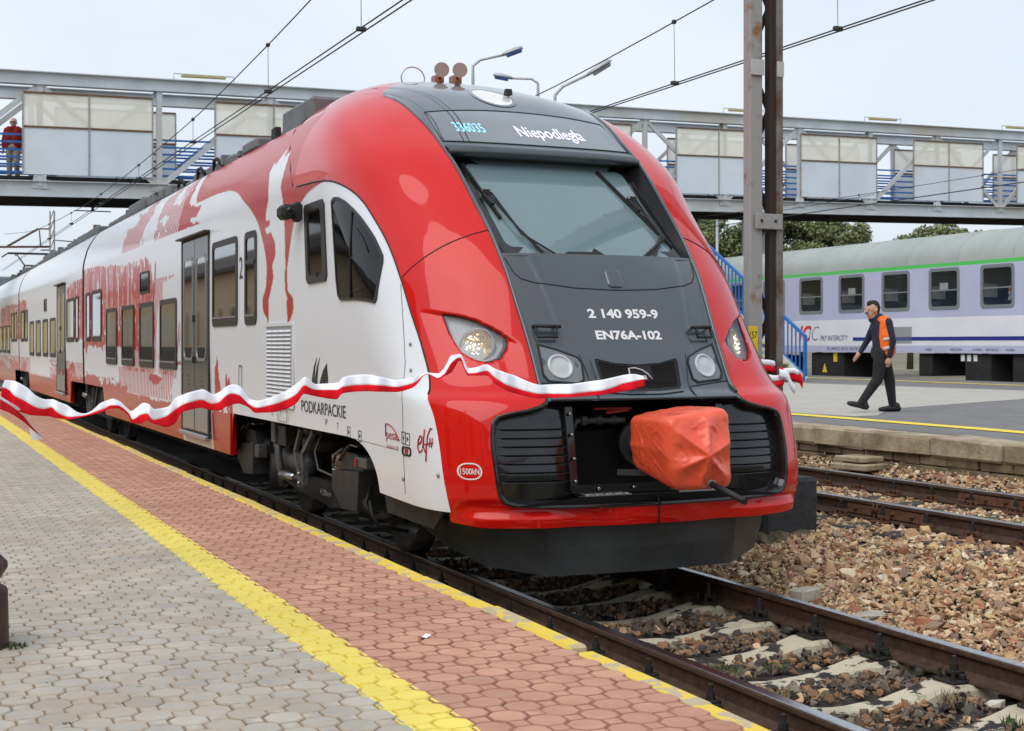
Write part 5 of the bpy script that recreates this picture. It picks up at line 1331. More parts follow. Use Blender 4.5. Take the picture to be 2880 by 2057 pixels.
for yb in (24.9, 37.9):                            # articulation bogies
    mb = MB(); mb.prism([(yb-1.3,.62),(yb+1.3,.62),(yb+1.2,.36),(yb-1.2,.36)], lambda u, v, w: (TX-1.12+w, u, v), .10); mb.box((BX+.3,yb,.75), (.5,2.2,.3), .03); pt(mb, MATS['bogie_grey'], 'bogie_frame')
    mb = MB(); mb.tube([(BX-.02,yb+.25,.70),(BX-.02,yb+.75,.72)], .05, 12); pt(mb, MATS['steel'], 'damper_piston')
    for q in (-.75, -.3, .3, .75):
        mb = MB(); mb.bar((BX+.02,yb+q,.92),(BX,yb+q*.55,.42), .05, .05, (1,0,0)); pt(mb, MATS['bogie_steel'], 'link')
# ---- roof: hatch line, horns, equipment along the edge, pantograph
mb = MB(); mb.tube([(TX-float(W(11.9, z)), y, z) for y, z in ((11.17,2.93),(11.35,3.1),(11.6,3.3),(11.9,3.5),(12.1,3.66))], .006, 5); mb.build('shell_joint', MATS['rubber'], train)
rows_ = []
for y in np.linspace(11.14, 13.6, 20):             # red roof behind the nose, falling to the equipment deck
    f_ = np.clip((y-11.9)/1.5, 0, 1); crown = min(float(np.interp(y, h_yc(np.linspace(3.6, 3.962, 60)), np.linspace(3.6, 3.962, 60)))-.004, 3.962-.30*f_)
    zz_ = np.linspace(2.914, crown, 26); rows_.append([(TX-.994*float(W(max(y, 11.9) if y > 11.9 else y, min(z+(3.962-crown)*max(0, (z-3.3)/(crown-3.3)) if y > 11.9 else z, 3.962))), y, z-.006) for z in zz_]+[(TX+.994*float(W(max(y, 11.9) if y > 11.9 else y, min(z+(3.962-crown)*max(0, (z-3.3)/(crown-3.3)) if y > 11.9 else z, 3.962))), y, z-.006) for z in zz_[::-1]])
mb = MB(); mb.grid(np.array(rows_)); mb.build('cab_roof', MATS['paint_red'], train)
for k, (hx, hy) in enumerate(((TX+.02, 11.25), (TX+.17, 11.2))):
    mb = MB(); mb.box((hx-.06,hy+.22,3.95), (.10,.08,.12), .01); hn = mb.build('horn', MATS['horn_pink'], train)
    mb = MB(); d_ = Vector((-.30,-.95,.05)).normalized(); c0 = Vector((hx-.05,hy+.2,3.985))
    mb.tube([c0, c0+d_*.10, c0+d_*.24, c0+d_*.30, c0+d_*.31], [.016,.018,.04,.062,.066], 20); mb.build('bell', MATS['horn_pink'], hn)
    mb = MB(); mb.tube([c0-d_*.06, c0+d_*.03], .04, 12); mb.build('driver', MATS['horn_gold'], hn)
mb = MB(); mb.tube([(TX-.15+.11*math.cos(a)-.12,11.48,3.97+.10*math.sin(a)) for a in np.linspace(-1.0, 4.2, 16)], .006, 5); mb.build('horn_pipe', MATS['steel'], train)
mb = MB(); mb.box((TX-.35,13.4,3.86), (.9,1.1,.30), .03); mb.build('roof_unit', MATS['roof_grey'], train)
mb = MB(); mb.box((TX-1.12,12.95,3.62), (.06,.16,.14), .01); mb.build('antenna', MATS['rubber'], train)
rr_ = random.Random(3)
y = 13.5
while y < 55:
    L = rr_.uniform(.35, 1.5)
    if not (24.6 < y+L/2 < 25.2 or 37.9 < y+L/2 < 38.5):
        hgt = rr_.uniform(.06, .17); mb = MB(); mb.box((TX-1.03+rr_.uniform(-.04,.05), y+L/2, 3.56+hgt/2), (.28, L, hgt), .025)
        if rr_.random() < .5: mb.box((TX-1.1, y+L*.3, 3.58+hgt*.6), (.12, .10, hgt*1.1), .01)
        mb.build('roof_unit', MATS['roof_grey'], train)
    y += L+rr_.uniform(.03, .18)
for y in np.arange(14, 55, 3.1):
    L = rr_.uniform(1.8, 2.8); mb = MB(); mb.box((TX, y+L/2, 3.72), (1.5, L, .30), .04); mb.build('roof_unit', MATS['roof_grey'], train)
for y in (15.2, 16.1, 17.3, 19.0, 20.8):
    mb = MB(); mb.tube([(TX-1.15,y,3.60),(TX-1.17,y+.12,3.68),(TX-1.16,y+.35,3.69),(TX-1.13,y+.5,3.60)], .02, 7); mb.build('roof_cable', MATS['matt_black'], train)
pant = MB()
mb = MB(); mb.tube([(TX-.5,50.6,3.7),(TX-.35,49.6,4.3)], .03, 7); mb.tube([(TX+.5,50.6,3.7),(TX+.35,49.6,4.3)], .03, 7); mb.tube([(TX-.35,49.6,4.3),(TX-.5,51.2,4.80)], .025, 7); mb.tube([(TX+.35,49.6,4.3),(TX+.5,51.2,4.80)], .025, 7)
mb.tube([(TX-.95,51.2,4.68),(TX-.75,51.2,4.82),(TX+.75,51.2,4.82),(TX+.95,51.2,4.68)], .025, 7); mb.tube([(TX-.95,51.6,4.68),(TX-.75,51.6,4.82),(TX+.75,51.6,4.82),(TX+.95,51.6,4.68)], .025, 7); mb.bar((TX-.5,51.1,4.76),(TX-.5,51.7,4.76), .03, .03); mb.bar((TX+.5,51.1,4.76),(TX+.5,51.7,4.76), .03, .03)
mb.tube([(TX-.5,50.6,3.7),(TX+.5,50.6,3.7)], .03, 7); mb.tube([(TX-.35,49.6,4.3),(TX+.35,49.6,4.3)], .03, 7)
mb.build('pantograph', MATS['iron_dark'], train)

# ---------------------------------------------------------------- mast, wires, ribbons, bridge, coach, people, trees
M('mast_grey', lin(160,158,155), .75, metal=.1, col2=lin(138,104,74), vscale=6.0, vlo=.54, vhi=.70, bump=.1, bscale=30)
M('mast_dull', lin(128,122,116), .75, col2=lin(92,66,48), vscale=4.0, vlo=.42, vhi=.62)
M('mast_brown', lin(56,40,32), .8, col2=lin(48,38,32), vscale=7, bump=.1, bscale=40)
M('sign_yellow', lin(232,196,40), .6, var=.1, vscale=20)
M('foundation_black', lin(50,50,52), .85, var=.3, vscale=9, bump=.5, bscale=30)
M('foundation_base', lin(118,106,84), .95, col2=lin(60,54,44), vscale=14, bump=.9, bscale=18)
M('wire', (.03,.035,.035), .6)
M('ribbon_white', lin(250,250,255), .8, spec=.1)
M('ribbon_red', lin(226,20,36), .8, spec=.15)
M('bridge_grey', lin(200,206,210), .6, col2=lin(184,190,193), vscale=1.3, grime=lin(176,166,150))
M('bridge_panel', lin(216,226,234), .55, var=.05, vscale=.8)
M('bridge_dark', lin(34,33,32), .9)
M('blue_paint', lin(38,104,178), .5, var=.12, vscale=4)
M('rust_edge', lin(110,84,60), .8)
M('polycarb', lin(248,246,234), .5, alpha=.62, var=.05, vscale=.7)
M('lamp_tube', lin(170,160,110), .5)
M('step_beige', lin(206,198,176), .85, var=.1, vscale=5)
M('galv', lin(168,172,174), .5, metal=.4, var=.1, vscale=5)
M('lamp_blue', lin(52,100,168), .4)
M('lamp_bowl', lin(120,124,126), .25, coat=.5)
# ---- lattice mast between the tracks
mast = thing('catenary_mast', (6.75, 9.8, 0), 'tall rusty grey steel lattice mast on black concrete foot beside train nose', 'mast')
mb = MB(); mb.box((6.637,9.80,4.6), (.125,.11,8.4), .008); mb.build('column', MATS['mast_grey'], mast)
mb = MB(); mb.box((6.805,9.79,4.6), (.060,.08,8.4), .004); mb.build('column', MATS['mast_brown'], mast, label='dark brown rusty inner web, shade put into its colour')  # inner web of the channel, coloured dark to stand for its shade
mb = MB(); mb.box((6.867,9.78,4.6), (.062,.10,8.4), .006); mb.build('column', MATS['mast_dull'], mast)
z = .55; k = 0
while z < 8.4:
    a, b = ((6.66, z), (6.86, z+.42)) if k % 2 == 0 else ((6.86, z), (6.66, z+.42))
    mb = MB(); mb.bar((a[0],9.90,a[1]), (b[0],9.90,b[1]), .05, .012, (0,1,0)); mb.build('lacing_bar', MATS['mast_brown'], mast); z += .44; k += 1
mb = MB(); mb.box((6.745,9.72,2.655), (.27,.014,.13), .004); pl = mb.build('plate', MATS['mast_grey'], mast)
for dx in (-.08, .06): 
    mb = MB(); mb.lathe([(.012,0),(.012,-.012)], (6.745+dx,9.713,2.66), 'Y', 8); mb.build('rivet', MATS['mast_brown'], pl)
M('band_pale', lin(190,188,184), .7, var=.1, vscale=8)
for x_, w_ in ((6.637,.129),(6.867,.066)):
    mb = MB(); mb.box((x_,9.73,3.95), (w_,.012,.13)); mb.build('pale_band', MATS['band_pale'], mast)
mb = MB(); mb.box((6.60,9.741,1.645), (.09,.006,.255), .002); sg = mb.build('sign_plate', MATS['sign_yellow'], mast)
for t_, z_ in (('157', 1.70), ('43', 1.565)): lettering(t_, .085, lambda u, v: (6.60+u, 9.736, z_-.03+v), MATS['black_print'], 'lettering', sg, w=.072 if t_ == '157' else .05)
mb = MB(); mb.box((6.86,9.80,.20), (.54,.50,.60), .03); mb.build('foundation', MATS['foundation_black'], mast)
mb = MB(); 
bm = bmesh.new(); bmesh.ops.create_icosphere(bm, subdivisions=3, radius=1.0)
for v in bm.verts:
    n_ = v.co.normalized(); q = (abs(n_.x)**4+abs(n_.y)**4+abs(n_.z)**4)**(-.25); d = 1+.16*mnoise.noise(n_*3.1)+.08*mnoise.noise(n_*9)
    v.co = Vector((6.87+n_.x*q*.33*d, 9.80+n_.y*q*.34*d, -.10+n_.z*q*.17*d))
mb.add([v.co[:] for v in bm.verts], [tuple(v.index for v in f.verts) for f in bm.faces]); bm.free(); mb.build('rough_base', MATS['foundation_base'], mast)
# ---- ribbons
RIB1 = [[[.372,5.534,1.484],[.372,5.534,1.458],[.372,5.534,1.421]],[[.424,5.565,1.475],[.424,5.559,1.427],[.423,5.551,1.379]],[[.477,5.592,1.444],[.476,5.584,1.398],[.476,5.579,1.355]],[[.53,5.613,1.405],[.53,5.608,1.369],[.53,5.614,1.342]],[[.557,5.622,1.404],[.557,5.62,1.374],[.558,5.628,1.338]],[[.611,5.638,1.383],[.612,5.643,1.341],[.612,5.646,1.328]],[[.639,5.648,1.366],[.64,5.655,1.335],[.639,5.653,1.326]],[[.683,5.665,1.344],[.684,5.673,1.337],[.683,5.665,1.332]],[[.723,5.683,1.365],[.724,5.689,1.348],[.723,5.683,1.34]],[[.764,5.703,1.389],[.764,5.705,1.358],[.764,5.705,1.347]],[[.811,5.726,1.4],[.81,5.723,1.375],[.811,5.73,1.362]],[[.84,5.74,1.389],[.839,5.734,1.374],[.841,5.742,1.363]],[[.87,5.752,1.345],[.869,5.745,1.34],[.87,5.751,1.334]],[[.894,5.762,1.356],[.892,5.753,1.313],[.893,5.756,1.299]],[[.929,5.774,1.378],[.928,5.766,1.332],[.927,5.762,1.296]],[[.965,5.784,1.374],[.964,5.779,1.336],[.963,5.771,1.311]],[[.989,5.79,1.353],[.988,5.788,1.309],[.987,5.78,1.295]],[[1.036,5.801,1.36],[1.037,5.804,1.322],[1.036,5.802,1.277]],[[1.066,5.809,1.397],[1.068,5.815,1.344],[1.068,5.817,1.286]],[[1.109,5.821,1.411],[1.111,5.829,1.366],[1.112,5.837,1.334]],[[1.191,5.85,1.429],[1.192,5.855,1.385],[1.193,5.856,1.352]],[[1.237,5.868,1.407],[1.237,5.869,1.365],[1.236,5.863,1.339]],[[1.276,5.883,1.421],[1.275,5.88,1.373],[1.274,5.872,1.338]],[[1.329,5.903,1.447],[1.327,5.896,1.408],[1.326,5.891,1.36]],[[1.368,5.915,1.434],[1.366,5.907,1.401],[1.367,5.909,1.365]],[[1.407,5.925,1.379],[1.406,5.918,1.357],[1.407,5.925,1.345]],[[1.453,5.935,1.374],[1.452,5.931,1.344],[1.454,5.939,1.322]],[[1.531,5.949,1.394],[1.532,5.953,1.357],[1.532,5.95,1.323]],[[1.633,5.972,1.445],[1.635,5.979,1.395],[1.633,5.974,1.354]],[[1.681,5.986,1.475],[1.683,5.991,1.437],[1.683,5.992,1.4]],[[1.731,6.001,1.44],[1.731,6.003,1.415],[1.733,6.01,1.386]],[[1.839,6.034,1.445],[1.837,6.028,1.413],[1.837,6.029,1.371]],[[1.882,6.045,1.473],[1.88,6.038,1.428],[1.878,6.033,1.399]],[[1.982,6.063,1.481],[1.981,6.06,1.433],[1.979,6.055,1.404]],[[2.053,6.072,1.471],[2.054,6.075,1.431],[2.055,6.079,1.402]],[[2.14,6.086,1.453],[2.143,6.093,1.42],[2.145,6.099,1.397]],[[2.238,6.107,1.468],[2.24,6.112,1.438],[2.238,6.107,1.418]],[[2.309,6.125,1.484],[2.309,6.124,1.48],[2.306,6.117,1.478]],[[2.367,6.139,1.479],[2.366,6.135,1.459],[2.365,6.133,1.453]],[[2.407,6.148,1.504],[2.404,6.141,1.475],[2.405,6.144,1.467]],[[2.45,6.156,1.567],[2.448,6.149,1.533],[2.45,6.156,1.487]],[[2.494,6.163,1.572],[2.491,6.156,1.556],[2.494,6.164,1.541]],[[2.542,6.169,1.503],[2.54,6.164,1.479],[2.542,6.168,1.469]],[[2.58,6.172,1.507],[2.579,6.171,1.481],[2.579,6.17,1.469]],[[2.637,6.177,1.521],[2.639,6.18,1.489],[2.636,6.173,1.468]],[[2.696,6.183,1.497],[2.699,6.189,1.45],[2.696,6.183,1.424]],[[2.796,6.198,1.466],[2.799,6.204,1.405],[2.801,6.208,1.379]],[[2.965,6.23,1.416],[2.963,6.226,1.372],[2.963,6.226,1.35]],[[3.112,6.251,1.418],[3.109,6.245,1.369],[3.106,6.239,1.352]],[[3.319,6.263,1.437],[3.322,6.269,1.383],[3.324,6.274,1.361]],[[3.505,6.285,1.465],[3.507,6.288,1.426],[3.503,6.282,1.385]],[[3.591,6.298,1.452],[3.589,6.296,1.438],[3.59,6.297,1.402]]]
RIB2 = [[[.357,5.321,1.433],[.357,5.321,1.421],[.357,5.321,1.385]],[[.393,5.415,1.409],[.391,5.416,1.4],[.391,5.416,1.369]],[[.43,5.508,1.386],[.422,5.511,1.378],[.422,5.511,1.35]],[[.468,5.601,1.349],[.463,5.603,1.341],[.46,5.604,1.323]],[[.507,5.693,1.295],[.497,5.697,1.302],[.494,5.698,1.293]],[[.553,5.782,1.252],[.539,5.788,1.259],[.537,5.788,1.254]]]
RIB2b = [(.493, 5.753, 1.292), (.504, 5.749, 1.241), (.542, 5.732, 1.246), (.534, 5.735, 1.261)]

def ribbon(name, L, label, sub=6):
    """white over red cloth band: rows of (top, middle, bottom) points, smoothed along its length"""
    P = np.array(L); n = len(P); t = np.arange(n)
    tt = np.linspace(0, n-1, (n-1)*sub+1)
    Q = np.zeros((len(tt), 3, 3))
    for a in range(3):
        for c in range(3): Q[:, a, c] = pchip(t, P[:, a, c])(tt)
    ss = np.concatenate([[0], np.cumsum(np.linalg.norm(np.diff(Q[:, 1], axis=0), axis=1))])
    amp = 1.0 if n > 20 else .0
    Q += amp*(np.array([.41, .91, 0])[None, :]*(.022*np.sin(ss*31+1)+.012*np.sin(ss*67))[:, None])[:, None, :]
    Q[:, 0] += amp*np.array([.41, .91, 0])*(.012*np.sin(ss*23))[:, None]
    Q[:, 0] += amp*np.array([.41, .91, 0])*.03; Q[:, 2] -= amp*np.array([.41, .91, 0])*.012
    th_ = thing(name, tuple(Q[len(Q)//2, 2]), label, 'ribbon')
    for a, mt, nm in ((0, 'ribbon_white', 'white_half'), (1, 'ribbon_red', 'red_half')):
        A, B = Q[:, a], Q[:, a+1]; rows = [A+(B-A)*f_ for f_ in np.linspace(0, 1, 6)]
        for i_, f_ in enumerate(np.linspace(0, 1, 6)): rows[i_] = rows[i_]+np.array([-.4,-.9,0])*(.0008*math.sin(math.pi*f_))
        o_ = MB(); o_.grid(np.array(rows)); o_ = o_.build(nm, MATS[mt], th_)
        md = o_.modifiers.new('s', 'SOLIDIFY'); md.thickness = .0012
    return th_
ribbon('ribbon', RIB1, 'long white and red ribbon fluttering in front of the train side')
rb = ribbon('ribbon', RIB2, 'short loose end of white and red ribbon at the left edge')
mb = MB(); mb.add(RIB2b, [(0,1,2,3)]); mb.build('folded_tip', MATS['ribbon_white'], rb)
tie = thing('ribbon', (6.62,9.45,1.3), 'white and red ribbon knotted round the rusty mast', 'ribbon')
def strip(pts, w, mat, name, tilt=0.0):
    P = [Vector(p) for p in pts]; t = np.arange(len(P)); tt = np.linspace(0, len(P)-1, (len(P)-1)*5+1)
    Q = np.stack([pchip(t, [p[c] for p in P])(tt) for c in range(3)], -1)
    for half, mt in ((1, 'ribbon_white'), (-1, 'ribbon_red')):
        if mat and mat != mt: continue
        rows = []
        for f_ in np.linspace(0, 1, 4): rows.append(Q+np.array([tilt*half*f_*w, -.012*math.sin(f_*3), (half*f_*w if not mat else (f_-.5)*2*w)]))
        m_ = MB(); m_.grid(np.array(rows)); o_ = m_.build(name, MATS[mt], tie); md = o_.modifiers.new('s', 'SOLIDIFY'); md.thickness = .0012
strip([(6.52,9.72,1.44),(6.60,9.70,1.445),(6.72,9.70,1.44),(6.80,9.72,1.43)], .05, None, 'wrap')
strip([(6.40,9.53,1.40),(6.47,9.48,1.37),(6.52,9.46,1.33),(6.60,9.44,1.315),(6.68,9.41,1.33)], .05, None, 'band', .3)
strip([(6.64,9.42,1.39),(6.71,9.38,1.37),(6.78,9.34,1.345),(6.80,9.33,1.30)], .045, 'ribbon_red', 'loop')
strip([(6.62,9.41,1.385),(6.68,9.37,1.36),(6.70,9.36,1.30),(6.74,9.355,1.25)], .035, 'ribbon_white', 'tail', .2)
strip([(6.66,9.40,1.40),(6.72,9.35,1.405),(6.77,9.34,1.385)], .022, 'ribbon_white', 'loop')
# ---- overhead lines
def line(name, label, X, cz, mess, drops, y0, y1):
    t = thing(name, (X, y0, cz), label, 'overhead wire')
    for dx in (-.04, .04):
        m_ = MB(); m_.tube([(X+dx, y, cz) for y in np.linspace(y0, y1, 12)], .0085, 5); m_.build('contact_wire', MATS['wire'], t)
    f_ = pchip([p[0] for p in mess], [p[1] for p in mess])
    m_ = MB(); m_.tube([(X, y, float(f_(y))) for y in np.linspace(mess[0][0], mess[-1][0], 40)], .0085, 5); m_.build('messenger_wire', MATS['wire'], t)
    for y in drops:
        m_ = MB(); m_.tube([(X, y, cz), (X, y+.02, float(f_(y)))], .004, 4); m_.box((X,y,cz+.015), (.11,.05,.05), .01); m_.box((X,y+.02,float(f_(y))), (.05,.06,.05), .01); m_.build('dropper', MATS['wire'], t)
    return t
line('overhead_line', 'twin contact wires with droppers running above the red train', 4.55, 4.955, [(9.5,6.3),(12,6.05),(16,5.72),(18,5.59),(24,5.32),(34,5.2),(48,5.5),(65,6.5)], (9.8,14.03,18.0,23,28.5,34,40,46), 6, 66)
line('overhead_line', 'twin contact wires above the second track, right of the mast', 8.9, 4.86, [(8,6.2),(10,6.02),(13.96,5.71),(16.7,5.51),(18.6,5.40),(26,5.2),(40,5.4),(65,6.4)], (11.6,14.85,20,26), 5, 66)
line('overhead_line', 'thin wires crossing in front of the footbridge over the lilac coach', 25.7, 5.66, [(12,6.3),(25,6.0),(32,5.97),(37,6.0),(60,6.6)], (22,27.5,32.5,38), 10, 60)
m_ = thing('feeder_wire', (21,30,5.2), 'single sagging wire low across the trees at right', 'overhead wire')
mb = MB(); mb.tube([(21.0,26+.8*k,5.05+.006*(k-12)**2*.1) for k in range(40)], .007, 4); mb.build('wire', MATS['wire'], m_)
# ---- footbridge
def bY(x): return 39.9+(x-2.7)*.0394
def bz(x): return 5.64+(x-2.7)*.0242
BRW = 2.5
br = thing('footbridge', (20.0, bY(20), 0), 'long pale grey steel truss footbridge with white panels spanning all the tracks', 'footbridge')
X0, X1 = -9.0, 62.0
def bp(x, h, d=0.0): return (x, bY(x)+d, bz(x)+h)
def beam(name, x0, h0, x1, h1, w, t, d, mat, up=(0,0,1)):
    m_ = MB(); m_.bar(bp(x0,h0,d), bp(x1,h1,d), w, t, up); return m_.build(name, MATS[mat], br)
for d in (0, BRW):
    for nm, h0, hh in (('bottom_chord', .23, .42), ('top_chord', 3.27, .34)):
        beam(nm, X0, h0, X1, h0, .06, hh, d, 'bridge_grey'); 
        for e in (-1, 1): beam('chord_flange', X0, h0+e*hh/2, X1, h0+e*hh/2, .26, .025, d, 'bridge_grey')
    k = 0
    for x in np.arange(3.706-3.25*3, X1, 3.25):
        if not X0 < x < X1-1: continue
        beam('post', x, .0+.3, x, 3.15, .16, .10, d-.03 if d == 0 else d, 'bridge_grey', (0,1,0))
        if x+3.25 < X1:
            if k % 2 == 1:
                beam('diagonal', x, 3.1, x+3.25, .35, .13, .06, d-.02, 'bridge_grey', (0,1,0)); beam('diagonal', x+3.25, 3.1, x, .35, .13, .05, d+.06, 'bridge_grey', (0,1,0))
            else: beam('diagonal', x, .35, x+3.25, 3.1, .15, .06, d-.02, 'bridge_grey', (0,1,0))
            m_ = MB(); q = bp(x, .40, d-.05); m_.prism([(-.22,-.16),(.22,-.16),(.16,.18),(-.16,.18)], lambda u, v, w: (q[0]+u, q[1]-w, q[2]+v), .012); m_.build('gusset', MATS['bridge_grey'], br)
        k += 1
    for j in range(6):
        h = .70+.205*j; beam('rail_bar', X0, h, X1, h, .03, .055, d+(.12 if d == 0 else -.12), 'blue_paint')
    # infill panels
    for x in np.arange(3.26-5.29*2, X1-4, 5.29):
        w_ = 3.5; off = .0 if d == 0 else 1.1
        a, b = x+off, x+off+w_; dd = -.10 if d == 0 else BRW-.2
        for s_, e_ in ((a, (a+b)/2-.015), ((a+b)/2+.015, b)):
            for h0, h1, mt, nm in ((.62, 1.90, 'bridge_panel', 'panel'), (1.95, 2.84, 'polycarb', 'screen_pane')):
                m_ = MB(); m_.add([bp(s_,h0,dd),bp(e_,h0,dd),bp(e_,h1,dd),bp(s_,h1,dd),bp(s_,h0,dd+.03),bp(e_,h0,dd+.03),bp(e_,h1,dd+.03),bp(s_,h1,dd+.03)], [(0,1,2,3),(4,7,6,5),(0,4,5,1),(1,5,6,2),(2,6,7,3),(3,7,4,0)]); m_.build(nm, MATS[mt], br)
        for h in (1.925, 2.86): beam('panel_rail', a, h, b, h, .05, .05, dd, 'rust_edge')
        for xx in (a, (a+b)/2, b): beam('panel_post', xx, .62, xx, 2.86, .04, .05, dd, 'mast_grey', (0,1,0))
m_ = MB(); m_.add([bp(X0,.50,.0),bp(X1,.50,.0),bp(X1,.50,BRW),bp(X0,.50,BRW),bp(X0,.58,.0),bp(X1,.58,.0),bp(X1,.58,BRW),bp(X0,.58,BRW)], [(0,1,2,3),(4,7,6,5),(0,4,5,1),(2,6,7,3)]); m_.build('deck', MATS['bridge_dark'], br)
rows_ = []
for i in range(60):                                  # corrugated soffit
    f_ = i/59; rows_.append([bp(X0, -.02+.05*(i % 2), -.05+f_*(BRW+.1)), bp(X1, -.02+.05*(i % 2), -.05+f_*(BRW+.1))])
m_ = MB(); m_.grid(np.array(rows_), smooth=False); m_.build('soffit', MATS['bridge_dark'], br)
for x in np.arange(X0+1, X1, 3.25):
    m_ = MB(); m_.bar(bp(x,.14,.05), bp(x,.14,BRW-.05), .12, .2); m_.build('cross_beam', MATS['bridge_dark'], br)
for x in (7.4, 26.5, 32.8, 39.7):
    m_ = MB(); m_.tube([bp(x,3.45,.1), bp(x,3.66,.1), bp(x+1.75,3.66,.1), bp(x+1.75,3.45,.1)], .014, 5); lt = m_.build('light_bracket', MATS['mast_grey'], br)
    m_ = MB(); m_.box((x+.85, bY(x)+.1, bz(x)+3.66-.04), (1.3,.10,.08), .02, Matrix.Rotation(-.0242, 3, 'Y')); m_.build('tube_light', MATS['lamp_tube'], lt)
for x in (5.2, 8.9, 25.7, 31.5):                     # insulators hanging under the deck
    m_ = MB(); q = bp(x, -.02, .6); m_.lathe([(.05,0),(.14,-.04),(.05,-.08),(.16,-.13),(.05,-.17),(.03,-.28)], q, n=14); m_.bar((q[0]-.5,q[1],q[2]-.28),(q[0]+.5,q[1],q[2]-.28), .03, .03); m_.build('wire_support', MATS['iron_dark'], br)
for x in (14.5, 28.8, 43.0):
    m_ = MB(); m_.box((x, bY(x)+BRW/2, bz(x)/2), (.35, 1.6, bz(x)), .03); m_.build('pier', MATS['bridge_grey'], br)
# ---- stairs down to the far platform
st = thing('stairs', (19.5, 28, .68), 'open staircase with beige treads and blue railings below the footbridge', 'stairs')
n_st = 32; sy0, sz0, sy1, sz1 = 27.95, .70, 37.3, 6.05
for k in range(n_st):
    y = sy0+(sy1-sy0)*k/n_st; z = sz0+(sz1-sz0)*(k+1)/n_st
    m_ = MB(); m_.box((19.45, y+.17, z-.04), (1.95,.36,.07), .008); m_.build('tread', MATS['step_beige'], st)
for x in (18.5, 20.42):
    m_ = MB(); m_.bar((x,sy0-.1,sz0-.02),(x,sy1,sz1-.05), .06, .26); m_.build('stringer', MATS['bridge_grey'], st)
    for hh in (1.12,):
        m_ = MB(); m_.bar((x,sy0-.05,sz0+hh),(x,sy1,sz1+hh), .06, .07); m_.build('handrail', MATS['blue_paint'], st)
    m_ = MB(); m_.bar((x,sy0-.05,sz0+.16),(x,sy1,sz1+.16), .03, .05); m_.build('lower_rail', MATS['blue_paint'], st)
    for k in range(56):
        y = sy0+(sy1-sy0)*k/56; z = sz0+(sz1-sz0)*k/56
        m_ = MB(); m_.box((x, y, z+.62), (.028,.028,1.0)); m_.build('baluster', MATS['blue_paint'], st)
    m_ = MB(); m_.box((x, sy0-.05, sz0+.55), (.07,.07,1.16)); m_.build('newel_post', MATS['blue_paint'], st)
m_ = MB(); m_.box((19.45, 38.7, 6.0), (2.0,2.8,.12)); m_.build('landing', MATS['bridge_dark'], st)
# ---- street lamps
def lampost(base, top, tip, label, dark=False):
    t = thing('street_lamp', base, label, 'lamp post', 'platform lamps')
    b, tp, e = Vector(base), Vector(top), Vector(tip)
    m_ = MB(); m_.tube([b, Vector((b.x,b.y,tp.z-.25)), tp, tp+(e-tp)*.15+Vector((0,0,.12)), e-(e-tp)*.36], [.09,.055,.05,.045,.04], 9); m_.build('pole', MATS['galv'], t)
    d = (e-tp).normalized(); c = e-(e-tp)*.17; L = (e-tp).length*.45
    rot = d.to_track_quat('Y', 'Z').to_matrix()
    m_ = MB(); prof = [(.0,-.5),(.11,-.48),(.16,-.2),(.19,.15),(.15,.42),(.05,.5),(0,.5)]
    V = []; n = 14
    for r, h in prof:
        for j in range(n):
            a = 2*math.pi*j/n; V.append(c+rot @ Vector((r*math.cos(a), h*L, max(-.3, math.sin(a))*r*.62)))
    m_.add(V, [(i*n+j, i*n+(j+1) % n, (i+1)*n+(j+1) % n, (i+1)*n+j) for i in range(len(prof)-1) for j in range(n)], 0, True); m_.build('lamp_head', MATS['galv'], t)
    m_ = MB(); m_.box(c+rot @ Vector((0,.05*L,-.07)), (.24,L*.72,.09), .03, rot); m_.build('lamp_glass', MATS['lamp_blue'] if not dark else MATS['lamp_bowl'], t)
lampost((18.44,44.34,.6), (18.44,44.34,11.3), (19.95,43.66,11.9), 'street lamp with blue underside bending right above the train roof')
lampost((22.2,47.0,.6), (22.2,47.0,11.45), (20.75,47.68,11.75), 'street lamp pointing left, lower of two blue ones above the train nose')
lampost((18.41,37.77,.6), (18.41,37.77,9.2), (19.9,37.1,10.2), 'street lamp with grey glass bowl, right of the two blue ones', True)
t = thing('twin_lamp', (40.9,63.8,.4), 'white double headed lamp post in front of the trees', 'lamp post')
m_ = MB(); m_.tube([(40.9,63.8,.4),(40.9,63.8,8.55)], .08, 8); m_.build('pole', MATS['galv'], t)
for dx, dy in ((-.9,.4),(.9,-.4)):
    m_ = MB(); m_.tube([(40.9,63.8,8.5),(40.9+dx*.5,63.8+dy*.5,8.62)], .05, 6); m_.box((40.9+dx,63.8+dy,8.64), (.95,.4,.16), .05, math.atan2(dy,dx)); m_.build('lamp_head', MATS['galv'], t)
# ---- cast iron lamp foot on the near platform
cl = thing('cast_iron_post', (.27,6.5,PZ), 'dark brown fluted cast iron post foot at the left edge of the paving', 'lamp post')
m_ = MB(); m_.lathe([(.205,0),(.205,.02),(.20,.24),(.195,.255),(.17,.27),(.165,.285)], (.27,6.5,PZ), n=40); m_.build('drum', M('cast_iron', lin(70,52,46), .55, var=.25, vscale=14, metal=.3, bump=.1, bscale=60), cl)
rows_ = []
for z, r, fl in ((.285,.16,0),(.31,.175,0),(.345,.20,.05),(.37,.198,.10),(.41,.16,.14),(.46,.115,.16),(.54,.08,.14),(.75,.065,.1),(1.0,.06,.1),(3.2,.05,.1)):
    rows_.append([(.27+r*(1-fl*(.5-.5*math.cos(a*10)))*math.cos(a), 6.5+r*(1-fl*(.5-.5*math.cos(a*10)))*math.sin(a), PZ+z) for a in np.linspace(0, 2*math.pi, 81)])
m_ = MB(); m_.grid(np.array(rows_)); m_.build('fluted_shaft', MATS['cast_iron'], cl)
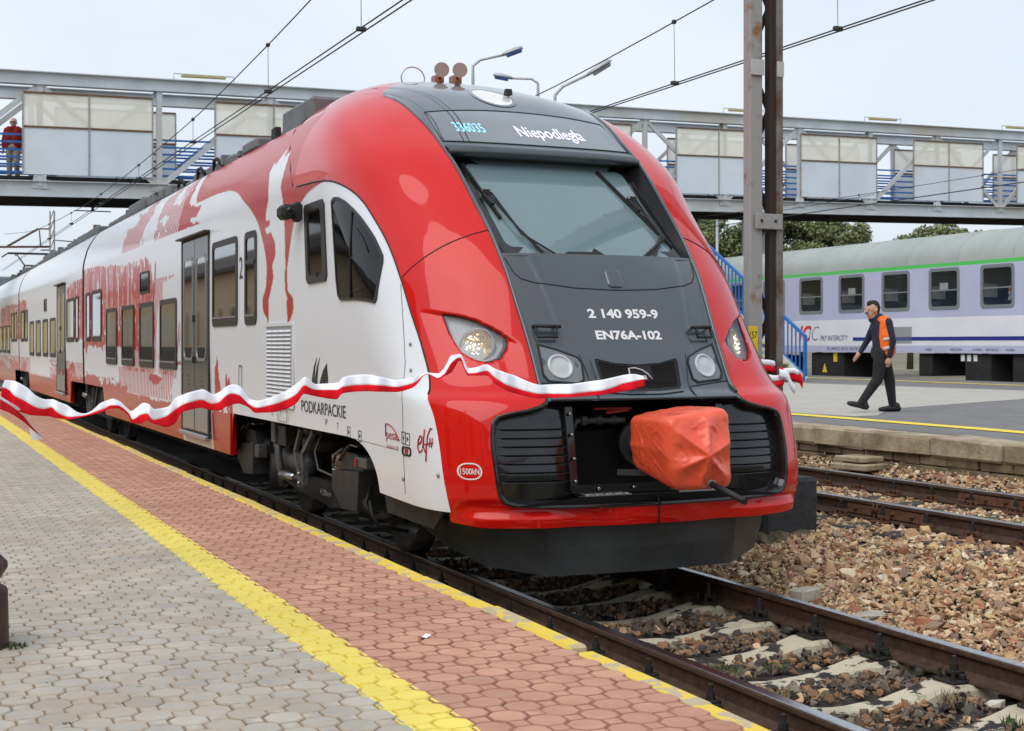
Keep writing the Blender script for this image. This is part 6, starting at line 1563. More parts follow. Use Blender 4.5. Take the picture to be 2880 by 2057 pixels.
# ---- far left: mast with cantilever, building
lm = thing('catenary_mast', (6.57,65,-.2), 'distant lattice mast with cantilever arms over the train roof at left', 'mast')
for dx in (-.09, .09):
    m_ = MB(); m_.box((6.57+dx,65,3.7), (.06,.12,7.8)); m_.build('column', MATS['mast_grey'], lm)
for k in range(17):
    m_ = MB(); z = .2+.44*k; m_.bar((6.50,65,z),(6.64,65,z+.42) if k % 2 else (6.64,65,z+.42), .04, .02, (0,1,0)); m_.build('lacing_bar', MATS['mast_grey'], lm)
for a, b, r in (((6.5,65,6.8),(5.99,65.2,6.8),.035),((5.99,65.2,6.8),(4.7,65.8,6.0),.05),((6.5,65,6.0),(3.9,66,5.98),.05),((6.04,65.2,6.75),(6.1,65.2,6.0),.03),((6.5,65,5.85),(6.1,65.2,5.85),.03),((6.7,65,6.3),(7.9,64.5,6.2),.025)):
    m_ = MB(); m_.tube([a, b], r, 7); m_.build('cantilever_tube', MATS['iron_rust'], lm)
bh = thing('building', (4,135,-.3), 'low beige building beyond the far end of the train', 'building')
m_ = MB(); m_.box((2,140,3.4), (22,14,7.4), 0); m_.build('wall', M('far_beige', lin(212,196,150), .9, var=.06, vscale=.3), bh)
m_ = MB(); m_.box((2,140,7.4), (23,15,.7), .1); m_.build('roof', M('far_roof', lin(120,130,140), .8), bh)
for k in range(6):
    m_ = MB(); m_.box((-6+3.2*k,132.96,4.6), (1.6,.12,1.8)); m_.build('window', MATS['glass_cab'], bh)
m_ = MB(); m_.box((7.2,132.9,6.4), (2.6,.1,.7)); m_.build('sign_board', MATS['sign_yellow'], bh)
# ---------------------------------------------------------------- lilac coach on the far track
M('coach_lilac', lin(184,186,212), .38, coat=.3, var=.05, vscale=.9)
M('coach_white', lin(226,226,232), .38, coat=.3, var=.04, vscale=.9)
M('coach_green', lin(88,196,92), .45)
M('coach_blue', lin(32,44,132), .45)
M('coach_roof', lin(160,166,162), .7, var=.10, vscale=.8, bump=.05, bscale=4)
M('coach_under', lin(38,37,36), .9, var=.3, vscale=3)
M('coach_glass', (.02,.03,.03), .03, spec=.8, alpha=.20, coat=.6)
M('coach_frame', lin(136,142,144), .45, metal=.4)
M('coach_inner', lin(206,204,192), .8)
M('seat_blue', lin(70,84,118), .85)
M('seat_cover', lin(226,226,224), .9)
M('logo_red', lin(206,62,44), .5)
CX = 24.3; cY0, cY1 = 14.6, 39.2
co = thing('passenger_coach', (T3, 27, T3Z), 'lilac and white passenger coach with green stripe standing at the far platform', 'railway coach')
WY = [25.53+1.847*k for k in range(-6, 8)]; WY = [y for y in WY if cY0+1.2 < y < cY1-1.0]
W0, W1, wz0, wz1 = -.50, .50, 2.55, 3.50
def wall(xw, ya, yb, za, zb_, mt, nm, t_=.05):
    m_ = MB(); m_.box((xw+t_/2*(1 if xw == CX else -1), (ya+yb)/2, (za+zb_)/2), (t_, yb-ya, zb_-za)); return m_.build(nm, MATS[mt], co)
for xw in (CX, CX+2.83):
    for za, zb_, mt in ((1.40,1.585,'coach_lilac'),(1.585,2.307,'coach_white'),(2.307,wz0,'coach_lilac'),(wz1,3.585,'coach_lilac'),(3.585,3.68,'coach_green')):
        wall(xw, cY0, cY1, za, zb_, mt, 'body_side')
    edges = [cY0]+[e for y in WY for e in (y+W0, y+W1)]+[cY1]
    for a, b in zip(edges[::2], edges[1::2]): wall(xw, a, b, wz0, wz1, 'coach_lilac', 'window_pillar')
    for y in WY:
        s_ = -1 if xw == CX else 1
        t3 = lambda u, v, w: (xw+s_*w, u, v)
        m_ = MB(); m_.ring(rrect(y-.56,y+.56,wz0-.055,wz1+.055,.10,4), rrect(y-.475,y+.475,wz0+.03,wz1-.03,.07,4), t3, -.03, .012); wd = m_.build('window', MATS['coach_frame'], co)
        m_ = MB(); m_.box((xw, y, 2.99), (.03,.96,.035)); m_.build('transom', MATS['coach_frame'], wd)
        m_ = MB(); m_.box((xw+.02*(-s_), y, 3.02), (.008,.99,.96)); m_.build('pane', MATS['coach_glass'], wd)
# roof as an arch
rows_ = []
for y in (cY0, cY1):
    rows_.append([(CX+1.415-1.415*math.cos(a)*(1 if 1 else 0), y, 3.68+.85*math.sin(a)**.85) for a in np.linspace(0, math.pi, 28)])
rows_ = [[tuple(np.array(p)*(1-f_)+np.array(q)*f_) for p, q in zip(rows_[0], rows_[1])] for f_ in np.linspace(0, 1, 14)]
m_ = MB(); m_.grid(np.array(rows_)); m_.build('roof', MATS['coach_roof'], co)
for y in np.linspace(cY0+1, cY1-1, 13):
    m_ = MB(); m_.tube([(CX+1.415-1.418*math.cos(a), y, 3.682+.852*math.sin(a)**.85) for a in np.linspace(.05, math.pi-.05, 20)], .006, 4); m_.build('roof_seam', MATS['coach_roof'], co)
for ye in (cY0, cY1):
    m_ = MB(); L = [(CX,ye,1.4),(CX+2.83,ye,1.4)]+[(CX+1.415+1.415*math.cos(a), ye, 3.68+.85*math.sin(a)**.85) for a in np.linspace(0, math.pi, 20)]; m_.add(L, [tuple(range(len(L)))]); m_.build('end_wall', MATS['coach_lilac'], co)
m_ = MB(); m_.box((CX+1.415,27,1.50), (2.7,24.4,.14)); m_.build('floor', MATS['coach_under'], co)
m_ = MB(); m_.box((CX+1.415,27,3.62), (2.7,24.4,.05)); m_.build('ceiling', MATS['coach_inner'], co)
for k, y in enumerate(WY):
    yb = y+.92
    m_ = MB(); m_.box((CX+1.0,yb,2.5), (1.8,.05,2.0)); m_.build('partition', MATS['coach_inner'], co)
    for dy, f_ in ((-.74,1),(.74,-1)):
        m_ = MB(); m_.box((CX+.85,y+dy,2.45), (1.5,.16,1.25), .04); m_.box((CX+.85,y+dy+.25*f_,1.98), (1.5,.5,.16), .04); se = m_.build('seat', MATS['seat_blue'], co, kind='stuff')
        m_ = MB(); m_.box((CX+.40,y+dy+.09*f_,2.95), (.44,.03,.34), .01); m_.build('seat_cover', MATS['seat_cover'], co)
    if k % 2 == 0:
        m_ = MB(); m_.box((CX+.14,y+.16,3.10), (.01,.30,.17)); m_.build('notice', MATS['seat_cover'], co)
m_ = MB(); m_.box((CX-.004,27.3,1.765), (.008,7.4,.095)); m_.build('blue_stripe', MATS['coach_blue'], co); m_ = MB(); m_.box((CX-.004,35.6,1.765), (.008,2.6,.095)); m_.build('blue_stripe', MATS['coach_blue'], co)
C3 = lambda y0, z0: (lambda u, v: (CX-.006, y0-u, z0+v))
lettering('PKP INTERCITY', .21, C3(31.85, 1.725), MATS['coach_blue'], 'lettering', co, shear=.25, w=1.25)
lettering('IC', .62, C3(33.2, 1.72), MATS['logo_red'], 'logo', co, shear=.3, bold=.02, w=.62); lettering('IC', .62, C3(32.78, 1.72), MATS['coach_blue'], 'logo', co, shear=.3, bold=-.015, w=.5)
lettering('PL-PKPIC 50 51 20-78 589-1', .12, C3(31.3, 1.455), MATS['black_print'], 'lettering', co, w=1.7)
lettering('160', .10, C3(27.95, 1.455), MATS['black_print'], 'lettering', co, w=.22); lettering('WROCLAW', .09, C3(26.95, 1.455), MATS['black_print'], 'lettering', co, w=.42); lettering('S-R001', .08, C3(26.2, 1.46), MATS['black_print'], 'lettering', co, w=.3); lettering('SW OK-23', .08, C3(25.7, 1.46), MATS['black_print'], 'lettering', co, w=.42); lettering('24.50m', .08, C3(25.1, 1.46), MATS['black_print'], 'lettering', co, w=.3)
m_ = MB()
for k in range(22): m_.box((CX-.006,28.6+.7*k/21,1.86), (.008,.012,.44))
m_.build('side_vent', MATS['coach_frame'], co, kind='stuff')
for y, L, zb_ in ((32.3,1.5,.62),(26.3,.9,.60),(24.9,.5,.65),(23.6,2.0,.6),(28.2,.5,.8),(20,2.2,.6)):
    m_ = MB(); m_.box((CX+.9,y,(zb_+1.38)/2), (1.6,L,1.38-zb_), .03); m_.build('equipment_box', MATS['coach_under'], co)
for yb in (18.2, 35.8):
    m_ = MB(); m_.box((CX+.5,yb,.95), (.3,3.2,.35), .05); m_.build('bogie_frame', MATS['coach_under'], co)
    for dy in (-1.25, 1.25):
        for s_ in (-.75, .75):
            m_ = MB(); m_.lathe([(.02,-.06),(.46,-.06),(.46,.06),(.02,.06)], (T3+s_,yb+dy,T3Z+.46), 'X', 26); m_.build('wheel', MATS['coach_under'], co)
m_ = MB(); m_.prism([(0,0),(.22,0),(.11,.26)], lambda u, v, w: (CX+.09-w, 32.5-u, .82+v), .006); m_.build('warning_mark', MATS['sign_yellow'], co)
m_ = MB(); m_.box((CX+.09,31.9,1.26), (.02,.16,.26)); m_.build('warning_mark', MATS['sign_yellow'], co)
for k in range(3):
    m_ = MB(); m_.box((CX+.09,26.8-.22*k,1.28), (.01,.13,.16)); m_.build('warning_mark', MATS['seat_cover'], co)
# ---------------------------------------------------------------- people
M('skin', lin(196,148,122), .6); M('hair_dark', lin(38,32,30), .8); M('hair_grey', lin(170,160,150), .8)
M('cloth_navy', lin(38,41,58), .9, var=.3, vscale=9, bump=.9, bscale=13); M('cloth_black', lin(34,34,38), .9, var=.35, vscale=9, bump=.9, bscale=12); M('shoe', lin(18,18,18), .5)
M('vest_orange', lin(255,110,26), .6, var=.12, vscale=10, bump=.8, bscale=12); M('vest_silver', lin(190,188,180), .4)
M('fleece_red', lin(128,26,30), .95, var=.15, vscale=12); M('trouser_beige', lin(150,142,128), .9, var=.15, vscale=10); M('shirt_white', lin(220,222,226), .85)
def blob(parts, vox=.014, smooth=2):
    """one continuous skin round tapered limbs: parts = lists of (point, radius)"""
    m_ = MB()
    for L in parts:
        P = [Vector(p) for p, r in L]; rr = [r for p, r in L]
        if len(P) > 1: m_.tube(P, rr, 12)
        for p, r in zip(P, rr):
            ps = [(max(1e-4, r*math.cos(a)), r*math.sin(a)) for a in np.linspace(-math.pi/2, math.pi/2, 9)]
            m_.lathe(ps, p, n=12)
    o_ = m_.build('tmp', [])if 0 else None
    me = bpy.data.meshes.new('tmp'); me.from_pydata(m_.v, [], m_.f); me.update()
    ob = bpy.data.objects.new('tmp', me); COL.objects.link(ob)
    md = ob.modifiers.new('r', 'REMESH'); md.mode = 'VOXEL'; md.voxel_size = vox
    if smooth: sm = ob.modifiers.new('s', 'SMOOTH'); sm.iterations = smooth; sm.factor = .5
    dg = bpy.context.evaluated_depsgraph_get(); dg.update()
    out = bpy.data.meshes.new_from_object(ob.evaluated_get(dg))
    bpy.data.objects.remove(ob, do_unlink=True); bpy.data.meshes.remove(me)
    for p in out.polygons: p.use_smooth = True
    return out
def part(me, name, mat, parent):
    me.materials.clear(); me.materials.append(MATS[mat]); me.name = name
    return put(name, me, parent)
def head_parts(c, f, s, k=1.0):
    """skull, jaw, nose, ears: c centre, f facing, s sideways"""
    c, f, s = Vector(c), Vector(f), Vector(s); u = Vector((0,0,1))
    return [[(c+u*.035*k-f*.012*k, .092*k), (c+u*.01*k+f*.006*k, .085*k)], [(c-u*.055*k+f*.03*k, .060*k), (c-u*.085*k+f*.045*k, .034*k)], [(c+u*.0+f*.09*k, .016*k), (c-u*.030*k+f*.108*k, .017*k)],
            [(c+s*.090*k-u*.005*k, .022*k), (c+s*.088*k-u*.035*k, .016*k)], [(c-s*.090*k-u*.005*k, .022*k), (c-s*.088*k-u*.035*k, .016*k)], [(c-u*.02*k-f*.02*k, .07*k), (c-u*.16*k-f*.035*k, .056*k)]]
def hand_parts(w, d, th, k=1.0):
    """palm, four curled fingers of unequal length and a thumb; w wrist, d direction, th thumb side"""
    w, d, th = Vector(w), Vector(d).normalized(), Vector(th).normalized(); n = d.cross(th).normalized()
    L = [[(w, .026*k), (w+d*.05*k, .032*k), (w+d*.085*k, .030*k)]]
    for i, ln in enumerate((.070, .080, .074, .058)):
        b0 = w+d*.085*k+th*(.028-.019*i)*k; L.append([(b0, .0105*k), (b0+d*ln*.55*k+n*.012*k, .0095*k), (b0+d*ln*.85*k+n*.035*k, .0085*k)])
    L.append([(w+d*.03*k+th*.028*k, .012*k), (w+d*.06*k+th*.050*k, .0105*k), (w+d*.09*k+th*.052*k+n*.01*k, .009*k)])
    return L
# worker in orange vest, walking to the left
CR, SR = math.cos(YAW), math.sin(YAW)
wk = thing('person', (13.15,15.95,p2z(13.15)), 'man in orange safety vest and dark clothes walking left on the far platform', 'person')
B0 = Vector((13.02, 16.0, p2z(13.0)))
rt = Vector((CR, -SR, 0)); fw = -rt; dep = Vector((SR, CR, 0)); up = Vector((0,0,1))
q = lambda u, z, d=0.0: B0+rt*u+dep*d+up*z
hc = q(-.115, 1.475)
hf = (fw*.9-dep*.45).normalized(); hs = hf.cross(up)
armN = [(q(.075,1.30,-.17), .062), (q(.125,1.02,-.22), .050), (q(.085,.80,-.20), .038)]
armF = [(q(-.02,1.30,.17), .060), (q(-.13,1.03,.22), .048), (q(-.235,.86,.20), .036)]
legR = [(q(.05,.86,.09), .10), (q(.165,.46,.10), .072), (q(.21,.10,.10), .050)]
legF = [(q(.0,.86,-.09), .10), (q(-.06,.47,-.09), .072), (q(-.30,.13,-.09), .050)]
torso = [(q(.04,.88), .135), (q(.04,1.05), .135), (q(.02,1.22), .150), (q(-.01,1.33), .10)]
torso_w = [[(q(.03,.9,-.07), .12), (q(.03,1.1,-.08), .125), (q(.01,1.28,-.10), .095)], [(q(.03,.9,.07), .12), (q(.03,1.1,.08), .125), (q(.01,1.28,.10), .095)]]
shr = lambda L, k: [(p, r*k) for p, r in L]
hN = hand_parts(q(.085,.80,-.20), (q(.06,.6,-.2)-q(.085,.80,-.20)), fw); hF = hand_parts(q(-.235,.86,.20), (q(-.33,.74,.2)-q(-.235,.86,.2)), up)
body = blob([shr(torso, .8)]+[shr(L, .8) for L in torso_w]+[shr(armN, .75), shr(armF, .75), shr(legR, .8), shr(legF, .8)]+head_parts(hc, hf, hs)+hN+hF+[[(hc-up*.1, .058), (q(-.02,1.32), .065)]], .011, 2)
bo = part(body, 'body', 'skin', wk)
part(blob([[(hc+up*.055-hf*.028, .093), (hc+up*.03-hf*.045, .088)], [(hc-up*.03-hf*.062, .062)], [(hc+up*.085+hf*.03, .055)]], .012, 1), 'hair', 'hair_dark', wk)
part(blob([[(hc-up*.047+hf*.100-hs*.028, .010), (hc-up*.042+hf*.112, .011), (hc-up*.047+hf*.100+hs*.028, .010)]], .006, 1), 'moustache', 'hair_dark', wk)
for s_ in (-1, 1):
    m_ = MB(); m_.lathe([(.0001,-.008),(.008,-.004),(.009,.0),(.008,.004),(.0001,.008)], hc+hf*.083+hs*.034*s_+up*.006, n=8); m_.build('eye', MATS['hair_dark'], wk)
part(blob([torso]+torso_w+[armN, armF, [(q(-.02,1.34), .085), (hc-up*.125-hf*.02, .072)]], .014, 3), 'jacket', 'cloth_navy', wk)
part(blob([[(q(.04,.90,-.06), .142), (q(.02,.86,.06), .142)], [(p, r*1.12) for p, r in legR], [(p, r*1.12) for p, r in legF]], .014, 3), 'trousers', 'cloth_black', wk)
part(blob([[(p, r*1.10) for p, r in L] for L in [[(q(.07,.90,-.08), .125), (q(.06,1.1,-.09), .130), (q(.03,1.29,-.10), .098)], [(q(.07,.9,.08), .12), (q(.06,1.1,.08), .125), (q(.03,1.29,.10), .098)]]], .014, 2), 'vest', 'vest_orange', wk)
for z_ in (.93, 1.06):
    pts = [q(.065+.155*math.cos(a), z_+.03*math.cos(a), .235*math.sin(a)) for a in np.linspace(-2.1, 2.1, 26)]
    rows_ = [[p+up*dz for p in pts] for dz in (-.024, .024)]; m_ = MB(); m_.grid(np.array([[tuple(p) for p in r] for r in rows_])); o_ = m_.build('reflective_band', MATS['vest_silver'], wk); md = o_.modifiers.new('s', 'SOLIDIFY'); md.thickness = .006
for p0, d_, tl in ((q(.22,.06,.10), fw*.98, 0), (q(-.29,.11,-.09), (fw*.94+up*.25), 1)):
    part(blob([[(p0-d_*.07-up*.01, .048), (p0+d_*.05-up*.012, .046), (p0+d_*.15-up*.022, .040), (p0+d_*.19-up*.025, .032)], [(p0-d_*.05+up*.03, .05)]], .011, 2), 'shoe', 'shoe', wk)
# man in a red fleece on the footbridge
pz = bz(3.2)+.58
pb = thing('person', (3.15,41.2,pz), 'grey haired man in dark red fleece walking on the footbridge', 'person')
q2 = lambda u, z, d=0.0: Vector((3.12,41.15,pz))+rt*u+dep*d+up*z
hc2 = q2(0,1.62); f2 = (-dep).normalized(); s2 = rt
aL = [(q2(-.21,1.42), .065), (q2(-.29,1.12), .055), (q2(-.27,.88,-.05), .042)]; aR = [(q2(.21,1.42), .065), (q2(.28,1.12), .055), (q2(.27,.88,-.05), .042)]
tw = [[(q2(-.09,.95), .14), (q2(-.10,1.2), .15), (q2(-.12,1.42), .11)], [(q2(.09,.95), .14), (q2(.10,1.2), .15), (q2(.12,1.42), .11)]]
l1 = [(q2(-.10,.9), .10), (q2(-.11,.48), .075), (q2(-.11,.08), .055)]; l2 = [(q2(.10,.9), .10), (q2(.11,.48,-.08), .075), (q2(.11,.08,.03), .055)]
part(blob([shr(L, .8) for L in tw]+[shr(aL, .75), shr(aR, .75), shr(l1, .8), shr(l2, .8)]+head_parts(hc2, f2, s2)+hand_parts(q2(-.27,.88,-.05), (0,0,-1), f2)+hand_parts(q2(.27,.88,-.05), (0,0,-1), f2), .012, 2), 'body', 'skin', pb)
part(blob([[(hc2+up*.055-f2*.03, .09)], [(hc2-f2*.06, .075)]], .014, 1), 'hair', 'hair_grey', pb)
m_ = MB(); m_.box(hc2+f2*.092+up*.012, (.15,.012,.032), .004, -YAW); m_.build('glasses', MATS['matt_black'], pb)
part(blob(tw+[aL, aR, [(q2(0,1.47), .085)]], .016, 3), 'fleece', 'fleece_red', pb)
part(blob([shr(l1, 1.15), shr(l2, 1.15), [(q2(-.06,.93), .145), (q2(.06,.93), .145)]], .016, 3), 'trousers', 'trouser_beige', pb)
for l in (l1, l2): part(blob([[(l[2][0]-up*.03, .05), (l[2][0]-up*.035+f2*.14, .04)]], .012, 2), 'shoe', 'shoe', pb)
# passenger behind the coach window
pw = thing('person', (24.75,25.25,2.3), 'seated passenger in white shirt looking out of the coach window', 'person')
q3 = lambda u, z, d=0.0: Vector((24.72,25.22,0))+Vector((0,-1,0))*u+Vector((1,0,0))*d+up*z
hc3 = q3(.02,3.20); f3 = Vector((-.55,.83,0)).normalized(); s3 = f3.cross(up)
part(blob(head_parts(hc3, f3, s3)+[[(q3(.08,2.95,.1), .11), (q3(.08,2.55,.1), .13)], [(q3(-.05,2.98,-.05), .05), (q3(-.20,2.72,-.12), .042), (q3(-.16,2.92,-.16), .036)], [(q3(.22,2.98,.1), .05), (q3(.26,2.72,-.06), .042), (q3(.0,2.86,-.16), .036)]]+hand_parts(q3(-.16,2.92,-.16), (0,.1,1), (-1,0,0))+hand_parts(q3(.0,2.86,-.16), (0,.5,1), (-1,0,0)), .012, 2), 'body', 'skin', pw)
part(blob([[(q3(.0,2.98,.05), .09), (q3(.16,2.98,.1), .09)], [(q3(.08,2.95,.1), .13), (q3(.08,2.50,.1), .16)], [(q3(-.05,2.98,-.05), .06), (q3(-.20,2.72,-.12), .055), (q3(-.17,2.86,-.155), .045)], [(q3(.22,2.98,.1), .06), (q3(.26,2.72,-.06), .055), (q3(.06,2.82,-.14), .045)]], .014, 3), 'shirt', 'shirt_white', pw)
part(blob([[(hc3+up*.05-f3*.03, .10)], [(hc3-f3*.07, .085), (hc3-f3*.07-up*.12, .07)]], .014, 1), 'hair', 'hair_dark', pw)
m_ = MB(); m_.box(hc3+f3*.095+up*.01, (.14,.012,.03), .004, math.atan2(f3.y, f3.x)-math.pi/2); m_.build('glasses', MATS['matt_black'], pw)
# ---------------------------------------------------------------- trees behind the coach
M('bark', lin(92,84,74), .9, var=.25, vscale=8)
for i, c in enumerate(((.17,.20,.085),(.20,.225,.10),(.145,.18,.078))): M('leaf%d' % i, c, .75, var=.45, vscale=1.1)
def tree(x, y, h, r, seed, kind, label):
    rt_ = np.random.default_rng(seed); rn = random.Random(seed)
    t = thing('tree', (x, y, 0), label, 'tree', 'trees behind the coach')
    m_ = MB(); m_.tube([(x,y,0),(x+.1,y,h*.3),(x-.1,y+.1,h*.62)], [.22,.16,.07], 8)
    cl_ = []
    for k in range(24):
        an, zz_ = rn.uniform(0, 6.28), rn.uniform(.30, .97); rad = r*math.sin(math.pi*min(1, max(.1, (zz_-.12)*1.02)))**.7*rn.uniform(.35, .95)
        c = Vector((x+math.cos(an)*rad, y+math.sin(an)*rad, h*zz_)); cl_.append((c, r*rn.uniform(.26, .46)))
        if k < 9: m_.tube([(x,y,h*rn.uniform(.25,.5)), c], [.06,.015], 5)
    m_.build('trunk', MATS['bark'], t)
    P = []
    for c, rr in cl_:
        n = int(420*(rr/(.36*r))**2); d = rt_.normal(size=(n, 3)); d /= np.linalg.norm(d, axis=1, keepdims=True)
        P.append(np.array(c)+d*rr*(rt_.random((n, 1))**.45)*np.array([1, 1, .8]))
    P = np.concatenate(P); n = len(P)
    a = rt_.normal(size=(n, 3)); a /= np.linalg.norm(a, axis=1, keepdims=True); b = np.cross(a, rt_.normal(size=(n, 3))); b /= np.linalg.norm(b, axis=1, keepdims=True)
    s = rt_.uniform(.07, .16, (n, 1))
    V = np.stack([P-a*s, P-b*s*.6, P+a*s, P+b*s*.6], 1).reshape(-1, 3); F = np.arange(4*n).reshape(-1, 4)
    put('crown', fast_mesh('crown', V, F, MATS['leaf%d' % kind]), t)
TS = [(44.6,71,9.5,2.4,0,'dark bushy tree behind the white twin lamp'),(45.9,74,10.4,2.4,1,'light green tree left of the rusty mast'),(47.1,70,9.6,2.3,2,'dense dark tree just left of the rusty mast'),(49.5,72,10.2,2.5,1,'broad light green tree just right of the rusty mast'),(51.4,74,10.0,2.4,0,'dark tree above the left part of the coach roof'),(52.5,72,9.8,2.4,1,'light green tree above the middle of the coach roof'),
      (54.5,73,9.8,2.3,2,'dark green tree above the coach roof'),(54.9,70,9.0,2.0,1,'smaller tree at the edge of the sky gap'),(60.2,71,8.6,1.9,2,'low dark tree right of the sky gap'),(61.6,70,9.2,2.1,0,'dark tree under the bridge at right'),(64.0,72,9.6,2.3,1,'light tree under the bridge at far right'),(65.6,70,9.4,2.4,2,'dark tree at the right picture edge'),
      (42.4,72,9.2,2.4,1,'tree partly hidden by the train nose'),(57.6,74,6.0,1.8,0,'low shrubby tree inside the sky gap')]
for k, (x, y, h, r, kd, lb) in enumerate(TS): tree(x, y, h, r, 900+k, kd, lb)
# ---------------------------------------------------------------- station building opposite the train (mirrored in its windows)
sb_ = thing('station_building', (-9,60,PZ), 'long beige station building seen mirrored in the train windows', 'building')
M('stucco', lin(208,184,146), .9, var=.08, vscale=.6); M('stucco_trim', lin(226,210,176), .9); M('roof_tile', lin(74,66,62), .8)
m_ = MB(); m_.box((-17.5,86,3.4), (5,136,6.2)); m_.build('wall', MATS['stucco'], sb_)
m_ = MB(); m_.box((-13.5,-14,4.8), (7,60,9.0)); m_.build('hall', MATS['stucco'], sb_)
m_ = MB(); m_.box((-13.5,-14,9.5), (8,61,.5), .05); m_.build('hall_roof', MATS['roof_tile'], sb_)
for k in range(12):
    for z_ in (1.5, 5.6):
        m_ = MB(); m_.box((-9.98,-40+4.8*k,z_+1.4), (.08,1.4,2.6)); m_.build('hall_window', MATS['glass_cab'], sb_)
m_ = MB(); m_.prism([(-21,6.5),(-14.3,6.5),(-14.3,6.75),(-17.5,8.4),(-21,8.0)], lambda u, v, w: (u, 17+w, v), 138); m_.build('roof', MATS['roof_tile'], sb_)
m_ = MB(); m_.box((-14.96,86,.85), (.1,136,1.1)); m_.build('plinth', M('plinth_dark', lin(96,88,80), .9, var=.2, vscale=1), sb_)
for k in range(33):
    y = 20.5+4*k; m_ = MB(); m_.box((-14.97,y+2,2.9), (.10,.5,5.2)); m_.build('pilaster', MATS['stucco_trim'], sb_); ap = [(-.6,1.5),(.6,1.5),(.6,3.6)]+[(.6*math.cos(a), 3.6+.6*math.sin(a)) for a in np.linspace(.2, math.pi-.2, 7)]+[(-.6,3.6)]
    m_ = MB(); m_.prism([(u*1.25, 2.6+(v-2.6)*1.12) for u, v in ap], lambda u, v, w: (-15+w, y+u, v), .05); wd = m_.build('window', MATS['stucco_trim'], sb_)
    m_ = MB(); m_.prism(ap, lambda u, v, w: (-15+w, y+u, v), .06); m_.build('pane', MATS['glass_cab'], wd)
# tree belt added out of view, to darken reflections in the nose paint
wx = np.linspace(-160, 220, 190); wrow = []
for k_, f_ in enumerate((0, .3, .6, .85, 1.0)): wrow.append([(x, -95-4*f_+3*math.sin(x*.3+k_), -.4+f_*(9+4*float(fbm(np.array(x*.07), np.array(.5), 4))+1.5*float(fbm(np.array(x*.6), np.array(k_*1.0), 9)))) for x in wx])
m_ = MB(); m_.grid(np.array(wrow), smooth=False); fwd_ = m_.build('added_tree_belt', MATS['leaf2'], kind='stuff'); fwd_['label'] = 'unseen line of trees added behind the camera for dark reflections'; fwd_['category'] = 'wood'
# ---------------------------------------------------------------- small things on the ground
def rock(loc, size, mat, label, cat='stone', seed=0, name='stone', rz=0.0):
    V, F = hull_shape(seed, 16); m_ = MB(); m_.add([(loc[0]+v[0]*size[0]*math.cos(rz)-v[1]*size[1]*math.sin(rz), loc[1]+v[0]*size[0]*math.sin(rz)+v[1]*size[1]*math.cos(rz), loc[2]+v[2]*size[2]) for v in V], [tuple(f) for f in F])
    return tag(m_.build(name, MATS[mat]), label, cat)
M('pale_stone', lin(206,198,184), .9, var=.15, vscale=20, bump=.3, bscale=60); M('pale_conc', lin(176,168,152), .9, var=.2, vscale=15, bump=.3, bscale=50)
m_ = MB(); m_.box((5.72,7.82,-.10), (.22,.115,.085), .008, .35); tag(m_.build('concrete_block', MATS['pale_conc']), 'small rectangular concrete block lying on the gravel below the snow plough', 'block')
rock((5.78,7.2,-.14), (.15,.09,.055), 'pale_conc', 'flat pale concrete lump beside the rail near the plough', seed=5)
rock((6.55,6.0,-.02), (.09,.085,.08), 'pale_stone', 'large angular pale stone in the middle of the gravel', seed=6)
rock((6.45,7.9,-.05), (.065,.06,.06), 'pale_stone', 'upright whitish stone near the gravel centre', seed=7)
rock((6.55,6.9,-.06), (.085,.06,.035), 'pale_stone', 'flat whitish stone lying on the gravel', seed=8)
rock((5.02,5.28,-.17), (.07,.05,.045), 'pale_stone', 'white stone between the rails at the lower right corner', seed=9)
m_ = MB(); P = np.array([[(2.16+.055*u+.01*v, 5.86+.02*u-.035*v, PZ+.004+.012*abs(u-.5)*2) for u in (0, .5, 1)] for v in (0, 1)]); m_.grid(P); tag(m_.build('paper_scrap', MATS['ribbon_white']), 'small curled white paper scrap on the red paving', 'paper')
gr_ = np.random.default_rng(77)
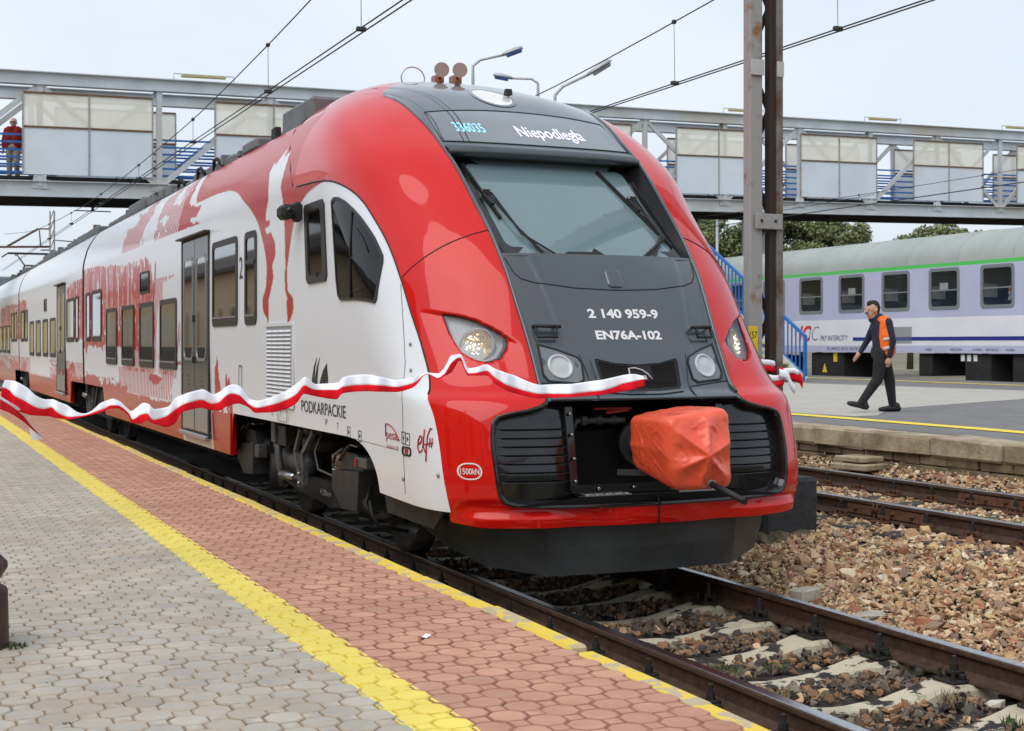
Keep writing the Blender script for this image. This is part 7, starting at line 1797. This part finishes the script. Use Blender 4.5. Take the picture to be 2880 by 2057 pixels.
def weeds(name, spots, label, mat='grass'):
    Vs, Fs, o = [], [], 0
    for (x, y, z, rad, n, hh) in spots:
        a, rr = gr_.uniform(0, 6.28, n), rad*np.sqrt(gr_.random(n)); bx, by = x+rr*np.cos(a), y+rr*np.sin(a)
        ln = hh*gr_.uniform(.5, 1.2, n); ta = gr_.uniform(0, 6.28, n); tl = ln*gr_.uniform(.2, .8, n); wd = gr_.uniform(.003, .008, n)
        B = np.stack([bx, by, np.full(n, z)], -1); T = B+np.stack([np.cos(ta)*tl, np.sin(ta)*tl, ln], -1); S_ = np.stack([-np.sin(ta)*wd, np.cos(ta)*wd, 0*wd], -1)
        Vs.append(np.stack([B-S_, B+S_, T], 1).reshape(-1, 3)); Fs.append(np.arange(3*n).reshape(-1, 3)+o); o += 3*n
    ob = put(name, fast_mesh(name, np.concatenate(Vs), np.concatenate(Fs), MATS[mat]), kind='stuff'); ob['label'] = label; ob['category'] = 'weeds'
weeds('weeds', [(4.25,6.55,-.2,.10,120,.014),(4.55,6.5,-.2,.08,80,.014),(8.3,10.6,.07,.35,500,.035),(8.5,11.3,.07,.3,350,.035),(8.6,9.2,.07,.15,160,.07),(8.75,8.9,.07,.1,90,.06),(7.0,6.5,.0,.10,90,.09),(6.95,6.25,.0,.08,60,.10),(6.7,8.1,-.02,.06,60,.05),(.50,6.42,PZ,.05,60,.018),(4.9,5.0,-.2,.08,60,.05),(3.95,5.6,-.2,.1,80,.04)], 'tufts of green weeds growing in the ballast')
weeds('dry_grass', [(3.05+.0*k,5.2+.55*k,-.22,.10,60,.16) for k in range(5)]+[(4.1,5.95,-.2,.14,200,.03),(4.9,5.45,-.2,.08,40,.07),(9.6,11.8,.1,.3,220,.06)], 'dry straw coloured grass beside the rails', 'dry_grass')
spots = []
for k in range(70):
    i, j = gr_.integers(0, 9), gr_.integers(0, 22); x, y = 1.642-14*CELL+(i+5)*CELL+CELL*.5*gr_.integers(0, 2)+.07, 3.3+(j+5)*CELL+.07
    if x < 1.6: spots.append((x, y, PZ-.004, .016, 10, .010))
weeds('moss', spots, 'green moss growing in the joints of the grey paving')
for o in bpy.data.objects:
    if '_world' in o: del o['_world']
